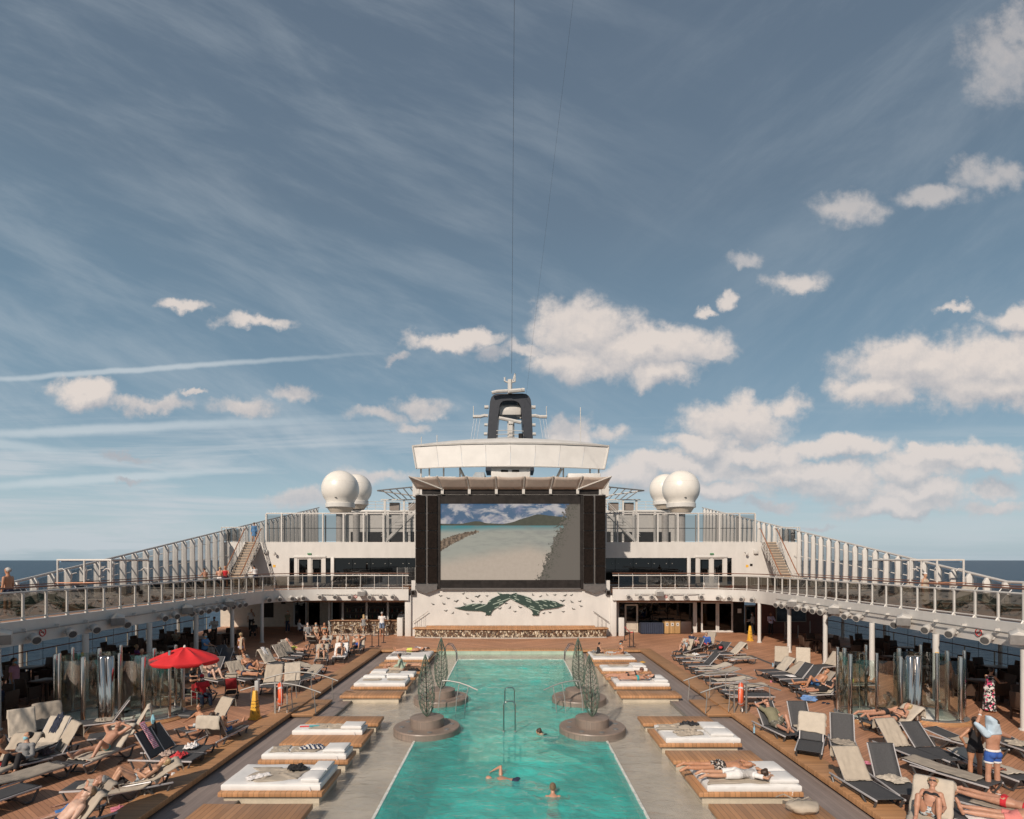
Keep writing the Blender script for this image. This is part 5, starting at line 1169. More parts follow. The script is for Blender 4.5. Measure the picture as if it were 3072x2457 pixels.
# arched crossings over the kerb with life rings
ringwhite = M('reflective_band', (.5, .48, .45), .4)
for s in (-1, 1):
    sd = 'left' if s < 0 else 'right'
    st_ = thing('crossing_step', 'wooden step inside the kerb at the %s crossing' % sd, 'step', (s*7.5, 22.3, 0)); obj('planked_top', MB().box(-.42, .42, -1.15, 1.15, -.02, .06), platm if False else kerbm, st_, bevel=.012); obj('base', MB().box(-.36, .36, -1.05, 1.05, -.08, -.02), stonem, st_)
    for j, y in enumerate((21.3, 23.4)):
        t = thing('arched_handrail', '%s arched steel handrail over the kerb at the %s crossing' % (['near', 'far'][j], sd), 'handrail', (s*8.3, y, 0))
        arc = [(s*(1.45-2.9*i/14), 0, .80+.38*math.sin(math.pi*(i+1.2)/16)-.004*i) for i in range(15)]
        obj('rail', MB().tube(arc, .028, 10), steel, t, smooth=True)
        for i, (px_, zb_) in enumerate([(2, 0), (6, .12), (9, .12), (13, .06)]):
            p = arc[px_]; obj('post', MB().tube([p, (p[0]+s*.03, 0, p[2]*.7), (p[0]-s*.02, 0, zb_)], .018, 6), steel, t, smooth=True)
    y = 21.1; rp = thing('ring_post', 'steel post carrying the life ring at the %s crossing' % sd, 'post', (s*8.42, y, .12))
    obj('post', MB().box(-.028, .028, -.028, .028, 0, 1.05), steel, rp); obj('post', MB().box(s*-.40-.02, s*-.40+.02, .05, .09, 0, .95), steel, rp); obj('holder_bar', MB().tube([(0, 0, .95), (-s*.40, .07, .93)], .018, 6), steel, rp)
    lr = thing('life_ring', 'orange life ring hanging on its post at the %s crossing' % sd, 'life ring', (s*8.20, y-.10, .12+.70)); lr.rotation_euler = (0, 0, R(66*s))
    Rr = .31; obj('ring', MB().tube([(Rr*math.cos(a), 0, Rr*1.08*math.sin(a)) for a in np.linspace(0, 2*math.pi, 41)[:-1]], .085, 14, True), orangebuoy, lr, smooth=True)
    for a in (45, 135, 225, 315):
        a = R(a); c0 = [(Rr*math.cos(a+q), 0, Rr*1.08*math.sin(a+q)) for q in (-.10, .10)]; obj('reflective_band', MB().tube(c0, .088, 14), ringwhite, lr, smooth=True)
    obj('rope', MB().tube([((Rr+.1)*math.cos(a), .02, (Rr+.1)*1.05*math.sin(a)) for a in np.linspace(0, 2*math.pi, 25)[:-1]], .008, 4, True).tube([(0, 0, -.38), (.03, -.04, -.55), (-.02, -.04, -.62)], .02, 5), wtowel, lr)
    gp_ = thing('grey_post', 'plain grey post with plastic cover beside the near %s handrail' % sd, 'post', (s*9.0, 20.95, 0)) if s < 0 else None
    if gp_: obj('pole', MB().tube([(0, 0, 0), (0, 0, .95)], .04, 10), steel, gp_, smooth=True); obj('plastic_cover', MB().box(-.07, .07, -.07, .07, .85, 1.32), M('grey_plastic', (.38, .37, .36), .5), gp_, bevel=.02)
# showers
def shower(x, y, s):
    sd = 'left' if s < 0 else 'right'
    t = thing('shower_enclosure', 'round glass double shower enclosure with steel columns on the %s deck' % sd, 'shower', (x, y, 0))
    for q in (-1, 1):
        obj('plinth', MB().lathe([(1.28, 0), (1.28, .03), (1.18, .10), (1.18, .12)], 48, (q*1.02, 0, 0), cap=False), kerbm, t, smooth=True)
        obj('floor_ring', MB().lathe([(1.18, .12), (1.17, .13), (.9, .13), (.88, .10), (.001, .09)], 48, (q*1.02, 0, 0), cap=False), M('grey_ring', (.16, .155, .15), .4), t, smooth=True)
        obj('tray', MB().lathe([(.86, .11), (.84, .125), (.001, .12)], 40, (q*1.02, 0, 0), cap=False), M('pale_tray', (.62, .59, .54), .35), t, smooth=True)
        for i in range(8):
            a = 2*math.pi*(i+.5)/8
            if abs(q*1.02+1.05*math.cos(a)) < .12: continue
            r_ = .055 if i % 2 else .075
            big = i in (1, 5) 
            obj('steel_column', MB().lathe([(r_*1.4, .12), (r_*1.4, .16), (r_, .18), (r_, 2.28+.12*(i % 2)), (r_*.9, 2.32+.12*(i % 2))], 16, (q*1.02+1.05*math.cos(a), 1.05*math.sin(a), 0)), chrome, t, smooth=True)
            if i == 7: continue
            ap = [(q*1.02+1.05*math.cos(a+.06+(math.pi/4-.12)*k_/6), 1.05*math.sin(a+.06+(math.pi/4-.12)*k_/6)) for k_ in range(7)]
            obj('glass_panel', ribbon(ap, [(u*1.0+.008, v+.008) for u, v in ap], .2, 2.18), gclear, t, smooth=True)
        obj('shower_pillar', MB().lathe([(.14, .12), (.14, 2.25), (.1, 2.3)], 20, (q*.12, -.72, 0)), chrome, t, smooth=True)
        obj('shower_arm', MB().tube([(q*1.02, .7, .12), (q*1.02, .7, 2.15), (q*1.02, .5, 2.22), (q*1.02, .35, 2.15)], .022, 6), chrome, t, smooth=True)
shower(-13.9, 21.0, -1); shower(13.85, 21.0, 1)
# umbrella
um = thing('parasol', 'open red parasol with white pole and scalloped edge over the left loungers', 'umbrella', (-11.7, 21.1, 0)); um.rotation_euler = (R(1), R(1.5), 0)
obj('pole', MB().tube([(0, 0, .1), (0, 0, 2.5)], .024, 10), whitem, um, smooth=True); obj('clamp', MB().lathe([(.05, .35), (.06, .4), (.05, .62)], 12), M('tan_clamp', (.35, .25, .15), .5), um)
obj('base', MB().box(-.43, .43, -.30, .30, 0, .17), M('grey_base', (.045, .047, .05), .5), um, bevel=.07, seg=4); obj('finial', MB().lathe([(.02, 2.42), (.05, 2.48), (.04, 2.54), (.01, 2.57)], 12), whitem, um, smooth=True)
nr = 8; cv = []; cf = []; nn_ = 8
for i in range(nr*nn_):
    for j in range(9):
        a = 2*math.pi*i/(nr*nn_)+.2; f_ = (i % nn_)/nn_; pinch = 1-.075*math.sin(math.pi*f_)*1.0
        rr = 1.15*j/8; z = 2.50-.44*(j/8)**1.25-.045*math.sin(math.pi*f_)*math.sin(math.pi*j/8)*1.3
        cv.append((rr*pinch*math.cos(a), rr*pinch*math.sin(a), z))
m_ = nr*nn_
for i in range(m_):
    for j in range(8): k2 = (i+1) % m_; cf.append((i*9+j, i*9+j+1, k2*9+j+1, k2*9+j))
o9 = len(cv)
for i in range(m_):
    x, y, z = cv[i*9+8]; f_ = (i % nn_)/nn_; gap = .04 if (i % nn_) in (0,) else 0; cv.append((x*1.012, y*1.012, z-.10-.03*math.sin(math.pi*f_)+gap*1.6))
for i in range(m_):
    k2 = (i+1) % m_
    cf.append((i*9+8, o9+i, o9+k2, k2*9+8))
cn = obj('canopy', MB().add(cv, cf), redc, um, smooth=True); so = cn.modifiers.new('thickness', 'SOLIDIFY'); so.thickness = .004
for i in range(nr): a = 2*math.pi*i/nr+.2; obj('rib', MB().tube([(0, 0, 2.42), (.6*math.cos(a), .6*math.sin(a), 2.27), (1.13*math.cos(a), 1.13*math.sin(a), 2.045)], .008, 4), whitem, um)
# wet floor signs
def wetsign(x, y, h, rz, label):
    t = thing('wet_floor_sign', label, 'warning sign', (x, y, 0), rz)
    w0, w1 = .135, .055
    def pyr(z): f_ = z/h; return w0+(w1-w0)*f_
    vs = [(-w0, -w0, .06), (w0, -w0, .06), (w0, w0, .06), (-w0, w0, .06), (-w1, -w1, h), (w1, -w1, h), (w1, w1, h), (-w1, w1, h)]
    obj('cone_body', MB().add(vs, [(0,3,2,1),(4,5,6,7),(0,1,5,4),(1,2,6,5),(2,3,7,6),(3,0,4,7)]), yellowp, t, bevel=.015); obj('foot', MB().box(-w0-.035, w0+.035, -w0-.035, w0+.035, 0, .06), yellowp, t, bevel=.01)
    for side, an in ((0, 0), (1, R(90))):
        for k_, wd in enumerate(('CAUTION', 'WET', 'FLOOR')):
            cu = bpy.data.curves.new('lettering', 'FONT'); cu.body = wd; cu.size = .085 if k_ else .058; cu.align_x = 'CENTER'; cu.extrude = .001
            tmp = bpy.data.objects.new('tmp', cu); col.objects.link(tmp); bpy.context.view_layer.update(); me = bpy.data.meshes.new_from_object(tmp); bpy.data.objects.remove(tmp)
            me.materials.clear(); me.materials.append(M('black_ink', (.02, .02, .02), .5, var=0)); z = .62*h-k_*.11; o = link('lettering', me, t); tilt = math.atan((w0-w1)/(h-.06))
            d_ = w0+(w1-w0)*(z+.03-.06)/(h-.06)+.004; o.matrix_local = Matrix.Rotation(an, 4, 'Z') @ Matrix.Translation((0, -d_, z)) @ Matrix.Rotation(R(90)-tilt, 4, 'X')
        fg = MB().tube([(-.03, 0, .06), (.0, 0, .02), (.03, 0, .0)], .01, 4).tube([(-.02, 0, .02), (.02, 0, -.05)], .01, 4); o = obj('falling_figure', fg, MATS['black_ink'], t); z = .24*h; d_ = w0+(w1-w0)*(z-.06)/(h-.06)+.004; o.matrix_local = Matrix.Rotation(an, 4, 'Z') @ Matrix.Translation((0, -d_, z))
wetsign(*G(765, 2157), 1.0, R(-12), 'tall yellow wet floor sign by the left crossing'); wetsign(*G(2250, 1923), 1.05, R(20), 'yellow wet floor sign by the far right column')

# =================== LOUNGERS
ANG = {}
def lounger_parts(ang, tint=0):
    """lounger along +y (foot end at +.97), hinge at y=-.18, seat top .34"""
    a = R(ang); hy, hz, L = -.18, .33, .80
    bx = lambda t_: (hy-L*t_*math.cos(a), hz+L*t_*math.sin(a))
    t = thing('sun_lounger', 'x', 'sun lounger')
    dark = sling if not tint else slingt
    for q in (-1, 1):
        rail = MB().box(q*.33-.018, q*.33+.018, -.78, .97, .285, .325); obj('side_rail', rail, framel, t, bevel=.006)
        obj('leg', MB().tube([(q*.30, .93, .30), (q*.30, .90, .22), (q*.30, .80, .03), (q*.30, .70, .02), (q*.30, .62, .04), (q*.30, .38, .29)], .028, 6), framed, t, smooth=True)
        obj('leg', MB().tube([(q*.30, -.74, .30), (q*.30, -.71, .22), (q*.30, -.62, .03), (q*.30, -.52, .02), (q*.30, -.44, .04), (q*.30, -.2, .29)], .028, 6), framed, t, smooth=True)
        b0, b1 = bx(0), bx(1); obj('back_rail', MB().tube([(q*.305, b0[0], b0[1]-.01), (q*.305, b1[0], b1[1]-.01)], .018, 6), framel, t)
    obj('cross_bar', MB().tube([(-.30, .70, .03), (.30, .70, .03)], .015, 5), framed, t); obj('cross_bar', MB().tube([(-.30, -.53, .03), (.30, -.53, .03)], .015, 5), framed, t)
    n = 14; vs = []
    for i in range(n+1):
        y = hy+.02+(.96-hy-.02)*i/n
        for j in range(7): u = j/6*2-1; vs.append((u*.31, y, .335-.022*(1-u*u)*math.sin(math.pi*i/n)**.5))
    obj('seat_sling', MB().add(vs, [(i*7+j, i*7+j+1, (i+1)*7+j+1, (i+1)*7+j) for i in range(n) for j in range(6)]), dark, t, smooth=True).modifiers.new('t', 'SOLIDIFY').thickness = .006
    vs = []
    for i in range(n+1):
        y, z = bx(i/n)
        for j in range(7): u = j/6*2-1; d_ = -.025*(1-u*u)*math.sin(math.pi*i/n)**.5; vs.append((u*.29, y+d_*math.sin(a), z+d_*math.cos(a)+.006))
    obj('back_sling', MB().add(vs, [(i*7+j, i*7+j+1, (i+1)*7+j+1, (i+1)*7+j) for i in range(n) for j in range(6)]), dark, t, smooth=True).modifiers.new('t', 'SOLIDIFY').thickness = .006
    b1 = bx(1); bq = bx(.55)
    obj('back_crossbar', MB().tube([(-.305, b1[0], b1[1]-.01), (.305, b1[0], b1[1]-.01)], .018, 6), framed, t)
    if ang > 12:
        obj('back_prop', MB().tube([(-.24, bq[0], bq[1]-.03), (-.24, bq[0]-.02, .30), ], .012, 5).tube([(.24, bq[0], bq[1]-.03), (.24, bq[0]-.02, .30)], .012, 5).tube([(-.28, bq[0], bq[1]-.03), (-.2, bq[0]-.04, bq[1]-.06), (.2, bq[0]-.04, bq[1]-.06), (.28, bq[0], bq[1]-.03)], .012, 5), framed, t)
    return t
def prof_pt(ang, s_):
    """s_: 0 at foot end, runs to the hinge (1.15) then up the back (to 1.95), beyond that hangs behind"""
    a = R(ang)
    if s_ <= 1.13: return (.95-s_, .345, 0)
    if s_ <= 1.95: t_ = s_-1.13; return (-.18-t_*math.cos(a), .345+t_*math.sin(a), 1)
    t_ = s_-1.95; y = -.18-.82*math.cos(a)-.03; return (y-.02*t_-.03*min(1, t_*8), max(.03, .345+.82*math.sin(a)+.02-t_), 2)
def towel_mesh(ang, s0, s1, w, drop, seed, skew=0.0):
    n, m = 34, 16; vs = []; rs = random.Random(seed); o_ = Vector((seed*2.3, seed*.7, seed))
    for i in range(n+1):
        s_ = s0+(s1-s0)*i/n
        for j in range(m+1):
            u = j/m*2-1; x = u*w/2+skew*(i/n-.5); q = Vector((u*1.6, s_*2.2, 0))+o_
            y, z, k_ = prof_pt(ang, s_+.05*mnoise.noise(q*.8)*(abs(s_-s0) < .1 or abs(s_-s1) < .1))
            wr = .045*abs(mnoise.noise(Vector((q.x*.9+q.y*.7, q.y*.5-q.x*.6, seed))*1.6))**1.2+.014*abs(mnoise.noise(q*3.3))
            a = R(ang); nrm = {0: (0, 1), 1: (math.sin(a), math.cos(a)), 2: (-1, 0)}[k_]
            y += nrm[0]*(wr+.006); z += nrm[1]*(wr+.006)
            over = abs(x)-.335
            if over > 0:
                dz = min(over, drop)*(.9); x = math.copysign(.335+.025+.04*abs(mnoise.noise(q*1.7)), x); z = max(.02, z-dz-.01)
            vs.append((x, y, z))
    fs = [(i*(m+1)+j, i*(m+1)+j+1, (i+1)*(m+1)+j+1, (i+1)*(m+1)+j) for i in range(n) for j in range(m)]
    me = MB().add(vs, fs).mesh('towel', None); me.polygons.foreach_set('use_smooth', [True]*len(fs)); return me
TOW = {}
def place_towel(o, kind, ang, seed, label, mat=None):
    mat = mat or (towelm, towel2, towel3, towelm, towel2)[(seed//3) % 5]; key = (kind, ang, seed % 5, mat.name)
    if kind == 'heap':
        c = cloth_obj('towel', crumple(.55, .55, .07, seed), mat, o.matrix_basis @ Vector((0, .05, .345)), o.rotation_euler[2]+.3*seed, label, 'towel', 'towels on the loungers'); return c
    if key not in TOW:
        r_ = {'back': (1.05, 2.25, .66, .2), 'backwide': (1.0, 2.3, .80, .3), 'full': (.3, 2.05, .58, .1), 'seat': (.15, 1.2, .62, .1), 'fullwide': (.2, 2.15, .74, .3), 'top': (1.35, 2.35, .72, .3)}[kind]
        me = towel_mesh(ang, *r_, seed % 5, (seed % 3-1)*.14); me.materials.append(mat); TOW[key] = me
    c = link('towel', TOW[key], None, o.location, 0); c.rotation_euler = o.rotation_euler; so = c.modifiers.new('thickness', 'SOLIDIFY'); so.thickness = .008; so.offset = 1
    tag(c, label, 'towel', 'towels on the loungers'); return c
PROTO = {}; LREG = {}; DESC = {}
SHIFT = {'l1': (-45, 105), 'l2': (-190, 115), 'j': (-40, 125), 'f': (0, 37), 'q1': (60, -30), 'R13': (0, 170), 'R1': (-32, 80), 'R2': (0, 40), 'R3': (-20, 60), 'R4': (0, 40), 'R5': (-30, 100), 'R6': (-15, 105), 'R7': (0, 65), 'R8': (0, 85), 'R9': (0, 20), 'R14': (0, 70), 'a': (-40, 45), 'b': (-80, 35), 'c': (-50, 100), 'd': (0, 80), 'e': (-40, 110), 'g': (-80, -50), 'h': (-60, 10), 'm': (-60, 25), 'n': (-100, 40), 'o': (50, 35), 'q2': (0, 60)}
def lounger(key, hp, fp_, ang, desc, tow=None, tint=0, z=0.0, mode='px'):
    """hp, fp_: photo pixels of the ground below the head end and the foot end"""
    sx_, sy_ = SHIFT.get(key, (0, 0)); hp = (hp[0]+sx_/2.695, hp[1]+sy_/2.695) if mode == 'px' else hp; fp_ = (fp_[0]+sx_/2.695, fp_[1]+sy_/2.695) if mode == 'px' else fp_
    if mode == 'px': h = Vector(G(*hp, z)); f_ = Vector(G(*fp_, z))
    else: h = Vector(hp); f_ = Vector(fp_)
    d_ = f_-h; c = (h+f_)/2; rz = math.atan2(d_.y, d_.x)-math.pi/2
    if (ang, tint) in PROTO: o = copy_tree(PROTO[(ang, tint)])
    else: o = lounger_parts(ang, tint); PROTO[(ang, tint)] = o
    o.location = (c.x, c.y, z); o.rotation_euler = (0, 0, rz); o['label'] = 'charcoal sun lounger '+desc; o['group'] = 'sun loungers on the decks'
    o.matrix_basis = Matrix.Translation((c.x, c.y, z)) @ Matrix.Rotation(rz, 4, 'Z')
    LREG[key] = (c.x, c.y, z, rz, ang); DESC[key] = desc
    if tow:
        k_ = tow if isinstance(tow, tuple) else (tow, None); place_towel(o, k_[0], ang, len(LREG)*3+1, ('towel on lounger ' if k_[0] != 'heap' else 'crumpled towel, lounger ')+desc, k_[1])
    return o
c1 = lambda x, y: (x/2.695, 1900+y/2.695)
c9 = lambda x, y: (2272+x/2.695, 1950+y/2.695)
c3 = lambda x, y: (400+x/4.312, 1900+y/4.312)
c2 = lambda x, y: (500+x/2.624, 1800+y/2.624)
c6 = lambda x, y: (1850+x/4.312, 1880+y/4.312)
# --- left deck
lounger('a', c1(170, 790), c1(300, 990), 65, 'at the far left edge with an upright towel covered back', 'back')
lounger('b', c1(420, 740), c1(560, 920), 62, 'second from the left edge behind the navy cloth one', 'backwide')
lounger('c', c1(620, 925), c1(290, 1000), 60, 'with its taupe back turned to the camera on the left', 'top', 1)
lounger('d', c1(500, 850), c1(180, 990), 50, 'with a navy cloth over its back on the left', 'full')
lounger('e', c1(240, 980), c1(-60, 1120), 45, 'leaning at the lower left edge under a full towel', 'fullwide')
lounger('f', c1(1030, 935), c1(610, 1110), 45, 'under the man in teal briefs', 'fullwide')
lounger('g', c1(-40, 1400), c1(560, 1205), 8, 'lying flat under a crumpled towel at the lower left', 'fullwide')
lounger('h', c1(-190, 1230), c1(330, 1100), 8, 'flat and towel covered, second from the lower left', 'full')
lounger('i', c1(-330, 1540), c1(60, 1400), 20, 'cut by the lower left corner of the picture')
lounger('j', c1(1420, 1150), c1(800, 1275), 28, 'under the woman in the black bikini', 'fullwide')
lounger('k', c1(1260, 1310), c1(560, 1345), 8, 'flat beside the kerb below the bikini woman', 'full')
lounger('l1', c1(900, 1440), c1(250, 1640), 48, 'under the white haired man', 'fullwide')
lounger('l2', c1(960, 1540), c1(260, 1760), 48, 'under the man with sunglasses at the bottom edge', 'fullwide')
lounger('m', c1(1180, 1060), c1(1600, 1070), 58, 'with a pink striped towel over its dark back')
lounger('n', c1(1340, 985), c1(1700, 985), 55, 'dark and bare behind the pink striped one')
lounger('o', c1(1220, 815), c1(720, 880), 62, 'beside the left shower with a tall towel on its back', 'backwide')
lounger('p', c1(1010, 765), c1(720, 800), 55, 'half hidden behind the tall towel by the left shower', 'heap')
lounger('q1', c1(1790, 800), c1(1480, 880), 58, 'behind the seated boy with pink clips on its towel', 'back')
lounger('q2', c1(1690, 890), c1(1880, 790), 58, 'with its back to the camera in front of the boy', 'top', 1)
lounger('r', c1(1300, 560), c1(1760, 560), 40, 'under the parasol with the girls', 'full')
lounger('r2', c3(520, 660), c3(840, 600), 30, 'behind the parasol pole')
lounger('s', c3(880, 640), c3(1180, 700), 60, 'under the man with raised knees', 'full')
lounger('s2', c3(1230, 620), c3(1560, 700), 50, 'behind the red stroller', 'back')
lounger('t1', c3(1330, 520), c3(1720, 590), 48, 'under the couple in navy swimwear', 'full')
lounger('t0', c3(1300, 640), c3(1640, 660), 8, 'flat and bare in front of the navy couple')
lounger('t2', c3(1660, 440), c3(1960, 470), 50, 'with a white and taupe towel on a raised back', 'backwide')
lounger('t3', c3(1830, 370), c3(2120, 400), 50, 'with a narrow towel over its raised back', 'back')
lounger('t4', c3(1930, 330), c3(2190, 350), 50, 'striped with shadow beside the yellow shorts man', 'back')
lounger('t5', c3(1930, 285), c3(2240, 310), 48, 'under the man in yellow shorts', 'full')
lounger('t6', c3(1120, 560), c3(880, 640), 55, 'dark and bare behind the knees of the reading man')
lounger('t7', c3(1230, 400), c3(1080, 470), 45, 'dark and bare near the man in the blue shirt')
lounger('t8', c3(1100, 310), c3(1300, 370), 30, 'dark and bare behind the parasol')
lounger('u1', c2(900, 640), c2(740, 800), 55, 'behind the left life ring', 'backwide')
lounger('u2', c2(1010, 620), c2(960, 800), 60, 'behind the left arched handrails, back to the camera', 'back', 1)
lounger('u3', c2(1010, 560), c2(1230, 590), 8, 'flat beside the kerb beyond the arched handrails', 'full')
lounger('u4', c2(840, 560), c2(1060, 590), 8, 'flat with a dark bag left of the arched handrails', 'seat')
lounger('u5', c2(1180, 640), c2(1000, 690), 30, 'low behind the far arched handrail', 'full')
lounger('v1', c2(1400, 440), c2(1330, 530), 45, 'under the woman lying on a white towel', ('fullwide', wtowel))
lounger('v2', c2(1380, 400), c2(1400, 470), 62, 'under the woman in a black hat', 'backwide')
lounger('v3', c2(1240, 450), c2(1200, 560), 50, 'under the woman wrapped in white at the far left', 'full')
lounger('v4', c2(1540, 380), c2(1460, 450), 50, 'nearest the queue posts on the left', 'backwide')
lounger('v5', c2(1130, 400), c2(1220, 370), 45, 'under the sunbathing woman in a patterned bikini', 'full')
lounger('v6', c2(1290, 380), c2(1180, 430), 40, 'under the girl in a striped top', 'full')
# --- right deck
lounger('R1', c9(50, 560), c9(320, 690), 55, 'under the man in the olive shirt')
lounger('R2', c9(290, 610), c9(470, 740), 62, 'dark with raised back behind the olive shirt man', 'heap')
lounger('R3', c9(470, 700), c9(430, 860), 62, 'facing the camera with a towel hung down its back', 'top')
lounger('R4', c9(670, 720), c9(720, 890), 66, 'upright and bare with a towel heap on its seat', 'heap')
lounger('R5', c9(720, 990), c9(1060, 1200), 52, 'beside the right kerb with a towel over its back', 'back')
lounger('R6', c9(980, 960), c9(1240, 1150), 62, 'upright and bare right of the towelled one by the kerb', 'heap')
lounger('R7', c9(1010, 750), c9(1390, 900), 50, 'with a long towel down its raised back on the right', 'back')
lounger('R8', c9(1200, 730), c9(1620, 900), 45, 'bare and dark right of the long towel')
lounger('R9', c9(1340, 1000), c9(1800, 1140), 4, 'flat under a smooth towel in the middle of the right deck', 'full')
lounger('R10', c9(1480, 770), c9(1880, 880), 10, 'flat with a towel behind the long haired woman', 'seat')
lounger('R11', c9(1680, 960), c9(2130, 1130), 10, 'flat with sandals behind the man undressing', 'full')
lounger('R12', c9(1960, 800), c9(2240, 900), 10, 'at the right edge with a folded towel', 'heap')
lounger('R13', c9(1430, 1230), c9(1350, 1430), 52, 'under the blonde woman with raised knees', 'fullwide')
lounger('R14', c9(2250, 1400), c9(1860, 1290), 10, 'under the woman lying face down at the lower right', 'full')
lounger('R15', c9(2220, 1560), c9(1900, 1500), 30, 'at the bottom right corner', ('fullwide', wtowel))
lounger('R16', c9(1330, 640), c9(850, 680), 35, 'under the kissing couple', 'backwide')
lounger('R16b', c9(1290, 590), c9(830, 620), 8, 'behind the kissing couple')
lounger('R17a', c9(690, 400), c9(350, 415), 35, 'under the woman in the black dress', 'full')
lounger('R17b', c9(640, 345), c9(280, 360), 45, 'under the bearded man in blue trunks', 'back')
lounger('R17c', c9(560, 300), c9(190, 315), 50, 'third in the right row, back raised and bare')
lounger('R17d', c9(490, 268), c9(110, 280), 48, 'fourth in the right row with papers on it')
lounger('R17e', c9(420, 238), c9(60, 250), 35, 'fifth in the right row with a towel on its back', 'back')
lounger('R17f', c9(310, 212), c9(0, 225), 45, 'sixth in the right row with a towel on its back', 'back')
lounger('R17g', c9(700, 330), c9(830, 330), 8, 'flat behind the woman in black', 'full')
lounger('R18a', c9(200, 120), c9(190, 190), 68, 'upright with a towelled back left of the pair near the column', 'back')
lounger('R18b', c9(370, 135), c9(370, 200), 68, 'upright with a towelled back right of the pair near the column', 'back')
lounger('R19', c9(690, 165), c9(440, 185), 48, 'left of the right shower with a towel over its back', 'back')
lounger('S1', c6(1680, 410), c6(1260, 420), 45, 'far right with a big towel up its back', 'backwide')
lounger('S8', c6(1480, 340), c6(1160, 410), 30, 'dark and bare near the red backpack')
lounger('S2a', c6(1180, 445), c6(720, 455), 4, 'flat, first in the close row by the right kerb', 'heap')
lounger('S2b', c6(1260, 500), c6(820, 512), 4, 'flat, second in the close row by the right kerb', 'heap')
lounger('S2c', c6(1340, 560), c6(900, 575), 45, 'third in the close row by the right kerb, back raised')
lounger('S2d', c6(1440, 620), c6(980, 635), 15, 'fourth in the close row by the right kerb', 'full')
lounger('S2e', c6(1540, 680), c6(1080, 700), 15, 'fifth in the close row by the right kerb', 'full')
lounger('S3', c6(1320, 490), c6(1800, 470), 8, 'silver railed with a towel hanging off its end', 'seat')
lounger('S4', c6(1700, 780), c6(1180, 800), 8, 'sixth in the close row, behind the right arched rails', 'full')
lounger('S5', c6(1880, 880), c6(1350, 890), 8, 'seventh in the close row, behind the right life ring', 'full')
lounger('S6', c6(1430, 985), c6(1940, 985), 8, 'bare and flat just right of the right life ring')
lounger('S7', c6(1290, 240), c6(1060, 340), 55, 'under the boy in the blue jacket', 'back')
lounger('S9', c6(1010, 330), c6(720, 430), 45, 'under the children at the far right kerb', 'back')
lounger('S10', c6(1100, 310), c6(900, 360), 40, 'behind the boy in navy')
# small extras on loungers
def on(key, x, y, dz=0.0):
    cx, cy, cz, rz, ang = LREG[key]; a = R(ang); z = .36
    if y < -.18: z = .36+(-.18-y)*math.tan(a) if ang < 80 else .8
    v = Matrix.Rotation(rz, 4, 'Z') @ Vector((x, y, 0)); return (cx+v.x, cy+v.y, cz+z+dz), rz
navyc = M('navy_fabric', (.018, .024, .045), .85, var=.2, scale=12); redf = M('red_fabric', (.5, .04, .045), .8); pinkf = M('pink_fabric', (.62, .2, .28), .8)
def onl(key, x, y, w, l, h, mat, label, cat, seed, tilt=True):
    (p, rz) = on(key, x, y); ang = LREG[key][4]; o = cloth_obj(cat.replace(' ', '_'), crumple(w, l, h, seed), mat, p, rz, label, cat)
    if y < -.2 and tilt: o.rotation_euler = (Matrix.Rotation(rz, 4, 'Z') @ Matrix.Rotation(-R(ang), 4, 'X')).to_euler()
onl('d', .0, -.55, .22, .6, .04, navyc, 'navy cloth thrown over the back of a left lounger', 'cloth', 31)
onl('c', .0, .1, .5, .3, .1, M('dark_plum', (.05, .03, .035), .7), 'dark plum bag lying by the taupe backed lounger', 'bag', 32)
cloth_obj('striped_towel', towel_mesh and crumple(.2, .8, .03, 33, fold=.4), pinks, on('m', -.1, -.5, -.02)[0], 0, 'pink and white striped towel on the dark lounger back', 'towel').rotation_euler = (Matrix.Rotation(LREG['m'][3], 4, 'Z') @ Matrix.Rotation(-R(58), 4, 'X')).to_euler()
onl('m', .05, .45, .4, .35, .09, redf, 'red and pink cloth heap on the striped towel lounger', 'clothes', 34); onl('m', -.05, .05, .35, .3, .09, M('beige_cloth', (.4, .3, .25), .85), 'beige shirt on the striped towel lounger', 'shirt', 36)
onl('n', .0, .45, .4, .3, .14, wtowel, 'white and grey bag on the bare dark lounger', 'bag', 35)
onl('k', .0, -.2, .35, .35, .14, blackm, 'black clothes below the bikini woman', 'clothes', 38); onl('k', .05, -.6, .5, .3, .04, wtowel, 'white cloth at the head of the flat lounger by the kerb', 'cloth', 39)
onl('u4', 0, -.2, .5, .25, .12, darkm, 'dark open bag on a lounger left of the arched rails', 'bag', 41); onl('u4', -.2, .35, .3, .2, .08, pinkf, 'pink cloth beside the dark bag', 'cloth', 42)
onl('S2a', .0, -.3, .4, .4, .08, wtowel, 'white cloth on the first lounger of the close row', 'cloth', 43); onl('S2b', .0, .0, .35, .35, .06, M('blue_black_cloth', (.05, .05, .09), .8), 'dark cloth on the second lounger of the close row', 'cloth', 44)
onl('R17d', 0, .2, .5, .35, .03, wtowel, 'white papers on the fourth lounger of the right row', 'papers', 45); onl('R17b', .25, .4, .25, .2, .1, M('orange_cloth', (.7, .25, .08), .8), 'orange cloth by the bearded man', 'cloth', 46)
onl('R3', .1, -.75, .4, .15, .05, M('blue_cloth', (.12, .22, .42), .8), 'blue and violet cloth on top of a right lounger back', 'cloth', 47)
onl('R11', .15, .3, .3, .25, .07, spots('sandal_mix', (.03, .02, .02), [(.3, .1, .06)], 18), 'brown sandals on the flat lounger behind the man', 'sandals', 48)
onl('t2', .0, -.6, .22, .5, .03, wtowel, 'white towel strip over a raised left lounger', 'towel', 49)
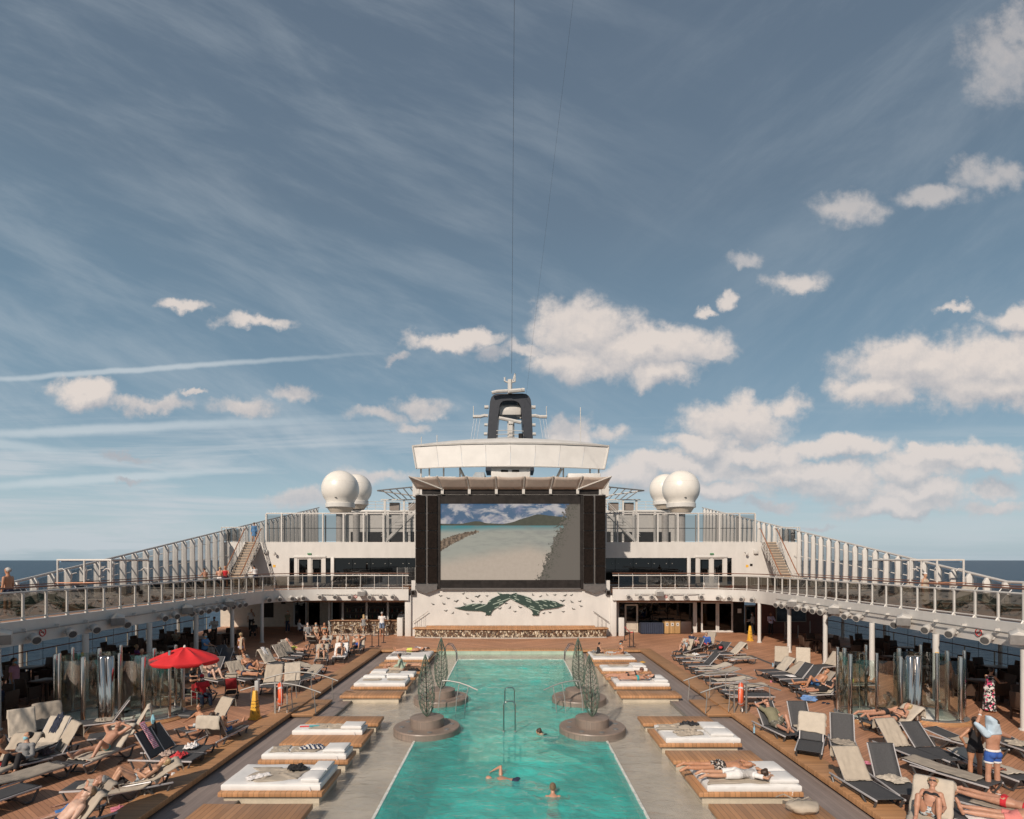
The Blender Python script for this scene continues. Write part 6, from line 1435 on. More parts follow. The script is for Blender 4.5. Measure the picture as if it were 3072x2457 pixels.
bp = thing('backpack', 'small red and black backpack on the far right lounger', 'backpack', on('S8', .0, -.1, 0)[0]); obj('pack', MB().lathe([(.12, 0), (.18, .08), (.17, .22), (.08, .3)], 14, sx=1.2, sy=.8), blackm, bp, smooth=True); obj('pocket', MB().lathe([(.08, .04), (.12, .1), (.1, .2)], 12, (0, -.10, 0)), redf, bp, smooth=True)
cm_ = [blackm, navyc, M('brown_leather', (.14, .07, .04), .6), pinkf, wtowel, M('sand_sandal', (.4, .33, .25), .7)]; cr_ = random.Random(11)
for n_, kk in enumerate(('a', 'c', 'f', 'j', 'm', 'o', 't1', 't2', 't3', 't5', 'u3', 'v2', 's', 'R1', 'R2', 'R4', 'R6', 'R8', 'R9', 'R17a', 'R17b', 'R17d', 'S1', 'S3', 'S6', 'R18a', 'R16', 'R11')):
    cx, cy, cz, rz, ang = LREG[kk]; q = Matrix.Rotation(rz, 4, 'Z') @ Vector((cr_.choice([-.5, .5]), cr_.uniform(-.3, .9), 0)); mt_ = cm_[n_ % 6]; nm_ = ('black', 'navy', 'brown', 'pink', 'white', 'sand coloured')[n_ % 6]
    pair_shoes(cx+q.x, cy+q.y, .005, cr_.uniform(0, 6), mt_, '%s sandals by lounger %s' % (nm_, ' '.join(DESC[kk].split()[:12])))
    if n_ % 3 == 0:
        q = Matrix.Rotation(rz, 4, 'Z') @ Vector((cr_.choice([-.12, .12]), cr_.uniform(-.5, -.1), 0)); o = cloth_obj('bag', crumple(.36, .26, .2, 70+n_, n=14), cm_[(n_+2) % 6], (cx+q.x, cy+q.y, .01), cr_.uniform(0, 3), 'bag under lounger '+DESC[kk], 'bag')
    if n_ % 4 == 1:
        q = Matrix.Rotation(rz, 4, 'Z') @ Vector((.42, -.5, 0)); o = obj('water_bottle', MB().lathe([(.035, 0), (.037, .15), (.015, .19), (.015, .22)], 10), M('bottle_blue', (.25, .4, .5), .15), smooth=True, loc=(cx+q.x, cy+q.y, .003)); tag(o, 'bottle by lounger '+DESC[kk], 'bottle')
# hanging black bag
hb_ = thing('hanging_bag', 'black bag and turquoise mask hanging from the striped towel lounger', 'bag', on('m', -.42, -.6, -.05)[0]); obj('bag', MB().tube([(0, 0, .25), (.02, 0, 0), (.0, .03, -.25), (.02, 0, -.5), (0, 0, -.6)], [.02, .07, .09, .06, .02], 8), blackm, hb_, smooth=True); obj('mask', MB().tube([(0, -.03, .35), (.02, -.05, .22), (0, -.03, .1)], [.02, .06, .03], 6), M('mask_blue', (.25, .50, .58), .7), hb_, smooth=True)
# stroller
sx, sy = G(*c3(1270, 830)); sr = thing('stroller', 'red and black folding stroller standing on the left deck', 'stroller', (sx, sy, 0), R(200))
for q in (-.22, .22):
    for yy in (-.25, .3):
        for w2 in (-.03, .03): w_ = obj('wheel', MB().tube([(q+w2-.012, yy, .09), (q+w2+.012, yy, .09)], .09, 16), rubber, sr, smooth=True)
    obj('frame', MB().tube([(q, -.25, .1), (q, .0, .5), (q, .35, 1.0), (q, .45, 1.02)], .014, 6).tube([(q, .3, .1), (q, .0, .5), (q, -.25, .45)], .014, 6), framed, sr)
obj('handle_bar', MB().tube([(-.22, .45, 1.02), (.22, .45, 1.02)], .018, 6), rubber, sr)
obj('seat', MB().prism([(-.25, .38), (.05, .34), (.28, .82), (.22, .86), (.0, .46), (-.25, .46)], lambda y, z: (-.2, y, z), lambda y, z: (.2, y, z)), redf, sr, bevel=.02); obj('hood', MB().prism([(.28, .82), (.2, .98), (.0, 1.02), (-.12, .93), (.05, .9), (.22, .86)], lambda y, z: (-.22, y, z), lambda y, z: (.22, y, z)), towelm, sr, bevel=.02)
obj('basket', MB().box(-.18, .18, -.1, .25, .18, .3), blackm, sr, bevel=.03)
# =================== CAFE FURNITURE
def chair_proto():
    t = thing('wicker_chair', 'x', 'chair')
    obj('seat', MB().box(-.27, .27, -.27, .27, .36, .46), wicker, t, bevel=.02)
    obj('backrest', MB().prism([(-.27, .44), (.27, .44), (.25, 1.0), (-.25, 1.0)], lambda x, z: (x, .25+(z-.44)*.14, z), lambda x, z: (x, .31+(z-.44)*.14, z)), wicker, t, bevel=.015)
    for q in (-1, 1):
        obj('armrest', MB().box(q*.27-.035, q*.27+.035, -.27, .27, .60, .66).box(q*.27-.02, q*.27+.02, -.25, .25, .2, .6), wicker, t)
        for y in (-.24, .27): obj('leg', MB().box(q*.25-.025, q*.25+.025, y-.025, y+.025, 0, .40), wicker, t)
    return t
def table_proto():
    t = thing('cafe_table', 'x', 'table'); obj('tabletop', MB().box(-.45, .45, -.45, .45, .71, .75), tabletop, t, bevel=.008)
    for a in (-.4, .4):
        for b_ in (-.4, .4): obj('leg', MB().box(a-.03, a+.03, b_-.03, b_+.03, 0, .71), wicker, t)
    return t
cp = chair_proto(); tpz = table_proto(); first = [True, True]
def place(proto, idx, x, y, rz, label, grp):
    o = proto if first[idx] else copy_tree(proto); first[idx] = False; o.location = (x, y, 0); o.rotation_euler = (0, 0, rz); o['label'] = label; o['group'] = grp; return o
rows = (17.6, 20.6, 23.7, 26.8, 29.9, 33.0, 36.1, 39.2); rr = random.Random(5)
for s in (-1, 1):
    sd = 'left' if s < 0 else 'right'
    for i, y in enumerate(rows):
        for j, x in enumerate((18.9, 21.9)):
            if s > 0 and i > 6: continue
            tx = s*x+rr.uniform(-.2, .2); ty = y+rr.uniform(-.25, .25)
            place(tpz, 1, tx, ty, rr.uniform(-.1, .1), 'dark square table, %s in the %s cafe row under the %s balcony' % (ORD[i], ('inner', 'outer')[j], sd), 'cafe tables')
            for k_, (ax, ay, rz) in enumerate(((0, .72, 0), (0, -.72, math.pi), (.75, 0, -math.pi/2), (-.75, 0, math.pi/2))):
                place(cp, 0, tx+ax+rr.uniform(-.06, .06), ty+ay+rr.uniform(-.06, .06), rz+rr.uniform(-.25, .25), 'brown wicker chair on the %s side of the %s %s row cafe table, %s' % (('far', 'near', 'right', 'left')[k_], ORD[i], ('inner', 'outer')[j], sd), 'wicker chairs on the %s' % sd)
# =================== PEOPLE
def skinmat(name, c):
    m, t, b = base_mat(name); p = t.new('ShaderNodeTexCoord').outputs['Object']; n = t.noise(p, 9, 4, .6)
    t.l.new(t.mix(t.ss(n, .3, .7), (c[0]*.88, c[1]*.84, c[2]*.82, 1), (min(1, c[0]*1.08), c[1]*1.08, c[2]*1.1, 1)), b.inputs['Base Color'])
    b.inputs['Roughness'].default_value = .5; b.inputs['Subsurface Weight'].default_value = .08; b.inputs['Subsurface Radius'].default_value = (.01, .004, .002); return m
SK = {'tan': skinmat('tan_skin', (.42, .21, .12)), 'pale': skinmat('pale_skin', (.55, .36, .27)), 'mid': skinmat('light_tan_skin', (.46, .26, .165)), 'brown': skinmat('brown_skin', (.26, .125, .075)), 'dark': skinmat('dark_skin', (.07, .035, .022)), 'red': skinmat('reddish_skin', (.44, .235, .155))}
HR = {n_: M('hair_'+n_, c, .55, var=.3, scale=25) for n_, c in {'black': (.014, .011, .010), 'brown': (.045, .025, .015), 'blond': (.42, .30, .16), 'grey': (.38, .36, .34), 'auburn': (.10, .035, .02), 'darkblond': (.16, .105, .06)}.items()}
CL = {}
def cl(name, c, **k): CL[name] = M('cloth_'+name, c, .85, var=.08, scale=8, bump=.3, bscale=70, **k); return CL[name]
for n_, c in {'black': (.015, .014, .016), 'navy': (.02, .028, .06), 'blue': (.05, .15, .36), 'teal': (.03, .32, .34), 'white': (.68, .66, .64), 'red': (.50, .02, .03), 'olive': (.19, .175, .11), 'pink': (.50, .24, .31), 'royal': (.03, .09, .33), 'yellow': (.62, .66, .12), 'grey': (.22, .22, .22), 'tshirt_blue': (.07, .17, .32), 'paleblue': (.42, .52, .60), 'lilac': (.50, .47, .62), 'coral': (.58, .19, .17), 'green': (.10, .42, .25), 'beige': (.42, .35, .27), 'mint': (.34, .42, .33), 'denim': (.12, .17, .26), 'purple': (.16, .06, .22), 'jean': (.30, .34, .40)}.items(): cl(n_, c)
CL['floral'] = spots('floral_print', (.012, .012, .014), [(.6, .58, .55), (.6, .06, .16)], 11, .52)
CL['floral_small'] = spots('small_floral', (.025, .018, .016), [(.5, .45, .4), (.45, .38, .33)], 16, .55)
CL['camo'] = spots('camo', (.14, .13, .10), [(.28, .27, .22), (.06, .06, .05)], 12, .52)
CL['blue_check'] = spots('blue_check', (.03, .10, .28), [(.08, .2, .4), (.02, .06, .2)], 16, .5)
CL['animal'] = spots('animal_print', (.30, .27, .23), [(.10, .09, .08), (.4, .38, .35)], 22, .5)
CL['bikini_mix'] = spots('bikini_mix', (.35, .42, .45), [(.06, .07, .08), (.5, .5, .5)], 20, .5)
CL['stripe_bw'] = strips('black_white_stripe', (.02, .02, .02), (.6, .58, .55), 1.57, .05)
V = Vector
def nrm(v): v = V(v); return v.normalized() if v.length > 1e-6 else V((0, 0, 1))
def loft(mb, secs, n=14):
    """secs: (center, side vector, front vector) ellipse sections; closed with flat caps"""
    o = len(mb.v)
    for c, sv, fv in secs:
        for j in range(n):
            a = 2*math.pi*j/n; mb.v.append(tuple(c+sv*math.cos(a)+fv*math.sin(a)))
    for i in range(len(secs)-1):
        for j in range(n): mb.f.append((o+i*n+j, o+i*n+(j+1) % n, o+(i+1)*n+(j+1) % n, o+(i+1)*n+j))
    mb.f.append(tuple(o+j for j in range(n))[::-1]); k = o+(len(secs)-1)*n; mb.f.append(tuple(k+j for j in range(n)))
def limb(mb, p, q, rads, n=12, caps=(True, True), bul=None):
    """tapered limb from p to q with a list of radii; rounded ends where caps"""
    p = V(p); q = V(q); d = (q-p); L = d.length; d = d/L if L > 1e-6 else V((0, 0, 1))
    a = d.cross(V((0, 0, 1)) if abs(d.z) < .9 else V((1, 0, 0))).normalized(); b = a.cross(d).normalized(); secs = []; m = len(rads)
    if caps[0]:
        for t_ in (-.97, -.7, -.35): secs.append((p+d*rads[0]*t_, a*rads[0]*math.sqrt(1-t_*t_), b*rads[0]*math.sqrt(1-t_*t_)))
    for i, r in enumerate(rads): secs.append((p+d*L*i/(m-1), a*r, b*r))
    if caps[1]:
        r = rads[-1]
        for t_ in (.35, .7, .97): secs.append((q+d*r*t_, a*r*math.sqrt(1-t_*t_), b*r*math.sqrt(1-t_*t_)))
    loft(mb, secs, n)
def ball(mb, c, sx, sy, sz, X=V((1,0,0)), Y=V((0,1,0)), Z=V((0,0,1)), n=12):
    secs = []
    for i in range(9): t_ = -0.97+1.94*i/8; k_ = math.sqrt(1-t_*t_); secs.append((V(c)+Z*sz*t_, X*sx*k_, Y*sy*k_))
    loft(mb, secs, n)
def remesh(mb, name, mat, vox, smooth=2):
    me = mb.mesh(name, mat); recalc(me); o = bpy.data.objects.new('tmp', me); col.objects.link(o)
    r = o.modifiers.new('r', 'REMESH'); r.mode = 'VOXEL'; r.voxel_size = vox; r.use_smooth_shade = True
    s_ = o.modifiers.new('s', 'SMOOTH'); s_.factor = .5; s_.iterations = smooth
    dg = bpy.context.evaluated_depsgraph_get(); me2 = bpy.data.meshes.new_from_object(o.evaluated_get(dg)); bpy.data.objects.remove(o); bpy.data.meshes.remove(me)
    me2.name = name; me2.materials.clear(); me2.materials.append(mat)
    if len(me2.polygons): me2.polygons.foreach_set('use_smooth', [True]*len(me2.polygons))
    return me2
# poses: torso direction t, torso front f, legs [(thigh, shin, foot)]*2, arms [(upper, fore)]*2, head dir h, face dir hf
def mir(v): return (-v[0], v[1], v[2])
def lie(a=20, legs='flat', arms='side', turn=0):
    a = R(a); t = V((0, -math.cos(a), math.sin(a))); f = V((0, math.sin(a), math.cos(a)))
    B_ = lambda s_, x, u, w: tuple(V((s_*x, 0, 0))+t*u+f*w)
    L = {'tuck': [((-.20, .45, .9), (-.05, .30, -1), (0, 1, -.1)), ((.22, .45, .88), (.05, .30, -1), (0, 1, -.1))], 'flat': [((-.10, 1, .0), (-.05, 1, -.03), (-.15, .35, 1)), ((.10, 1, 0), (.05, 1, -.03), (.15, .35, 1))],
         'up': [((-.10, .75, .68), (-.03, .55, -.92), (0, 1, -.1)), ((.14, .75, .66), (.03, .5, -.92), (0, 1, -.1))],
         'one': [((-.12, .72, .70), (-.02, .50, -.92), (0, 1, -.1)), ((.16, 1, .02), (.02, 1, -.03), (.2, .4, 1))],
         'open': [((-.35, .8, .62), (.12, .6, -.85), (0, 1, -.1)), ((.40, 1, .05), (-.20, 1, -.04), (.3, .5, .9))]}[legs]
    A_ = {'side': [((-.30, math.cos(a)*.9, -math.sin(a)*.9-.05), (.05, .95, .02)), ((.30, math.cos(a)*.9, -math.sin(a)*.9-.05), (-.05, .95, .02))],
          'belly': [((-.45, math.cos(a)*.85, -math.sin(a)*.8), (.75, .5, .3)), ((.45, math.cos(a)*.85, -math.sin(a)*.8), (-.75, .5, .3))],
          'head': [B_(-1, .72, .62, .15), B_(1, .96, .28, .05), B_(1, .72, .62, .15), B_(-1, .96, .28, .05)],
          'phone': [B_(-1, .25, -.55, .6), B_(1, .3, .8, .45), B_(1, .25, -.55, .6), B_(-1, .3, .8, .45)],
          'onehead': [((-.30, math.cos(a)*.9, -math.sin(a)*.9), (.05, .95, .0)), None, B_(1, .72, .62, .15), B_(-1, .96, .28, .05)],
          'face': [B_(-1, .25, -.75, .5), B_(1, .35, .9, .25), ((.30, math.cos(a)*.9, -math.sin(a)*.9), (-.05, .95, 0)), None]}[arms]
    if len(A_) == 4: A_ = [x if isinstance(x[0], tuple) else None for x in (A_[0], A_[2])] if False else [(A_[0] if A_[1] is None else (A_[0], A_[1])), (A_[2] if A_[3] is None else (A_[2], A_[3]))]
    return dict(p=(0, -.06, .115), t=t, f=f, legs=L, arms=A_, h=nrm(t+V((0, 0, .22))), hf=nrm(f+V((turn, .25, 0))))
def prone(arms='fold', prop=0):
    pr = R(prop); t = V((0, -math.cos(pr), math.sin(pr))); f = V((0, -math.sin(pr), -math.cos(pr)))
    L = [((.10, 1, -.02), (.03, 1, .02), (.05, .9, -.5)), ((-.10, 1, -.02), (-.03, 1, .02), (-.05, .9, -.5))]
    A_ = {'fold': [((.75, -.75, .0), (-.75, -.6, .0)), ((-.75, -.75, .0), (.75, -.6, .0))], 'side': [((.5, .8, 0), (.1, 1, 0)), ((-.5, .8, 0), (-.1, 1, 0))], 'elbow': [((.25, -.25, -.95), (-.3, -.9, .1)), ((-.25, -.25, -.95), (.3, -.9, .1))]}[arms]
    return dict(p=(0, .1, .12), t=t, f=f, legs=L, arms=A_, h=nrm(t+V((0, 0, .15+math.sin(pr)))), hf=nrm(V((.75, -.2, -.25)) if not prop else V((0, -1, -.1))))
def sit(lean=8, arms='lap', legs='chair', look=(0, 1, -.1), h=.0):
    a = R(lean); t = V((0, -math.sin(a), math.cos(a))); f = V((0, math.cos(a), math.sin(a)))
    L = {'chair': [((-.14, 1, .0), (-.04, .08, -1), (0, 1, -.1)), ((.14, 1, .0), (.04, .08, -1), (0, 1, -.1))], 'cross': [((-.85, .75, -.05), (.85, .45, -.05), (.9, .5, 0)), ((.85, .75, -.05), (-.85, .35, .02), (-.9, .4, 0))],
         'knees': [((-.14, .72, .68), (-.02, .42, -.95), (0, 1, -.1)), ((.16, .72, .68), (.02, .42, -.95), (0, 1, -.1))], 'long': [((-.12, 1, .04), (0, 1, -.06), (0, .4, 1)), ((.12, 1, .04), (0, 1, -.06), (0, .4, 1))], 'crossed': [((-.05, 1, .05), (.12, .25, -1), (0, 1, -.2)), ((.05, 1, .2), (-.45, .35, -.85), (-.3, 1, -.3))]}[legs]
    A_ = {'lap': [((-.25, .30, -.9), (.25, .9, -.15)), ((.25, .30, -.9), (-.25, .9, -.15))], 'table': [((-.25, .6, -.75), (.2, .95, .1)), ((.25, .6, -.75), (-.2, .95, .1))], 'face': [((-.2, .6, -.7), (.3, .25, .95)), ((.25, .35, -.9), (-.3, .85, 0))], 'back': [((-.3, -.55, -.8), (-.05, -.25, -1)), ((.3, -.55, -.8), (.05, -.25, -1))], 'hip': [((-.75, -.1, -.7), (.45, .15, -.85)), ((.75, .25, -.55), (-.2, .85, -.3))], 'knee': [((-.2, .7, -.6), (.1, .95, -.1)), ((.2, .7, -.6), (-.1, .95, -.1))]}[arms]
    return dict(p=(0, 0, h), t=t, f=f, legs=L, arms=A_, h=t, hf=nrm(look))
def stand(arms='down', lean=0, look=(0, 1, -.05), stride=0.0, ht=1.75):
    a = R(lean); t = V((0, math.sin(a), math.cos(a))); f = V((0, math.cos(a), -math.sin(a)))
    L = [((-.06, stride, -1), (.0, -stride*.8, -1), (-.15, 1, -.1)), ((.06, -stride, -1), (.0, -stride*.5, -1), (.15, 1, -.1))]
    A_ = {'down': [((-.18, .02, -1), (-.02, .16, -1)), ((.18, .02, -1), (.02, .16, -1))], 'lean': [((-.25, .45, -.8), (.2, .9, .1)), ((.25, .45, -.8), (-.2, .9, .1))], 'hip': [((-.75, -.1, -.65), (.55, .2, -.8)), ((.3, .15, -1), (-.1, .5, -.9))], 'reach': [((-.2, .45, -.85), (.1, .95, -.3)), ((.2, .6, -.75), (-.1, 1, -.05))],
          'undress': [((-.60, .30, .85), (.62, .25, .75)), ((.85, .1, -.3), (-.35, .75, .4))], 'face': [((-.2, .5, -.8), (.35, .35, .9)), ((.2, .1, -1), (0, .2, -1))], 'hold': [((-.25, .4, -.85), (.15, .95, .05)), ((.25, .4, -.85), (-.3, .9, .15))]}[arms]
    return dict(p=(0, 0, 'S'), t=t, f=f, legs=L, arms=A_, h=t, hf=nrm(look))
def swim_crawl(): return dict(p=(0, 0, -.10), t=V((0, 1, .08)).normalized(), f=V((0, .1, -1)), legs=[((-.06, -1, -.15), (0, -1, .1), (0, -1, -.2)), ((.06, -1, 0), (0, -1, -.2), (0, -1, -.3))], arms=[((-.3, .9, -.35), (-.2, .9, -.3)), ((.45, .10, .85), (.25, .85, -.55))], h=V((0, 1, .05)), hf=nrm((-.3, .2, -.9)))
def swim_breast(): return dict(p=(0, 0, -.37), t=nrm((0, .55, .75)), f=nrm((0, .75, -.55)), legs=[((-.35, -.55, -.75), (-.25, -.6, -.5), (0, -.5, -.8)), ((.35, -.55, -.75), (.25, -.6, -.5), (0, -.5, -.8))], arms=[((-.8, .35, -.25), (-.1, .95, -.1)), ((.8, .35, -.25), (.1, .95, -.1))], h=nrm((0, .2, 1)), hf=(0, 1, 0))
def swim_back(): return dict(p=(0, 0, -.16), t=nrm((0, .97, .2)), f=nrm((0, .2, -.97)), legs=[((-.1, -1, -.15), (0, -1, .0), (0, -1, -.2)), ((.15, -1, -.15), (0, -1, 0), (0, -1, -.3))], arms=[((-.8, .5, -.1), (-.6, .8, 0)), ((.8, .5, -.1), (.6, .8, 0))], h=nrm((0, .7, .75)), hf=(0, 1, .1))
NP = [0]
def person(loc, rz, pose, label, ht=1.72, sex='m', skin='mid', hair='brown', hairstyle='short', wear=(), q=1, fat=1.0, group=None, pants=None):
    """wear: list of (kind, colour). q: 2 near, 1 middle, 0 far"""
    k = ht/1.75; NP[0] += 1; vox = {2: .0085, 1: .013, 0: .020}[q]; fem = sex == 'f'
    T = nrm(pose['t']); Fv = V(pose['f']); Fv = (Fv-T*Fv.dot(T)).normalized(); S = Fv.cross(T).normalized()
    pv = V(pose['p']) if pose['p'][2] != 'S' else V((0, 0, 0))
    LT, LSh, LTo, LU, LF = .43*k, .41*k, .52*k, .285*k, .25*k
    g = fat
    legs = []
    for i, (th, shn, ft) in enumerate(pose['legs']):
        s_ = -1 if i == 0 else 1; hip = pv+S*s_*.092*k-T*.02*k; kn = hip+nrm(th)*LT; an = kn+nrm(shn)*LSh; legs.append([hip, kn, an, nrm(ft)])
    if pose['p'][2] == 'S':
        dz = -min(l[2].z for l in legs)+.075*k
        for l in legs: l[0] = l[0]+V((0, 0, dz)); l[1] = l[1]+V((0, 0, dz)); l[2] = l[2]+V((0, 0, dz))
        pv = pv+V((0, 0, dz))
    top = pv+T*LTo
    arms = []
    shw = (.165 if fem else .188)*k
    for i, (u, fo) in enumerate(pose['arms']):
        s_ = -1 if i == 0 else 1; sh = pv+T*(LTo-.075*k)+S*s_*shw; el = sh+nrm(u)*LU; wr = el+nrm(fo)*LF; arms.append([sh, el, wr, nrm(fo)])
    HU = nrm(pose['h']); HF = V(pose['hf']); HF = (HF-HU*HF.dot(HU)).normalized(); HS = HF.cross(HU).normalized()
    # torso sections: along T: (t, half width, half depth, front shift)
    if fem: TS = [(-.09,.11,.085,0),(-.03,.168,.115,0),(.04,.172,.118,0),(.12,.148,.10,.005),(.20,.125,.085,.005),(.28,.135,.092,.005),(.36,.150,.105,.012),(.42,.158,.10,.008),(.47,.145,.078,0),(.505,.09,.06,-.005),(.53,.058,.055,-.005)]
    else: TS = [(-.09,.11,.085,0),(-.03,.158,.108,0),(.04,.160,.112,0),(.12,.150,.105,.005),(.20,.145,.10,.008),(.28,.160,.108,.008),(.36,.180,.118,.008),(.42,.186,.108,.004),(.47,.168,.082,0),(.505,.10,.066,-.005),(.53,.064,.062,-.005)]
    def ts(t0, t1, grow=0.0, mult=1.0):
        r = []; pts_ = [x for x in TS if t0 < x[0] < t1]
        def at(t_):
            for a_, b_ in zip(TS[:-1], TS[1:]):
                if a_[0] <= t_ <= b_[0]: f_ = (t_-a_[0])/(b_[0]-a_[0]); return tuple(a_[i]+(b_[i]-a_[i])*f_ for i in range(4))
            return TS[0] if t_ < TS[0][0] else TS[-1]
        full = [(t0,)+at(t0)[1:]]+pts_+[(t1,)+at(t1)[1:]]
        for t_, w, d_, sh in full:
            gg = g if t_ < .35 else 1+(g-1)*.5
            r.append((pv+T*t_*k+Fv*(sh+(gg-1)*.06)*k, S*(w*gg*k*mult+grow), Fv*(d_*(gg*1.0+(gg-1)*.8)*k*mult+grow)))
        return r
    rt, rk, rc, ra = (.088 if fem else .084)*g*k, .054*k, .057*k, .036*k
    ru, re, rw = (.043 if fem else .050)*k, .036*k, .026*k
    B = MB(); loft(B, ts(-.09, .53), 18)
    for l in legs:
        limb(B, l[0], l[1], [rt, rt*.97, rt*.84, rk*1.06, rk]); limb(B, l[1], l[2], [rk, rc*1.02, rc, ra*1.2, ra])
        hl = l[2]-l[3]*.045*k; dn = nrm(l[1]-l[2])*-1; to = l[2]+l[3]*.15*k+dn*.035*k
        limb(B, hl+dn*.02*k, to, [.036*k, .038*k, .042*k, .030*k]); limb(B, l[2], hl+dn*.02*k, [ra, .034*k])
    limbsgl = .35
    # glutes / breasts
    for s_ in (-1, 1):
        ball(B, pv+S*s_*.075*k-Fv*.055*k-T*.02*k, .082*k*g, .075*k*g, .085*k, S, Fv, T)
        if fem: ball(B, pv+T*.365*k+S*s_*.072*k+Fv*.085*k, .060*k, .055*k, .062*k, S, Fv, T)
        else: ball(B, pv+T*.38*k+S*s_*.075*k+Fv*.065*k, .075*k, .045*k, .06*k, S, Fv, T)
        ball(B, pv+T*(.445*k)+S*s_*shw*.93, .060*k, .055*k, .058*k, S, Fv, T)
    fr_ = {2: .0095, 1: .0115, 0: .015}[q]
    for i, a in enumerate(arms):
        limb(B, a[0], a[1], [ru*1.08, ru*1.02, ru*.9, re]); limb(B, a[1], a[2], [re, re*1.04, re*.85, rw])
        d_ = a[3]; pn = Fv-d_*Fv.dot(d_); pn = pn.normalized() if pn.length > .2 else (T-d_*T.dot(d_)).normalized(); sd_ = d_.cross(pn).normalized()*(1 if i == 0 else -1)
        hd = a[2]+d_*.012; secs = [(hd+d_*x*k, sd_*w*k, pn*h_*k) for x, w, h_ in ((0, .026, .02), (.03, .036, .017), (.065, .042, .015), (.09, .040, .012))]; loft(B, secs, 10)
        for j, fl_ in enumerate((.066, .075, .070, .055)):
            b0 = hd+d_*.085*k+sd_*(.031-.0205*j)*k; d1 = (d_-pn*.0+pn*.25).normalized(); b1 = b0+d1*fl_*.5*k; b2 = b1+nrm(d_+pn*.9)*fl_*.45*k; limb(B, b0, b1, [fr_, fr_*.95], 7); limb(B, b1, b2, [fr_*.95, fr_*.8], 7)
        t0 = hd+d_*.02*k+sd_*.03*k; t1 = t0+nrm(d_*.7+sd_*.75+pn*.3)*.045*k; t2 = t1+nrm(d_*.9+sd_*.3+pn*.4)*.032*k; limb(B, t0, t1, [fr_*1.2, fr_*1.1], 7); limb(B, t1, t2, [fr_*1.1, fr_*.9], 7)
    nk0 = pv+T*.50*k; hc = nk0+nrm(T+HU)*.095*k+HU*.095*k+HF*.012*k     # head centre
    limb(B, nk0, hc-HU*.06*k, [.056*k, .052*k, .052*k])
    hs = [(-.118,.022,.026,.050),(-.105,.042,.040,.038),(-.075,.056,.062,.020),(-.04,.064,.078,.008),(0,.070,.090,.0),(.04,.073,.096,-.004),(.075,.067,.088,-.006),(.10,.048,.064,-.006),(.114,.020,.028,-.006)]
    loft(B, [(hc+HU*z*k+HF*f_*k, HS*w*k, HF*d_*k) for z, w, d_, f_ in hs], 16)
    loft(B, [(hc+HU*z*k+HF*(f_)*k, HS*w*k, HF*d_*k) for z, w, d_, f_ in ((-.045, .018, .016, .092), (-.03, .016, .018, .094), (.0, .010, .012, .086), (.02, .008, .008, .080))], 8)   # nose
    loft(B, [(hc+HU*z*k+HF*.078*k, HS*w*k, HF*.016*k) for z, w in ((.012, .05), (.022, .055), (.032, .05))], 10)      # brow
    for s_ in (-1, 1): ball(B, hc+HS*s_*.076*k-HU*.012*k-HF*.008*k, .010*k, .020*k, .032*k, HS, HF, HU, 8)
    o = thing('person', label, 'person', loc, rz, group)
    body = link('body', remesh(B, 'body', SK[skin], vox), o)
    # face marks
    if q >= 1:
        E = MB()
        for s_ in (-1, 1): ball(E, hc+HS*s_*.030*k+HF*.0865*k+HU*.002*k, .013*k, .006*k, .0065*k, HS, HF, HU, 8)
        obj('eyes', E, M('eye_dark', (.02, .015, .012), .3, var=0), o)
        Mo = MB(); ball(Mo, hc+HF*.083*k-HU*.070*k, .022*k, .008*k, .006*k, HS, HF, HU, 8); obj('mouth', Mo, M('lip', (.30, .10, .08), .5, var=0), o)
    vg = max(vox, .012)
    def garment(name, mb, mat): 
        me = remesh(mb, name, mat, vg, 1); x = link(name, me, o); return x
    # hair
    if hairstyle != 'bald':
        Hh = MB(); gr = 1.10
        secs = [(hc+HU*z*k+HF*(f_-.016)*k, HS*(w+.010)*k, HF*(d_+.004)*k*.97) for z, w, d_, f_ in hs[4:]]; secs = [(hc-HU*.045*k-HF*.040*k, HS*.060*k, HF*.050*k), (hc-HU*.02*k-HF*.032*k, HS*.072*k, HF*.064*k)]+[(c_-HF*(.020 if i < 2 else 0)*k, a_, b_) for i, (c_, a_, b_) in enumerate(secs)]+[(hc+HU*.124*k-HF*.015*k, HS*.022*k, HF*.03*k)]
        loft(Hh, secs, 16)
        if hairstyle in ('long', 'bun', 'curly'):
            ball(Hh, hc-HF*.03*k+HU*.02*k, .088*k, .095*k, .105*k, HS, HF, HU)
        if hairstyle == 'long':
            dn = V((0, 0, -1)) if abs(T.z) > .5 else -T
            b0 = hc-HF*.06*k+HU*.02*k; pts_ = [b0, b0+dn*.12*k-HF*.04*k, b0+dn*.28*k-HF*.045*k, b0+dn*.42*k-HF*.03*k]
            for a_, b_, r0, r1 in zip(pts_[:-1], pts_[1:], (.08, .085, .075), (.085, .075, .035)): loft(Hh, [(a_, HS*r0*k, HF*.045*k), (b_, HS*r1*k, HF*.035*k)], 10)
        if hairstyle == 'bun': ball(Hh, hc-HF*.10*k+HU*.07*k, .045*k, .045*k, .04*k, HS, HF, HU)
        if hairstyle == 'curly':
            for j in range(14): a_ = j*2.4; ball(Hh, hc-HF*.02*k+HU*(.04+.05*math.sin(j*1.7))*k+HS*math.cos(a_)*.075*k-HF*abs(math.sin(a_))*.06*k, .032*k, .032*k, .032*k, HS, HF, HU, 8)
        garment('hair', Hh, HR[hair])
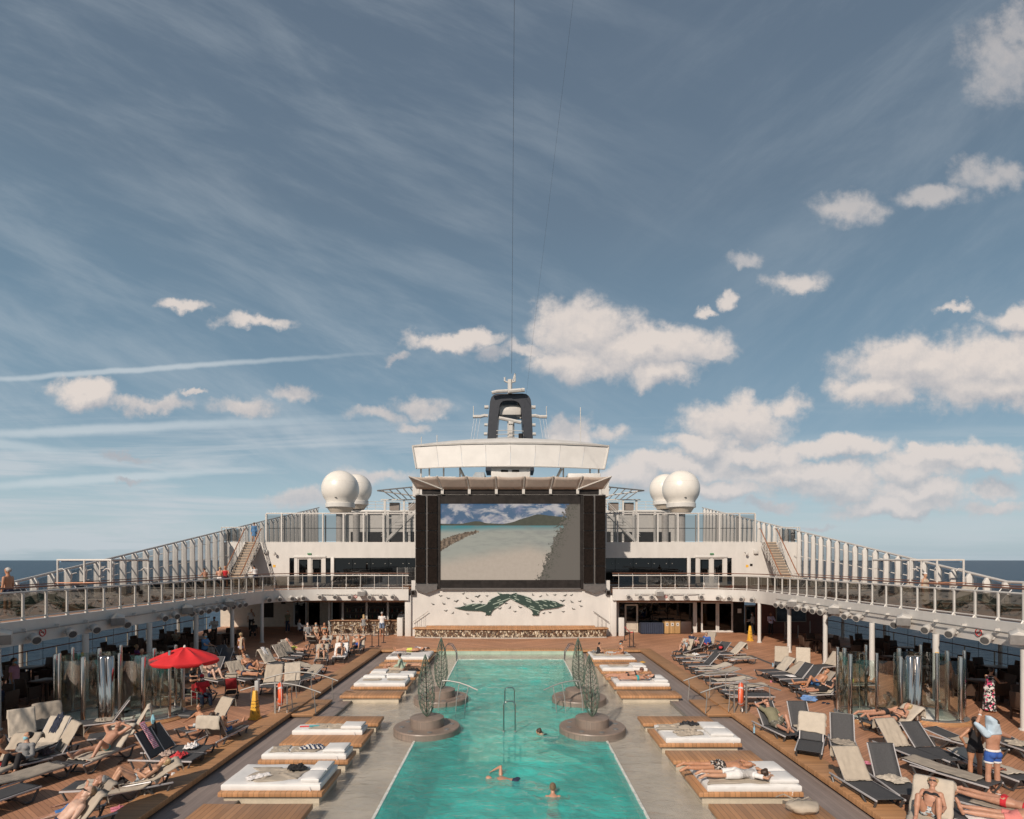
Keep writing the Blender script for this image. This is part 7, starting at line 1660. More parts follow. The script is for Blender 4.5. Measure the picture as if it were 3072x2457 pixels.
    def legpart(mb, f0, f1, gr, flare=0.0):
        for l in legs:
            def P_(f_): return l[0]+(l[1]-l[0])*f_ if f_ <= 1 else l[1]+(l[2]-l[1])*(f_-1)
            def r_(f_): return (rt+(rk-rt)*min(1, f_)**1.3) if f_ <= 1 else rc+(ra-rc)*(f_-1)**1.5
            n_ = max(2, int((f1-f0)*6)); fs_ = [f0+(f1-f0)*i/n_ for i in range(n_+1)]
            if f1 <= 1: limb(mb, P_(f0), P_(f1), [r_(x)+gr+flare*(x-f0) for x in fs_], 12, (True, False))
            else:
                limb(mb, P_(f0), P_(1), [r_(x)+gr for x in (f0, .5, .8, 1)], 12, (True, True)); limb(mb, P_(1), P_(f1), [rc*.98+gr, rc+gr, r_(f1)+gr+.008], 12, (True, False))
    def armpart(mb, f1, gr):
        for a in arms:
            if f1 <= 1: limb(mb, a[0], a[0]+(a[1]-a[0])*f1, [ru*1.12+gr, ru*1.05+gr*1.3], 12, (True, False))
            else: limb(mb, a[0], a[1], [ru*1.1+gr, re+gr]); limb(mb, a[1], a[1]+(a[2]-a[1])*(f1-1), [re+gr, rw+gr+.006], 12, (True, False))
            ball(mb, a[0], (.062*k+gr), (.058*k+gr), (.058*k+gr), S, Fv, T)
    for w in wear:
        kd, cn = w[0], w[1]; mat = CL[cn] if cn in CL else MATS[cn]; G_ = MB()
        if kd == 'trunks':
            loft(G_, ts(-.075, .10, .012), 18); legpart(G_, 0, w[2] if len(w) > 2 else .45, .014, .01)
            for s_ in (-1, 1): ball(G_, pv+S*s_*.075*k-Fv*.055*k-T*.02*k, .082*k*g+.012, .075*k*g+.012, .075*k+.012, S, Fv, T)
            garment('shorts', G_, mat)
        elif kd == 'briefs':
            loft(G_, ts(-.085, .055, .009), 18)
            for s_ in (-1, 1): ball(G_, pv+S*s_*.070*k-Fv*.055*k-T*.02*k, .078*k*g+.008, .07*k*g+.010, .062*k+.012, S, Fv, T)
            legpart(G_, 0, .10, .008); garment('briefs', G_, mat)
        elif kd == 'bra':
            loft(G_, ts(.325, .385, .008), 18)
            for s_ in (-1, 1): ball(G_, pv+T*.362*k+S*s_*.072*k+Fv*.087*k, .060*k+.004, .055*k+.006, .050*k, S, Fv, T); limb(G_, pv+T*.40*k+S*s_*.09*k+Fv*.10*k, pv+T*.49*k+S*s_*.095*k, [.012, .012], 6); limb(G_, pv+T*.38*k+S*s_*.08*k-Fv*.10*k, pv+T*.49*k+S*s_*.095*k-Fv*.02, [.012, .012], 6)
            garment('bikini_top', G_, mat)
        elif kd in ('tee', 'tank', 'longsleeve', 'jacket', 'swimsuit', 'dress'):
            lo = {'tee': -.02, 'tank': -.02, 'longsleeve': -.04, 'jacket': -.06, 'swimsuit': -.085, 'dress': -.05}[kd]; gr = {'tee': .016, 'tank': .012, 'longsleeve': .018, 'jacket': .03, 'swimsuit': .009, 'dress': .016}[kd]
            loft(G_, ts(lo, .475 if kd in ('tank', 'swimsuit', 'dress') else .505, gr), 18)
            if fem:
                for s_ in (-1, 1): ball(G_, pv+T*.365*k+S*s_*.072*k+Fv*.085*k, .060*k+gr, .055*k+gr, .062*k+gr*.7, S, Fv, T)
            if kd == 'tee': armpart(G_, .62, .014)
            if kd in ('longsleeve', 'jacket'): armpart(G_, 1.88, .016 if kd == 'longsleeve' else .024)
            if kd == 'swimsuit': legpart(G_, 0, .08, .008)
            if kd in ('dress', 'swimsuit'):
                for s_ in (-1, 1): ball(G_, pv+S*s_*.075*k-Fv*.055*k-T*.02*k, .082*k*g+.010, .075*k*g+.012, .075*k+.012, S, Fv, T)
            if kd == 'dress':
                n1_ = w[2] if len(w) > 2 else 1.0
                if abs(T.z) > .8 and abs(legs[0][1].z-legs[0][0].z) > .2: zc = legs[0][0].z; loft(G_, [(pv+V((0, 0, -x*n1_)), S*(.175+x*.07*n1_)*k, Fv*(.135+x*.08*n1_)*k) for x in (0, .15, .35, .55, .75)], 18)
                else: legpart(G_, 0, .75, .03)
            garment({'tee': 't_shirt', 'tank': 'tank_top', 'longsleeve': 'shirt', 'jacket': 'jacket', 'swimsuit': 'swimsuit', 'dress': 'dress'}[kd], G_, mat)
        elif kd == 'band': loft(G_, ts(.06, .105, .020), 18); legpart(G_, .39, .45, .022); garment('waistband', G_, mat)
        elif kd == 'pants': loft(G_, ts(-.08, .10, .012), 18); legpart(G_, 0, w[2] if len(w) > 2 else 1.9, .016); garment('trousers', G_, mat)
        elif kd == 'cap':
            loft(G_, [(hc+HU*z*k+HF*(f_-.006)*k, HS*(w_+.014)*k, HF*(d_+.012)*k) for z, w_, d_, f_ in hs[5:]]+[(hc+HU*.126*k, HS*.02*k, HF*.03*k)], 16); loft(G_, [(hc+HU*.045*k+HF*x*k, HS*w_*k, HU*.007*k) for x, w_ in ((.06, .07), (.12, .07), (.165, .035))], 12); garment('cap', G_, mat)
        elif kd == 'mask': loft(G_, [(hc+HU*z*k+HF*f_*k, HS*w_*k, HF*d_*k) for z, w_, d_, f_ in ((-.112, .03, .035, .052), (-.09, .054, .058, .030), (-.06, .066, .078, .026), (-.03, .066, .085, .022), (-.018, .05, .06, .045))], 14); garment('face_mask', G_, mat)
        elif kd == 'glasses':
            for s_ in (-1, 1): G_.box(-.024, .024, -.004, .004, -.015, .015, Matrix.Translation(hc+HS*s_*.031*k+HF*.101*k+HU*.004*k) @ Matrix((HS, HF, HU)).transposed().to_4x4())
            for s_ in (-1, 1): G_.tube([hc+HS*s_*.055*k+HF*.098*k+HU*.006*k, hc+HS*s_*.078*k+HU*.004*k], .004, 5)
            G_.tube([hc-HS*.012*k+HF*.103*k+HU*.008*k, hc+HS*.012*k+HF*.103*k+HU*.008*k], .004, 5); obj('sunglasses', G_, M('lens_black', (.01, .01, .012), .5, var=0), o)
        elif kd == 'watch': a = arms[w[2] if len(w) > 2 else 1]; limb(G_, a[2]-a[3]*.03, a[2]-a[3]*.005, [rw+.008, rw+.008], 12, (False, False)); obj('wristband', G_, mat, o, smooth=True)
        elif kd == 'sandals':
            for l in legs: dn = nrm(l[1]-l[2])*-1; S2 = l[3].cross(dn).normalized(); loft(G_, [(l[2]+l[3]*x*k+dn*.062*k, S2*w_*k, dn*.010*k) for x, w_ in ((-.08, .02), (-.06, .036), (.05, .045), (.14, .045), (.18, .02))], 10)
            obj('sandals', G_, mat, o)
        elif kd == 'shirt_over_head':
            ar = arms[0]; pts_ = [(pv+T*.455*k-Fv*.01, S*.185*k, Fv*.105*k), (pv+T*.52*k, S*.15*k, Fv*.12*k), (hc-HU*.02-S*.01, HS*.125*k, HF*.13*k), (hc+HU*.09*k-S*.06*k, HS*.11*k, HF*.11*k), (hc+HU*.17*k-S*.14*k, HS*.05*k, HF*.05*k)]; loft(G_, pts_, 16); limb(G_, ar[0], ar[1], [.085*k, .07*k, .05*k], 12); G_.v = [tuple(V(v)+V((mnoise.noise(V(v)*9), mnoise.noise(V(v)*9+V((5, 5, 5))), mnoise.noise(V(v)*9+V((9, 1, 2)))))*.025) for v in G_.v]; garment('shirt_over_head', G_, mat)
        elif kd == 'shoulder_towel':
            s_ = 1; a0 = pv+T*.50*k+S*.12*k; loft(G_, [(a0+Fv*.12*k-T*.2*k, S*.07*k, Fv*.012), (a0+Fv*.10*k, S*.08*k, Fv*.02), (a0+T*.02*k, S*.085*k, T*.03), (a0-Fv*.12*k-T*.02*k, S*.09*k, Fv*.02), (a0-Fv*.15*k-T*.35*k, S*.09*k, Fv*.02), (a0-Fv*.14*k-T*.62*k, S*.10*k, Fv*.015)], 12); garment('towel', G_, mat)
        elif kd == 'wrap_legs': loft(G_, [(legs[0][0].lerp(legs[1][0], .5), S*.2*k, Fv*.13*k), (legs[0][1].lerp(legs[1][1], .5), S*.17*k, Fv*.11*k), (legs[0][2].lerp(legs[1][2], .5)*.6+legs[0][1].lerp(legs[1][1], .5)*.4, S*.13*k, Fv*.08*k)], 14); garment('wrap', G_, mat)
    return o
def onlo(key, pose, label, dx=0.0, dy=0.0, dz=0.0, **kw):
    cx, cy, cz, rz, ang = LREG[key]; v = Matrix.Rotation(rz, 4, 'Z') @ Vector((dx, dy, 0)); return person((cx+v.x, cy+v.y, cz+.345+dz), rz, pose, label, **kw)
LQ = lambda k, d_=0: LREG[k][4]-d_
# ---- left deck
onlo('f', lie(38, 'open', 'head'), 'tanned grey haired man in teal briefs with hands behind his head', ht=1.76, skin='red', hair='grey', wear=[('briefs', 'teal')], q=2, dy=.02)
onlo('j', lie(24, 'up', 'belly'), 'blonde woman in a black bikini top lying with knees up by the kerb', ht=1.66, sex='f', skin='mid', hair='blond', hairstyle='curly', wear=[('bra', 'black'), ('briefs', 'bikini_mix'), ('watch', 'white')], q=2)
onlo('l1', lie(42, 'flat', 'face'), 'white haired bearded man in blue shorts holding a phone to his face', ht=1.8, skin='red', hair='grey', hairstyle='short', wear=[('trunks', 'blue', .5)], q=2, fat=1.15)
onlo('l2', lie(42, 'flat', 'side'), 'pale fair haired man with sunglasses at the bottom left edge', ht=1.82, skin='pale', hair='darkblond', wear=[('trunks', 'navy', .5), ('glasses', 'black')], q=2, fat=1.05)
x, y = G(*c1(60, 1010)); person((x, y, .33), R(200), sit(-10, 'face', 'knees', (-.3, 1, -.2)), 'dark haired woman with a blue mask under her chin at the left edge', ht=1.6, sex='f', skin='mid', hair='black', hairstyle='bun', wear=[('longsleeve', 'grey'), ('mask', 'mask_blue')], q=1) if 0 else None
o = onlo('e', sit(20, 'lap', 'knees', (.5, .8, -.1)), 'dark haired woman with a blue mask under her chin at the left edge', dx=-.3, dy=-.1, ht=1.62, sex='f', skin='mid', hair='black', hairstyle='bun', wear=[('longsleeve', 'grey'), ('mask', 'mask_blue'), ('pants', 'black')], q=1)
onlo('h', sit(-15, 'knee', 'long', (0, 1, -.3)), 'tanned person leaning forward, cut by the left edge', dx=-.1, dy=-.2, ht=1.75, skin='tan', hair='brown', wear=[('trunks', 'red')], q=1)
onlo('q1', sit(0, 'hip', 'cross', (.15, 1, -.05)), 'smiling curly haired boy sitting cross legged on a left lounger', dy=.35, ht=1.45, skin='tan', hair='brown', hairstyle='curly', wear=[('trunks', 'bikini_mix', .4)], q=2)
onlo('q2', lie(50, 'one', 'side'), 'man in blue checked shorts lying behind a towel covered lounger back', dy=.06, ht=1.75, skin='tan', hair='brown', wear=[('trunks', 'blue_check', .6)], q=1)
onlo('r', prone('fold'), 'pale girl in a black swimsuit lying face down under the parasol', dz=.0, ht=1.5, sex='f', skin='pale', hair='brown', wear=[('swimsuit', 'black')], q=1)
x, y = G(*c3(740, 700)); person((x, y+.1, .36), R(-100), sit(0, 'face', 'cross', (.3, 1, 0)), 'brown haired girl in black eating an ice cream beside the parasol', ht=1.35, sex='f', skin='mid', hair='brown', hairstyle='long', wear=[('tee', 'black'), ('trunks', 'black')], q=1)
x, y = G(*c3(880, 930)); person((x, y, .42), R(-130), sit(-5, 'lap', 'chair', (.6, 1, -.2)), 'attendant in red shirt, red cap and white mask sitting near the parasol', ht=1.72, skin='dark', hair='black', wear=[('tee', 'red'), ('pants', 'navy'), ('cap', 'red'), ('mask', 'white')], q=1)
ch = thing('red_chair', 'red folding chair with white frame under the attendant', 'chair', (x, y, 0), R(-130)); obj('seat', MB().box(-.25, .25, -.25, .25, .30, .33), redf, ch, bevel=.01); obj('backrest', MB().box(-.25, .25, -.29, -.26, .35, .80), redf, ch, bevel=.01)
for a_ in (-.26, .26):
    for b_ in (-.25, .25): obj('leg', MB().tube([(a_, b_, 0), (a_, b_, .55)], .014, 6), whitem, ch)
    obj('arm_rail', MB().tube([(a_, -.28, .56), (a_, .3, .56)], .014, 6), whitem, ch)
onlo('s', lie(50, 'up', 'phone'), 'man with raised crossed knees in navy trunks reading under the far parasol side', ht=1.75, skin='pale', hair='grey', wear=[('trunks', 'navy', .5)], q=1)
onlo('t1', lie(40, 'one', 'belly'), 'tanned man in navy and white trunks reclining on the left deck', ht=1.78, skin='tan', hair='black', wear=[('trunks', 'navy', .35), ('glasses', 'black')], q=1, fat=1.15)
onlo('t0', lie(4, 'flat', 'head'), 'tanned woman in a navy bikini lying flat in front of the navy trunks man', dy=-.1, ht=1.64, sex='f', skin='tan', hair='brown', wear=[('bra', 'navy'), ('briefs', 'navy'), ('watch', 'white', 0)], q=1)
onlo('t5', lie(40, 'flat', 'side'), 'tanned man in bright yellow shorts reclining at the far left', ht=1.75, skin='red', hair='grey', wear=[('trunks', 'yellow', .4)], q=1)
onlo('v5', lie(40, 'up', 'belly'), 'woman in a patterned bikini sunbathing beside the yellow shorts man', ht=1.64, sex='f', skin='tan', hair='brown', wear=[('bra', 'bikini_mix'), ('briefs', 'bikini_mix')], q=1)
onlo('v6', lie(38, 'up', 'belly'), 'girl in a striped top lounging behind the far left loungers', ht=1.55, sex='f', skin='mid', hair='black', wear=[('tee', 'stripe_bw'), ('trunks', 'black')], q=0)
onlo('v1', lie(38, 'up', 'side'), 'woman with a blue head scarf lying on a white towel', ht=1.62, sex='f', skin='mid', hair='black', wear=[('bra', 'black'), ('wrap_legs', 'black'), ('cap', 'jean')], q=1)
onlo('v2', lie(50, 'up', 'phone'), 'bare chested person in a black hat holding up a phone', ht=1.72, skin='tan', hair='black', wear=[('trunks', 'grey'), ('cap', 'black')], q=1)
onlo('v3', lie(42, 'up', 'belly'), 'woman with a white head wrap in a black lace dress', ht=1.64, sex='f', skin='mid', hair='grey', wear=[('dress', 'floral_small', .6), ('cap', 'white')], q=1)
onlo('v4', lie(42, 'one', 'head'), 'tanned person with arms raised on the lounger next to the queue posts', ht=1.7, skin='tan', hair='brown', wear=[('trunks', 'royal')], q=0)
x, y = G(*c2(1130, 320)); 
for i, (dx_, sk, hr, wr, lb) in enumerate([(-.75, 'pale', 'grey', [('longsleeve', 'grey'), ('trunks', 'grey', .8), ('mask', 'white'), ('sandals', 'black')], 'elderly man in grey with a mask on the wicker sofa'), (-.1, 'mid', 'blond', [('tank', 'beige'), ('trunks', 'black', .5), ('mask', 'mask_blue')], 'blonde masked woman between two others on the wicker sofa'), (.55, 'tan', 'brown', [('bra', 'teal'), ('trunks', 'black', .4)], 'tanned woman in a teal bikini top on the wicker sofa')]):
    xx, yy = x+dx_*.9+.4, y+.3; person((xx, yy, .45), R(205), sit(6, 'lap', 'crossed' if i else 'chair', (0, 1, -.1)), lb, ht=1.66, sex='m' if i == 0 else 'f', skin=sk, hair=hr, wear=wr, q=1)
    place(cp, 0, xx, yy, R(25), 'brown wicker chair under the %s' % lb.split(' on the')[0], 'wicker chairs on the left'); 
# standing left
def gstand(px, py, rz, arms, label, z=0.0, lean=0, look=(0, 1, -.05), stride=0.0, **kw): x, y = G(px, py, z); return person((x, y, z), R(rz), stand(arms, lean, look, stride), label, **kw)
gstand(*c2(585, 500), -20, 'down', 'blonde woman seen from behind in a pale lilac bikini with a towel on her shoulder', ht=1.68, sex='f', skin='tan', hair='blond', hairstyle='bun', wear=[('bra', 'lilac'), ('briefs', 'lilac'), ('shoulder_towel', 'beige')], q=1)
gstand(*c3(925, 440), -95, 'reach', 'man in a blue t shirt and mask shaking out a taupe towel', ht=1.8, skin='mid', hair='brown', wear=[('tee', 'tshirt_blue'), ('trunks', 'navy', .8), ('mask', 'mask_blue')], q=1, fat=1.1)
x, y = G(*c3(1000, 440)); cloth_obj('towel', crumple(.5, .9, .10, 55), M('dark_taupe_towel', (.24, .20, .17), .9), (x-.05, y, .62), 0, 'taupe towel held up by the man in the blue t shirt', 'towel').rotation_euler = (R(84), 0, R(5))
gstand(130/3.08*1, 1600+1560/3.08, -75, 'down', 'man in a pink polo shirt and pale jeans standing in the shade', ht=1.76, skin='tan', hair='black', wear=[('tee', 'pink'), ('pants', 'jean'), ('mask', 'mask_blue')], q=1, fat=1.15)
gstand(1310/3.08, 1600+1440/3.08, -140, 'down', 'man in a white t shirt with a shoulder strap behind the left shower', ht=1.78, skin='mid', hair='black', wear=[('tee', 'white'), ('pants', 'beige')], q=1)
# cafe left seated
def seatp(x, y, rz, label, **kw): return person((x, y, .47), R(rz), sit(4, kw.pop('arms', 'table'), 'chair', kw.pop('look', (0, 1, -.15))), label, **kw)
seatp(-18.15, 20.9, 150, 'bald bearded man in a red shirt and navy jacket at a left cafe table', ht=1.78, skin='mid', hairstyle='bald', wear=[('jacket', 'navy'), ('pants', 'navy')], q=1)
seatp(-18.9, 20.0, 10, 'woman with long brown hair in a grey patterned top, back to the camera', ht=1.65, sex='f', skin='mid', hair='brown', hairstyle='long', wear=[('longsleeve', 'animal'), ('pants', 'denim')], q=1)
seatp(-20.6, 23.6, 20, 'woman with brown hair in black seen from behind by the ship rail', ht=1.65, sex='f', skin='mid', hair='darkblond', hairstyle='long', wear=[('tee', 'black'), ('pants', 'black')], q=0)
seatp(-19.3, 30.5, -40, 'blonde person in purple at a left cafe table', ht=1.68, sex='f', skin='mid', hair='blond', wear=[('tee', 'purple'), ('pants', 'black')], q=0)
seatp(-21.0, 37.0, 200, 'person in an orange top near the far left rail', ht=1.7, skin='tan', hair='black', wear=[('tee', 'beige'), ('pants', 'black')], q=0)
seatp(-15.6, 43.6, -60, 'man in a white shirt sitting at the far left cafe corner', ht=1.72, skin='mid', hair='black', wear=[('longsleeve', 'white'), ('pants', 'navy')], q=0)
seatp(-18.4, 42.2, 30, 'person with a camera in black at the far left cafe tables', ht=1.7, skin='mid', hair='brown', wear=[('longsleeve', 'black'), ('pants', 'black')], q=0)
def fstand(x, y, z, rz, arms, label, **kw): return person((x, y, z), R(rz), stand(arms, kw.pop('lean', 0), kw.pop('look', (0, 1, 0))), label, **kw)
fstand(-20.2, 40.2, 0, 190, 'hold', 'waiter in white shirt and black vest among the left cafe tables', ht=1.75, skin='brown', hair='black', wear=[('longsleeve', 'white'), ('tank', 'black'), ('pants', 'black'), ('mask', 'mask_blue')], q=0)
fstand(-20.4, 46.4, 0, 200, 'face', 'person in a white t shirt standing at the back of the left cafe', ht=1.78, skin='mid', hair='brown', wear=[('tee', 'white'), ('pants', 'black')], q=0)
fstand(-17.2, 45.5, 0, 160, 'down', 'person in olive standing at the back of the left cafe', ht=1.72, skin='mid', hair='black', wear=[('tee', 'olive'), ('pants', 'navy'), ('mask', 'white')], q=0)
# bar people
bx = lambda cx, Y_: A(600+cx/3.08, 0, Y_)[0]
person((bx(1512, 43.6), 43.62, .80), R(15), sit(-6, 'table', 'chair', (0, 1, 0)), 'blonde woman in grey sitting on a bar stool', ht=1.68, sex='f', skin='tan', hair='blond', hairstyle='long', wear=[('tank', 'grey'), ('trunks', 'grey', .5)], q=1)
fstand(bx(1680, 43.3), 43.35, 0, 0, 'lean', 'man in a white t shirt and denim shorts standing at the bar', ht=1.8, skin='tan', hair='grey', wear=[('tee', 'white'), ('trunks', 'denim', .8), ('sandals', 'red')], q=1)
fstand(bx(1860, 45.6), 45.7, 0, 180, 'lean', 'barman in white shirt and black vest behind the bar', ht=1.75, skin='brown', hair='black', wear=[('longsleeve', 'white'), ('tank', 'black'), ('pants', 'black'), ('mask', 'mask_blue')], q=1)
# upper left
x = -18.9; fstand(-19.0, 22.3, ZF, 95, 'down', 'bare chested grey haired man on the left balcony at the picture edge', ht=1.88, skin='tan', hair='grey', wear=[('trunks', 'navy', .5)], q=1, look=(.1, 1, -.3))
fstand(-22.0, 50.6, 7.12, 10, 'down', 'woman in a blue robe at the top of the left stairs', ht=1.72, sex='f', skin='mid', hair='darkblond', wear=[('jacket', 'tshirt_blue'), ('dress', 'tshirt_blue', .5)], q=1)
fstand(-20.15, 46.6, ZF, 60, 'lean', 'man in a white t shirt leaning on the rail by the left stairs', ht=1.76, skin='mid', hair='black', wear=[('tee', 'white'), ('trunks', 'navy', .7)], q=0, lean=15)
for i, (px_, lb, hr, wr) in enumerate([(617, 'bare backed person with dark hair sitting on the left balcony', 'black', [('trunks', 'olive')]), (655, 'tanned blond person on the left balcony near the stairs', 'blond', [('trunks', 'white')]), (668, 'person in a red top on the left balcony near the stairs', 'brown', [('tank', 'red'), ('trunks', 'navy')])]):
    Yp = 41.0; fstand((px_-VX)/F*Yp, Yp+.2*i, ZF, [60, 20, -160][i], 'lean', lb, ht=1.62+.08*i, skin='red' if i < 2 else 'tan', hair=hr, wear=wr, q=0, lean=12)
# ---- pool-side beds
person((-6.0+.2, 33.9, .33), R(90), lie(2, 'flat', 'side'), 'person in bright yellow shorts lying on the far left sun bed', ht=1.74, skin='tan', hair='brown', wear=[('trunks', 'yellow', .45)], q=1)
person((-5.35, 34.25, .33), R(88), prone('fold'), 'woman in a white top and denim shorts lying beside the yellow shorts person', ht=1.62, sex='f', skin='mid', hair='brown', hairstyle='bun', wear=[('tee', 'white'), ('trunks', 'denim', .3)], q=1)
person((-5.6, 30.0, .16), R(-90), prone('fold'), 'man lying face down on a bare platform behind the woman in mint', ht=1.75, skin='mid', hair='brown', wear=[('trunks', 'mint', .4)], q=1)
person((-5.35, 29.1, .25), R(90), sit(-12, 'lap', 'long', (.2, 1, -.4), h=.0), 'woman in a mint shirt and beige trousers sitting on a left platform', ht=1.66, sex='f', skin='mid', hair='black', hairstyle='bun', wear=[('longsleeve', 'mint'), ('pants', 'beige', 1.8)], q=1)
cloth_obj('bag', crumple(.55, .3, .16, 61), blackm, (-4.75, 28.95, .16), 0, 'black bag on the left platform beside the woman in mint', 'bag')
person((5.35, 26.45, .33), R(90), prone('elbow', 16), 'woman in a black bikini propped on her elbows on the right sun bed', ht=1.68, sex='f', skin='red', hair='auburn', hairstyle='curly', wear=[('bra', 'black'), ('briefs', 'black')], q=2)
person((5.5, 25.85, .33), R(90), lie(3, 'flat', 'face'), 'woman in a patterned bikini lying flat at the front of the right sun bed', ht=1.64, sex='f', skin='red', hair='black', wear=[('bra', 'animal'), ('briefs', 'teal')], q=2)
o = person((5.35, 14.78, .33), R(90), prone('fold'), 'shaven headed man in dark floral shorts lying face down on the near right sun bed', ht=1.78, skin='tan', hair='black', hairstyle='bald', wear=[('trunks', 'floral_small', .45)], q=2)
o = person((5.55, 14.22, .34), R(90), prone('fold'), 'dark haired woman in a white shirt lying beside the man in floral shorts', ht=1.62, sex='f', skin='mid', hair='brown', hairstyle='curly', wear=[('tee', 'white'), ('dress', 'white', .5)], q=2)
person((4.95, 33.4, .30), R(-70), sit(-10, 'lap', 'knees', (.5, 1, -.4)), 'dark haired child in black sitting on the far right sun bed', ht=1.4, skin='mid', hair='black', hairstyle='curly', wear=[('tank', 'black'), ('trunks', 'black')], q=1)
person((6.3, 33.3, .30), R(110), sit(-6, 'lap', 'long', (0, 1, -.2)), 'woman in a black cap, mask and bikini sitting on the far right sun bed', ht=1.66, sex='f', skin='tan', hair='black', wear=[('bra', 'stripe_bw'), ('briefs', 'black'), ('cap', 'black'), ('mask', 'mask_blue')], q=1)
# ---- swimmers
zw = -.14
x, y = G(1200+650/2.277, 1700+1440/2.277, zw); person((x+.55, y-.15, zw), R(78), swim_crawl(), 'man swimming crawl with a bent arm out of the water', ht=1.8, skin='red', hairstyle='bald', wear=[('trunks', 'navy', .5)], q=2)
x, y = G(1200+1050/2.277, 1700+1590/2.277, zw); person((x, y, zw-.02), R(0), swim_breast(), 'grey haired woman in a red swimsuit swimming away from the camera', ht=1.66, sex='f', skin='red', hair='darkblond', hairstyle='bun', wear=[('bra', 'red'), ('briefs', 'red')], q=2)
x, y = G(1200+970/2.277, 1700+1135/2.277, zw); person((x+.45, y-.30, zw), R(65), swim_back(), 'swimmer with dark hair tied by a pink band near the right planter', ht=1.65, sex='f', skin='mid', hair='brown', hairstyle='bun', wear=[('swimsuit', 'black')], q=2)
# ---- right deck
onlo('R1', lie(45, 'one', 'onehead'), 'man in an olive t shirt and camouflage shorts with an arm behind his head', dy=.05, ht=1.76, skin='red', hair='darkblond', wear=[('tee', 'olive'), ('trunks', 'camo', .8), ('glasses', 'black'), ('watch', 'white', 0)], q=2, fat=1.15)
onlo('R13', lie(44, 'tuck', 'side'), 'blonde woman with sunglasses and raised knees facing the camera', ht=1.66, sex='f', skin='red', hair='blond', hairstyle='curly', wear=[('bra', 'black'), ('briefs', 'bikini_mix'), ('glasses', 'black')], q=2)
gstand(2978, 2383, 8, 'undress', 'man in blue and white swim shorts pulling a pale blue shirt over his head', lean=-2, ht=1.84, skin='red', hair='brown', wear=[('trunks', 'royal', .42), ('band', 'white'), ('shirt_over_head', 'paleblue'), ('sandals', 'white'), ('watch', 'white', 0)], q=2)
gstand(2925, 2346, -5, 'hip', 'woman with very long brown hair in a black top and shorts, hand on hip', ht=1.66, sex='f', skin='tan', hair='brown', hairstyle='long', wear=[('tank', 'black'), ('trunks', 'black', .28)], q=2)
onlo('R14', prone('fold'), 'woman in a red bikini lying face down at the lower right', ht=1.68, sex='f', skin='red', hair='darkblond', hairstyle='bun', wear=[('bra', 'red'), ('briefs', 'red')], q=2)
onlo('R15', lie(28, 'flat', 'head'), 'man in a black headband at the bottom right corner', ht=1.75, skin='red', hair='black', wear=[('trunks', 'coral'), ('glasses', 'black')], q=2)
gstand(2968, 2136, -75, 'reach', 'dark haired woman in a long floral dress at a right cafe table', lean=8, look=(0, 1, -.4), ht=1.66, sex='f', skin='tan', hair='black', hairstyle='bun', wear=[('dress', 'floral', 1.1)], q=1)
onlo('R16b', prone('elbow', 14), 'dark haired man in black trunks propped up to kiss a woman', dy=.1, dx=0, ht=1.76, skin='red', hair='black', hairstyle='curly', wear=[('trunks', 'black', .2)], q=2)
onlo('R16', lie(28, 'flat', 'belly', .4), 'blonde woman in a black bikini being kissed by the dark haired man', ht=1.66, sex='f', skin='red', hair='blond', hairstyle='curly', wear=[('bra', 'black'), ('briefs', 'black')], q=2)
onlo('R17a', lie(30, 'flat', 'belly'), 'woman in a short black dress reclining in the right row', ht=1.64, sex='f', skin='red', hair='black', wear=[('dress', 'black', .4), ('watch', 'white', 0)], q=1)
onlo('R17b', lie(38, 'one', 'side'), 'bearded bald man in blue trunks and sunglasses in the right row', ht=1.78, skin='tan', hairstyle='bald', wear=[('trunks', 'blue', .4), ('glasses', 'black')], q=1)
onlo('R17g', lie(5, 'flat', 'head'), 'person lying flat behind the woman in the black dress', ht=1.7, skin='tan', hair='brown', wear=[('briefs', 'yellow')], q=0)
onlo('S7', sit(-8, 'lap', 'chair', (0, 1, -.4)), 'boy in a blue and white jacket sitting on a far right lounger', dy=.2, ht=1.6, skin='mid', hair='black', wear=[('jacket', 'royal'), ('trunks', 'red', .5)], q=1)
x, y = G(*c6(960, 290)); person((x, y, .36), R(-60), sit(-10, 'knee', 'knees', (0, 1, -.4)), 'boy in navy with a towel on his head bending forward', ht=1.6, skin='mid', hair='black', wear=[('jacket', 'navy'), ('trunks', 'black', .6)], q=1)
onlo('S9', lie(38, 'up', 'phone'), 'child in a blue patterned swimsuit at the far right kerb', ht=1.45, skin='red', hair='brown', wear=[('swimsuit', 'bikini_mix')], q=1)
onlo('S10', lie(35, 'up', 'belly'), 'child in pink beside the navy boy', ht=1.4, sex='f', skin='red', hair='brown', wear=[('bra', 'pink'), ('briefs', 'pink')], q=0)
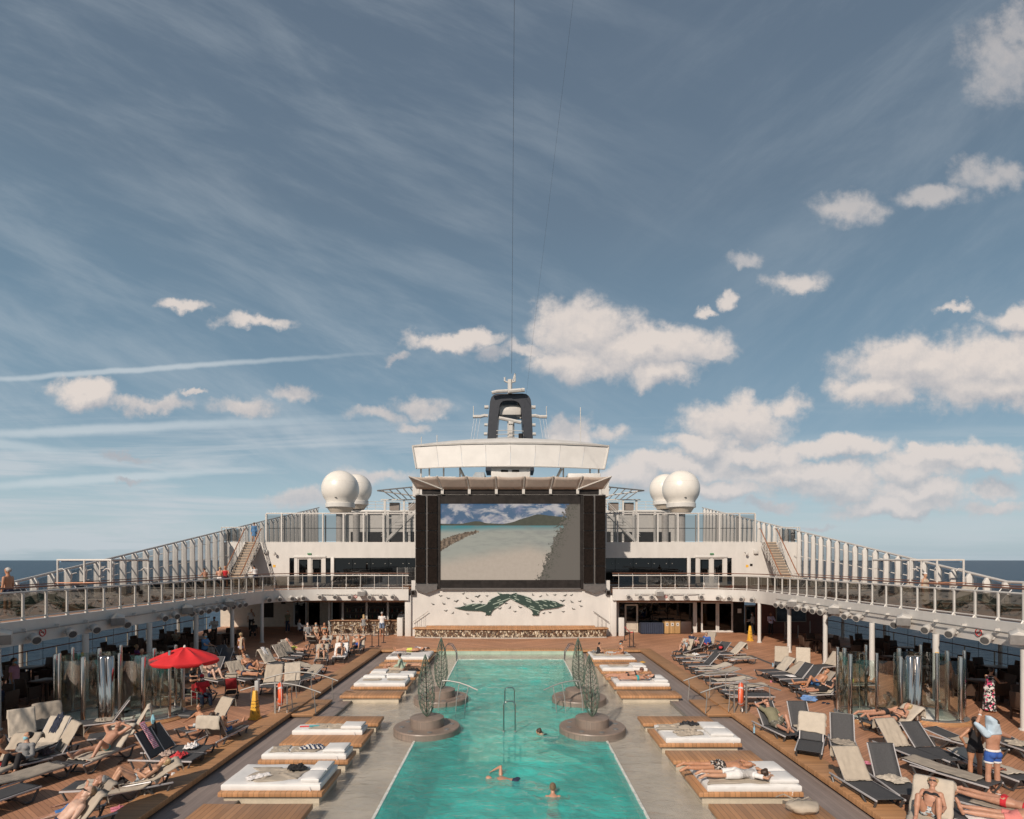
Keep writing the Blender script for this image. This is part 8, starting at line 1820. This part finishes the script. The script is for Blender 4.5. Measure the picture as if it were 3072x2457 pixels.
gstand(1750+1565/3.08, 1500+1255/3.08, 55, 'reach', 'attendant in a grey shirt and black trousers opening the far right door', ht=1.74, skin='brown', hair='black', wear=[('longsleeve', 'grey'), ('pants', 'black'), ('mask', 'mask_blue')], q=1)
fstand(19.4, 44.0, 0, 180, 'hold', 'waiter in a pale shirt in front of the far right television', ht=1.7, skin='brown', hair='black', wear=[('longsleeve', 'lilac'), ('pants', 'black')], q=0)
fstand(18.6, 26.5, ZF, 200, 'down', 'person wrapped in a beige towel behind the right balcony glass', ht=1.6, sex='f', skin='mid', hair='brown', wear=[('dress', 'beige', .9), ('cap', 'white')], q=0)
# loungers stacked and standing on the balconies
rb_ = random.Random(3)
for s in (-1, 1):
    sd = 'left' if s < 0 else 'right'
    for i in range(13):
        y = 21+i*1.75; x = s*19.6+rb_.uniform(-.3, .3); lounger('B%d%d' % (s, i), (x+s*.5, y), (x-s*.5, y+rb_.uniform(-.15, .15)), rb_.choice([8, 45, 50]), 'on the %s balcony, %s from the near end' % (sd, ORD[i]), rb_.choice([None, 'full', 'back', None]), 0, ZF, 'm')
    for i, px_ in enumerate((1180, 1215, 1300)[:3] if s < 0 else (985, 810)):
        X_ = A(600+px_/3.08 if s < 0 else 1750+px_/3.08, 0, 45.5)[0]; lounger('C%d%d' % (s, i), (X_+.4*s*-1, 45.5), (X_-.4*s*-1, 45.4), 50, 'on the rear balcony %s of the tower, %s from the outside' % (sd, ORD[i]), 'back' if s < 0 else None, 0, ZF, 'm')
# stacks of loungers behind the glass on the left
for i, cx in enumerate((1450, 1500, 1560, 1620, 1860, 1950)):
    X_ = bx(cx, 46.5); t = thing('lounger_stack', 'stack of dark loungers behind the rear balcony glass, %s from the left' % ORD[i], 'stack', (X_, 46.5, ZF), group='stacks of loungers on the rear balcony')
    hgt = 9 if i < 4 else 14
    for j in range(hgt): obj('stacked_frame', MB().box(-.32, .32, -.03, .95, .12+j*.1, .155+j*.1), framed if j % 2 else sling, t, bevel=.01)
    obj('top_frame', MB().tube([(-.32, 0, .1), (-.32, 0, hgt*.1+.15), (.32, 0, hgt*.1+.15), (.32, 0, .1)], .02, 6), whitem, t)
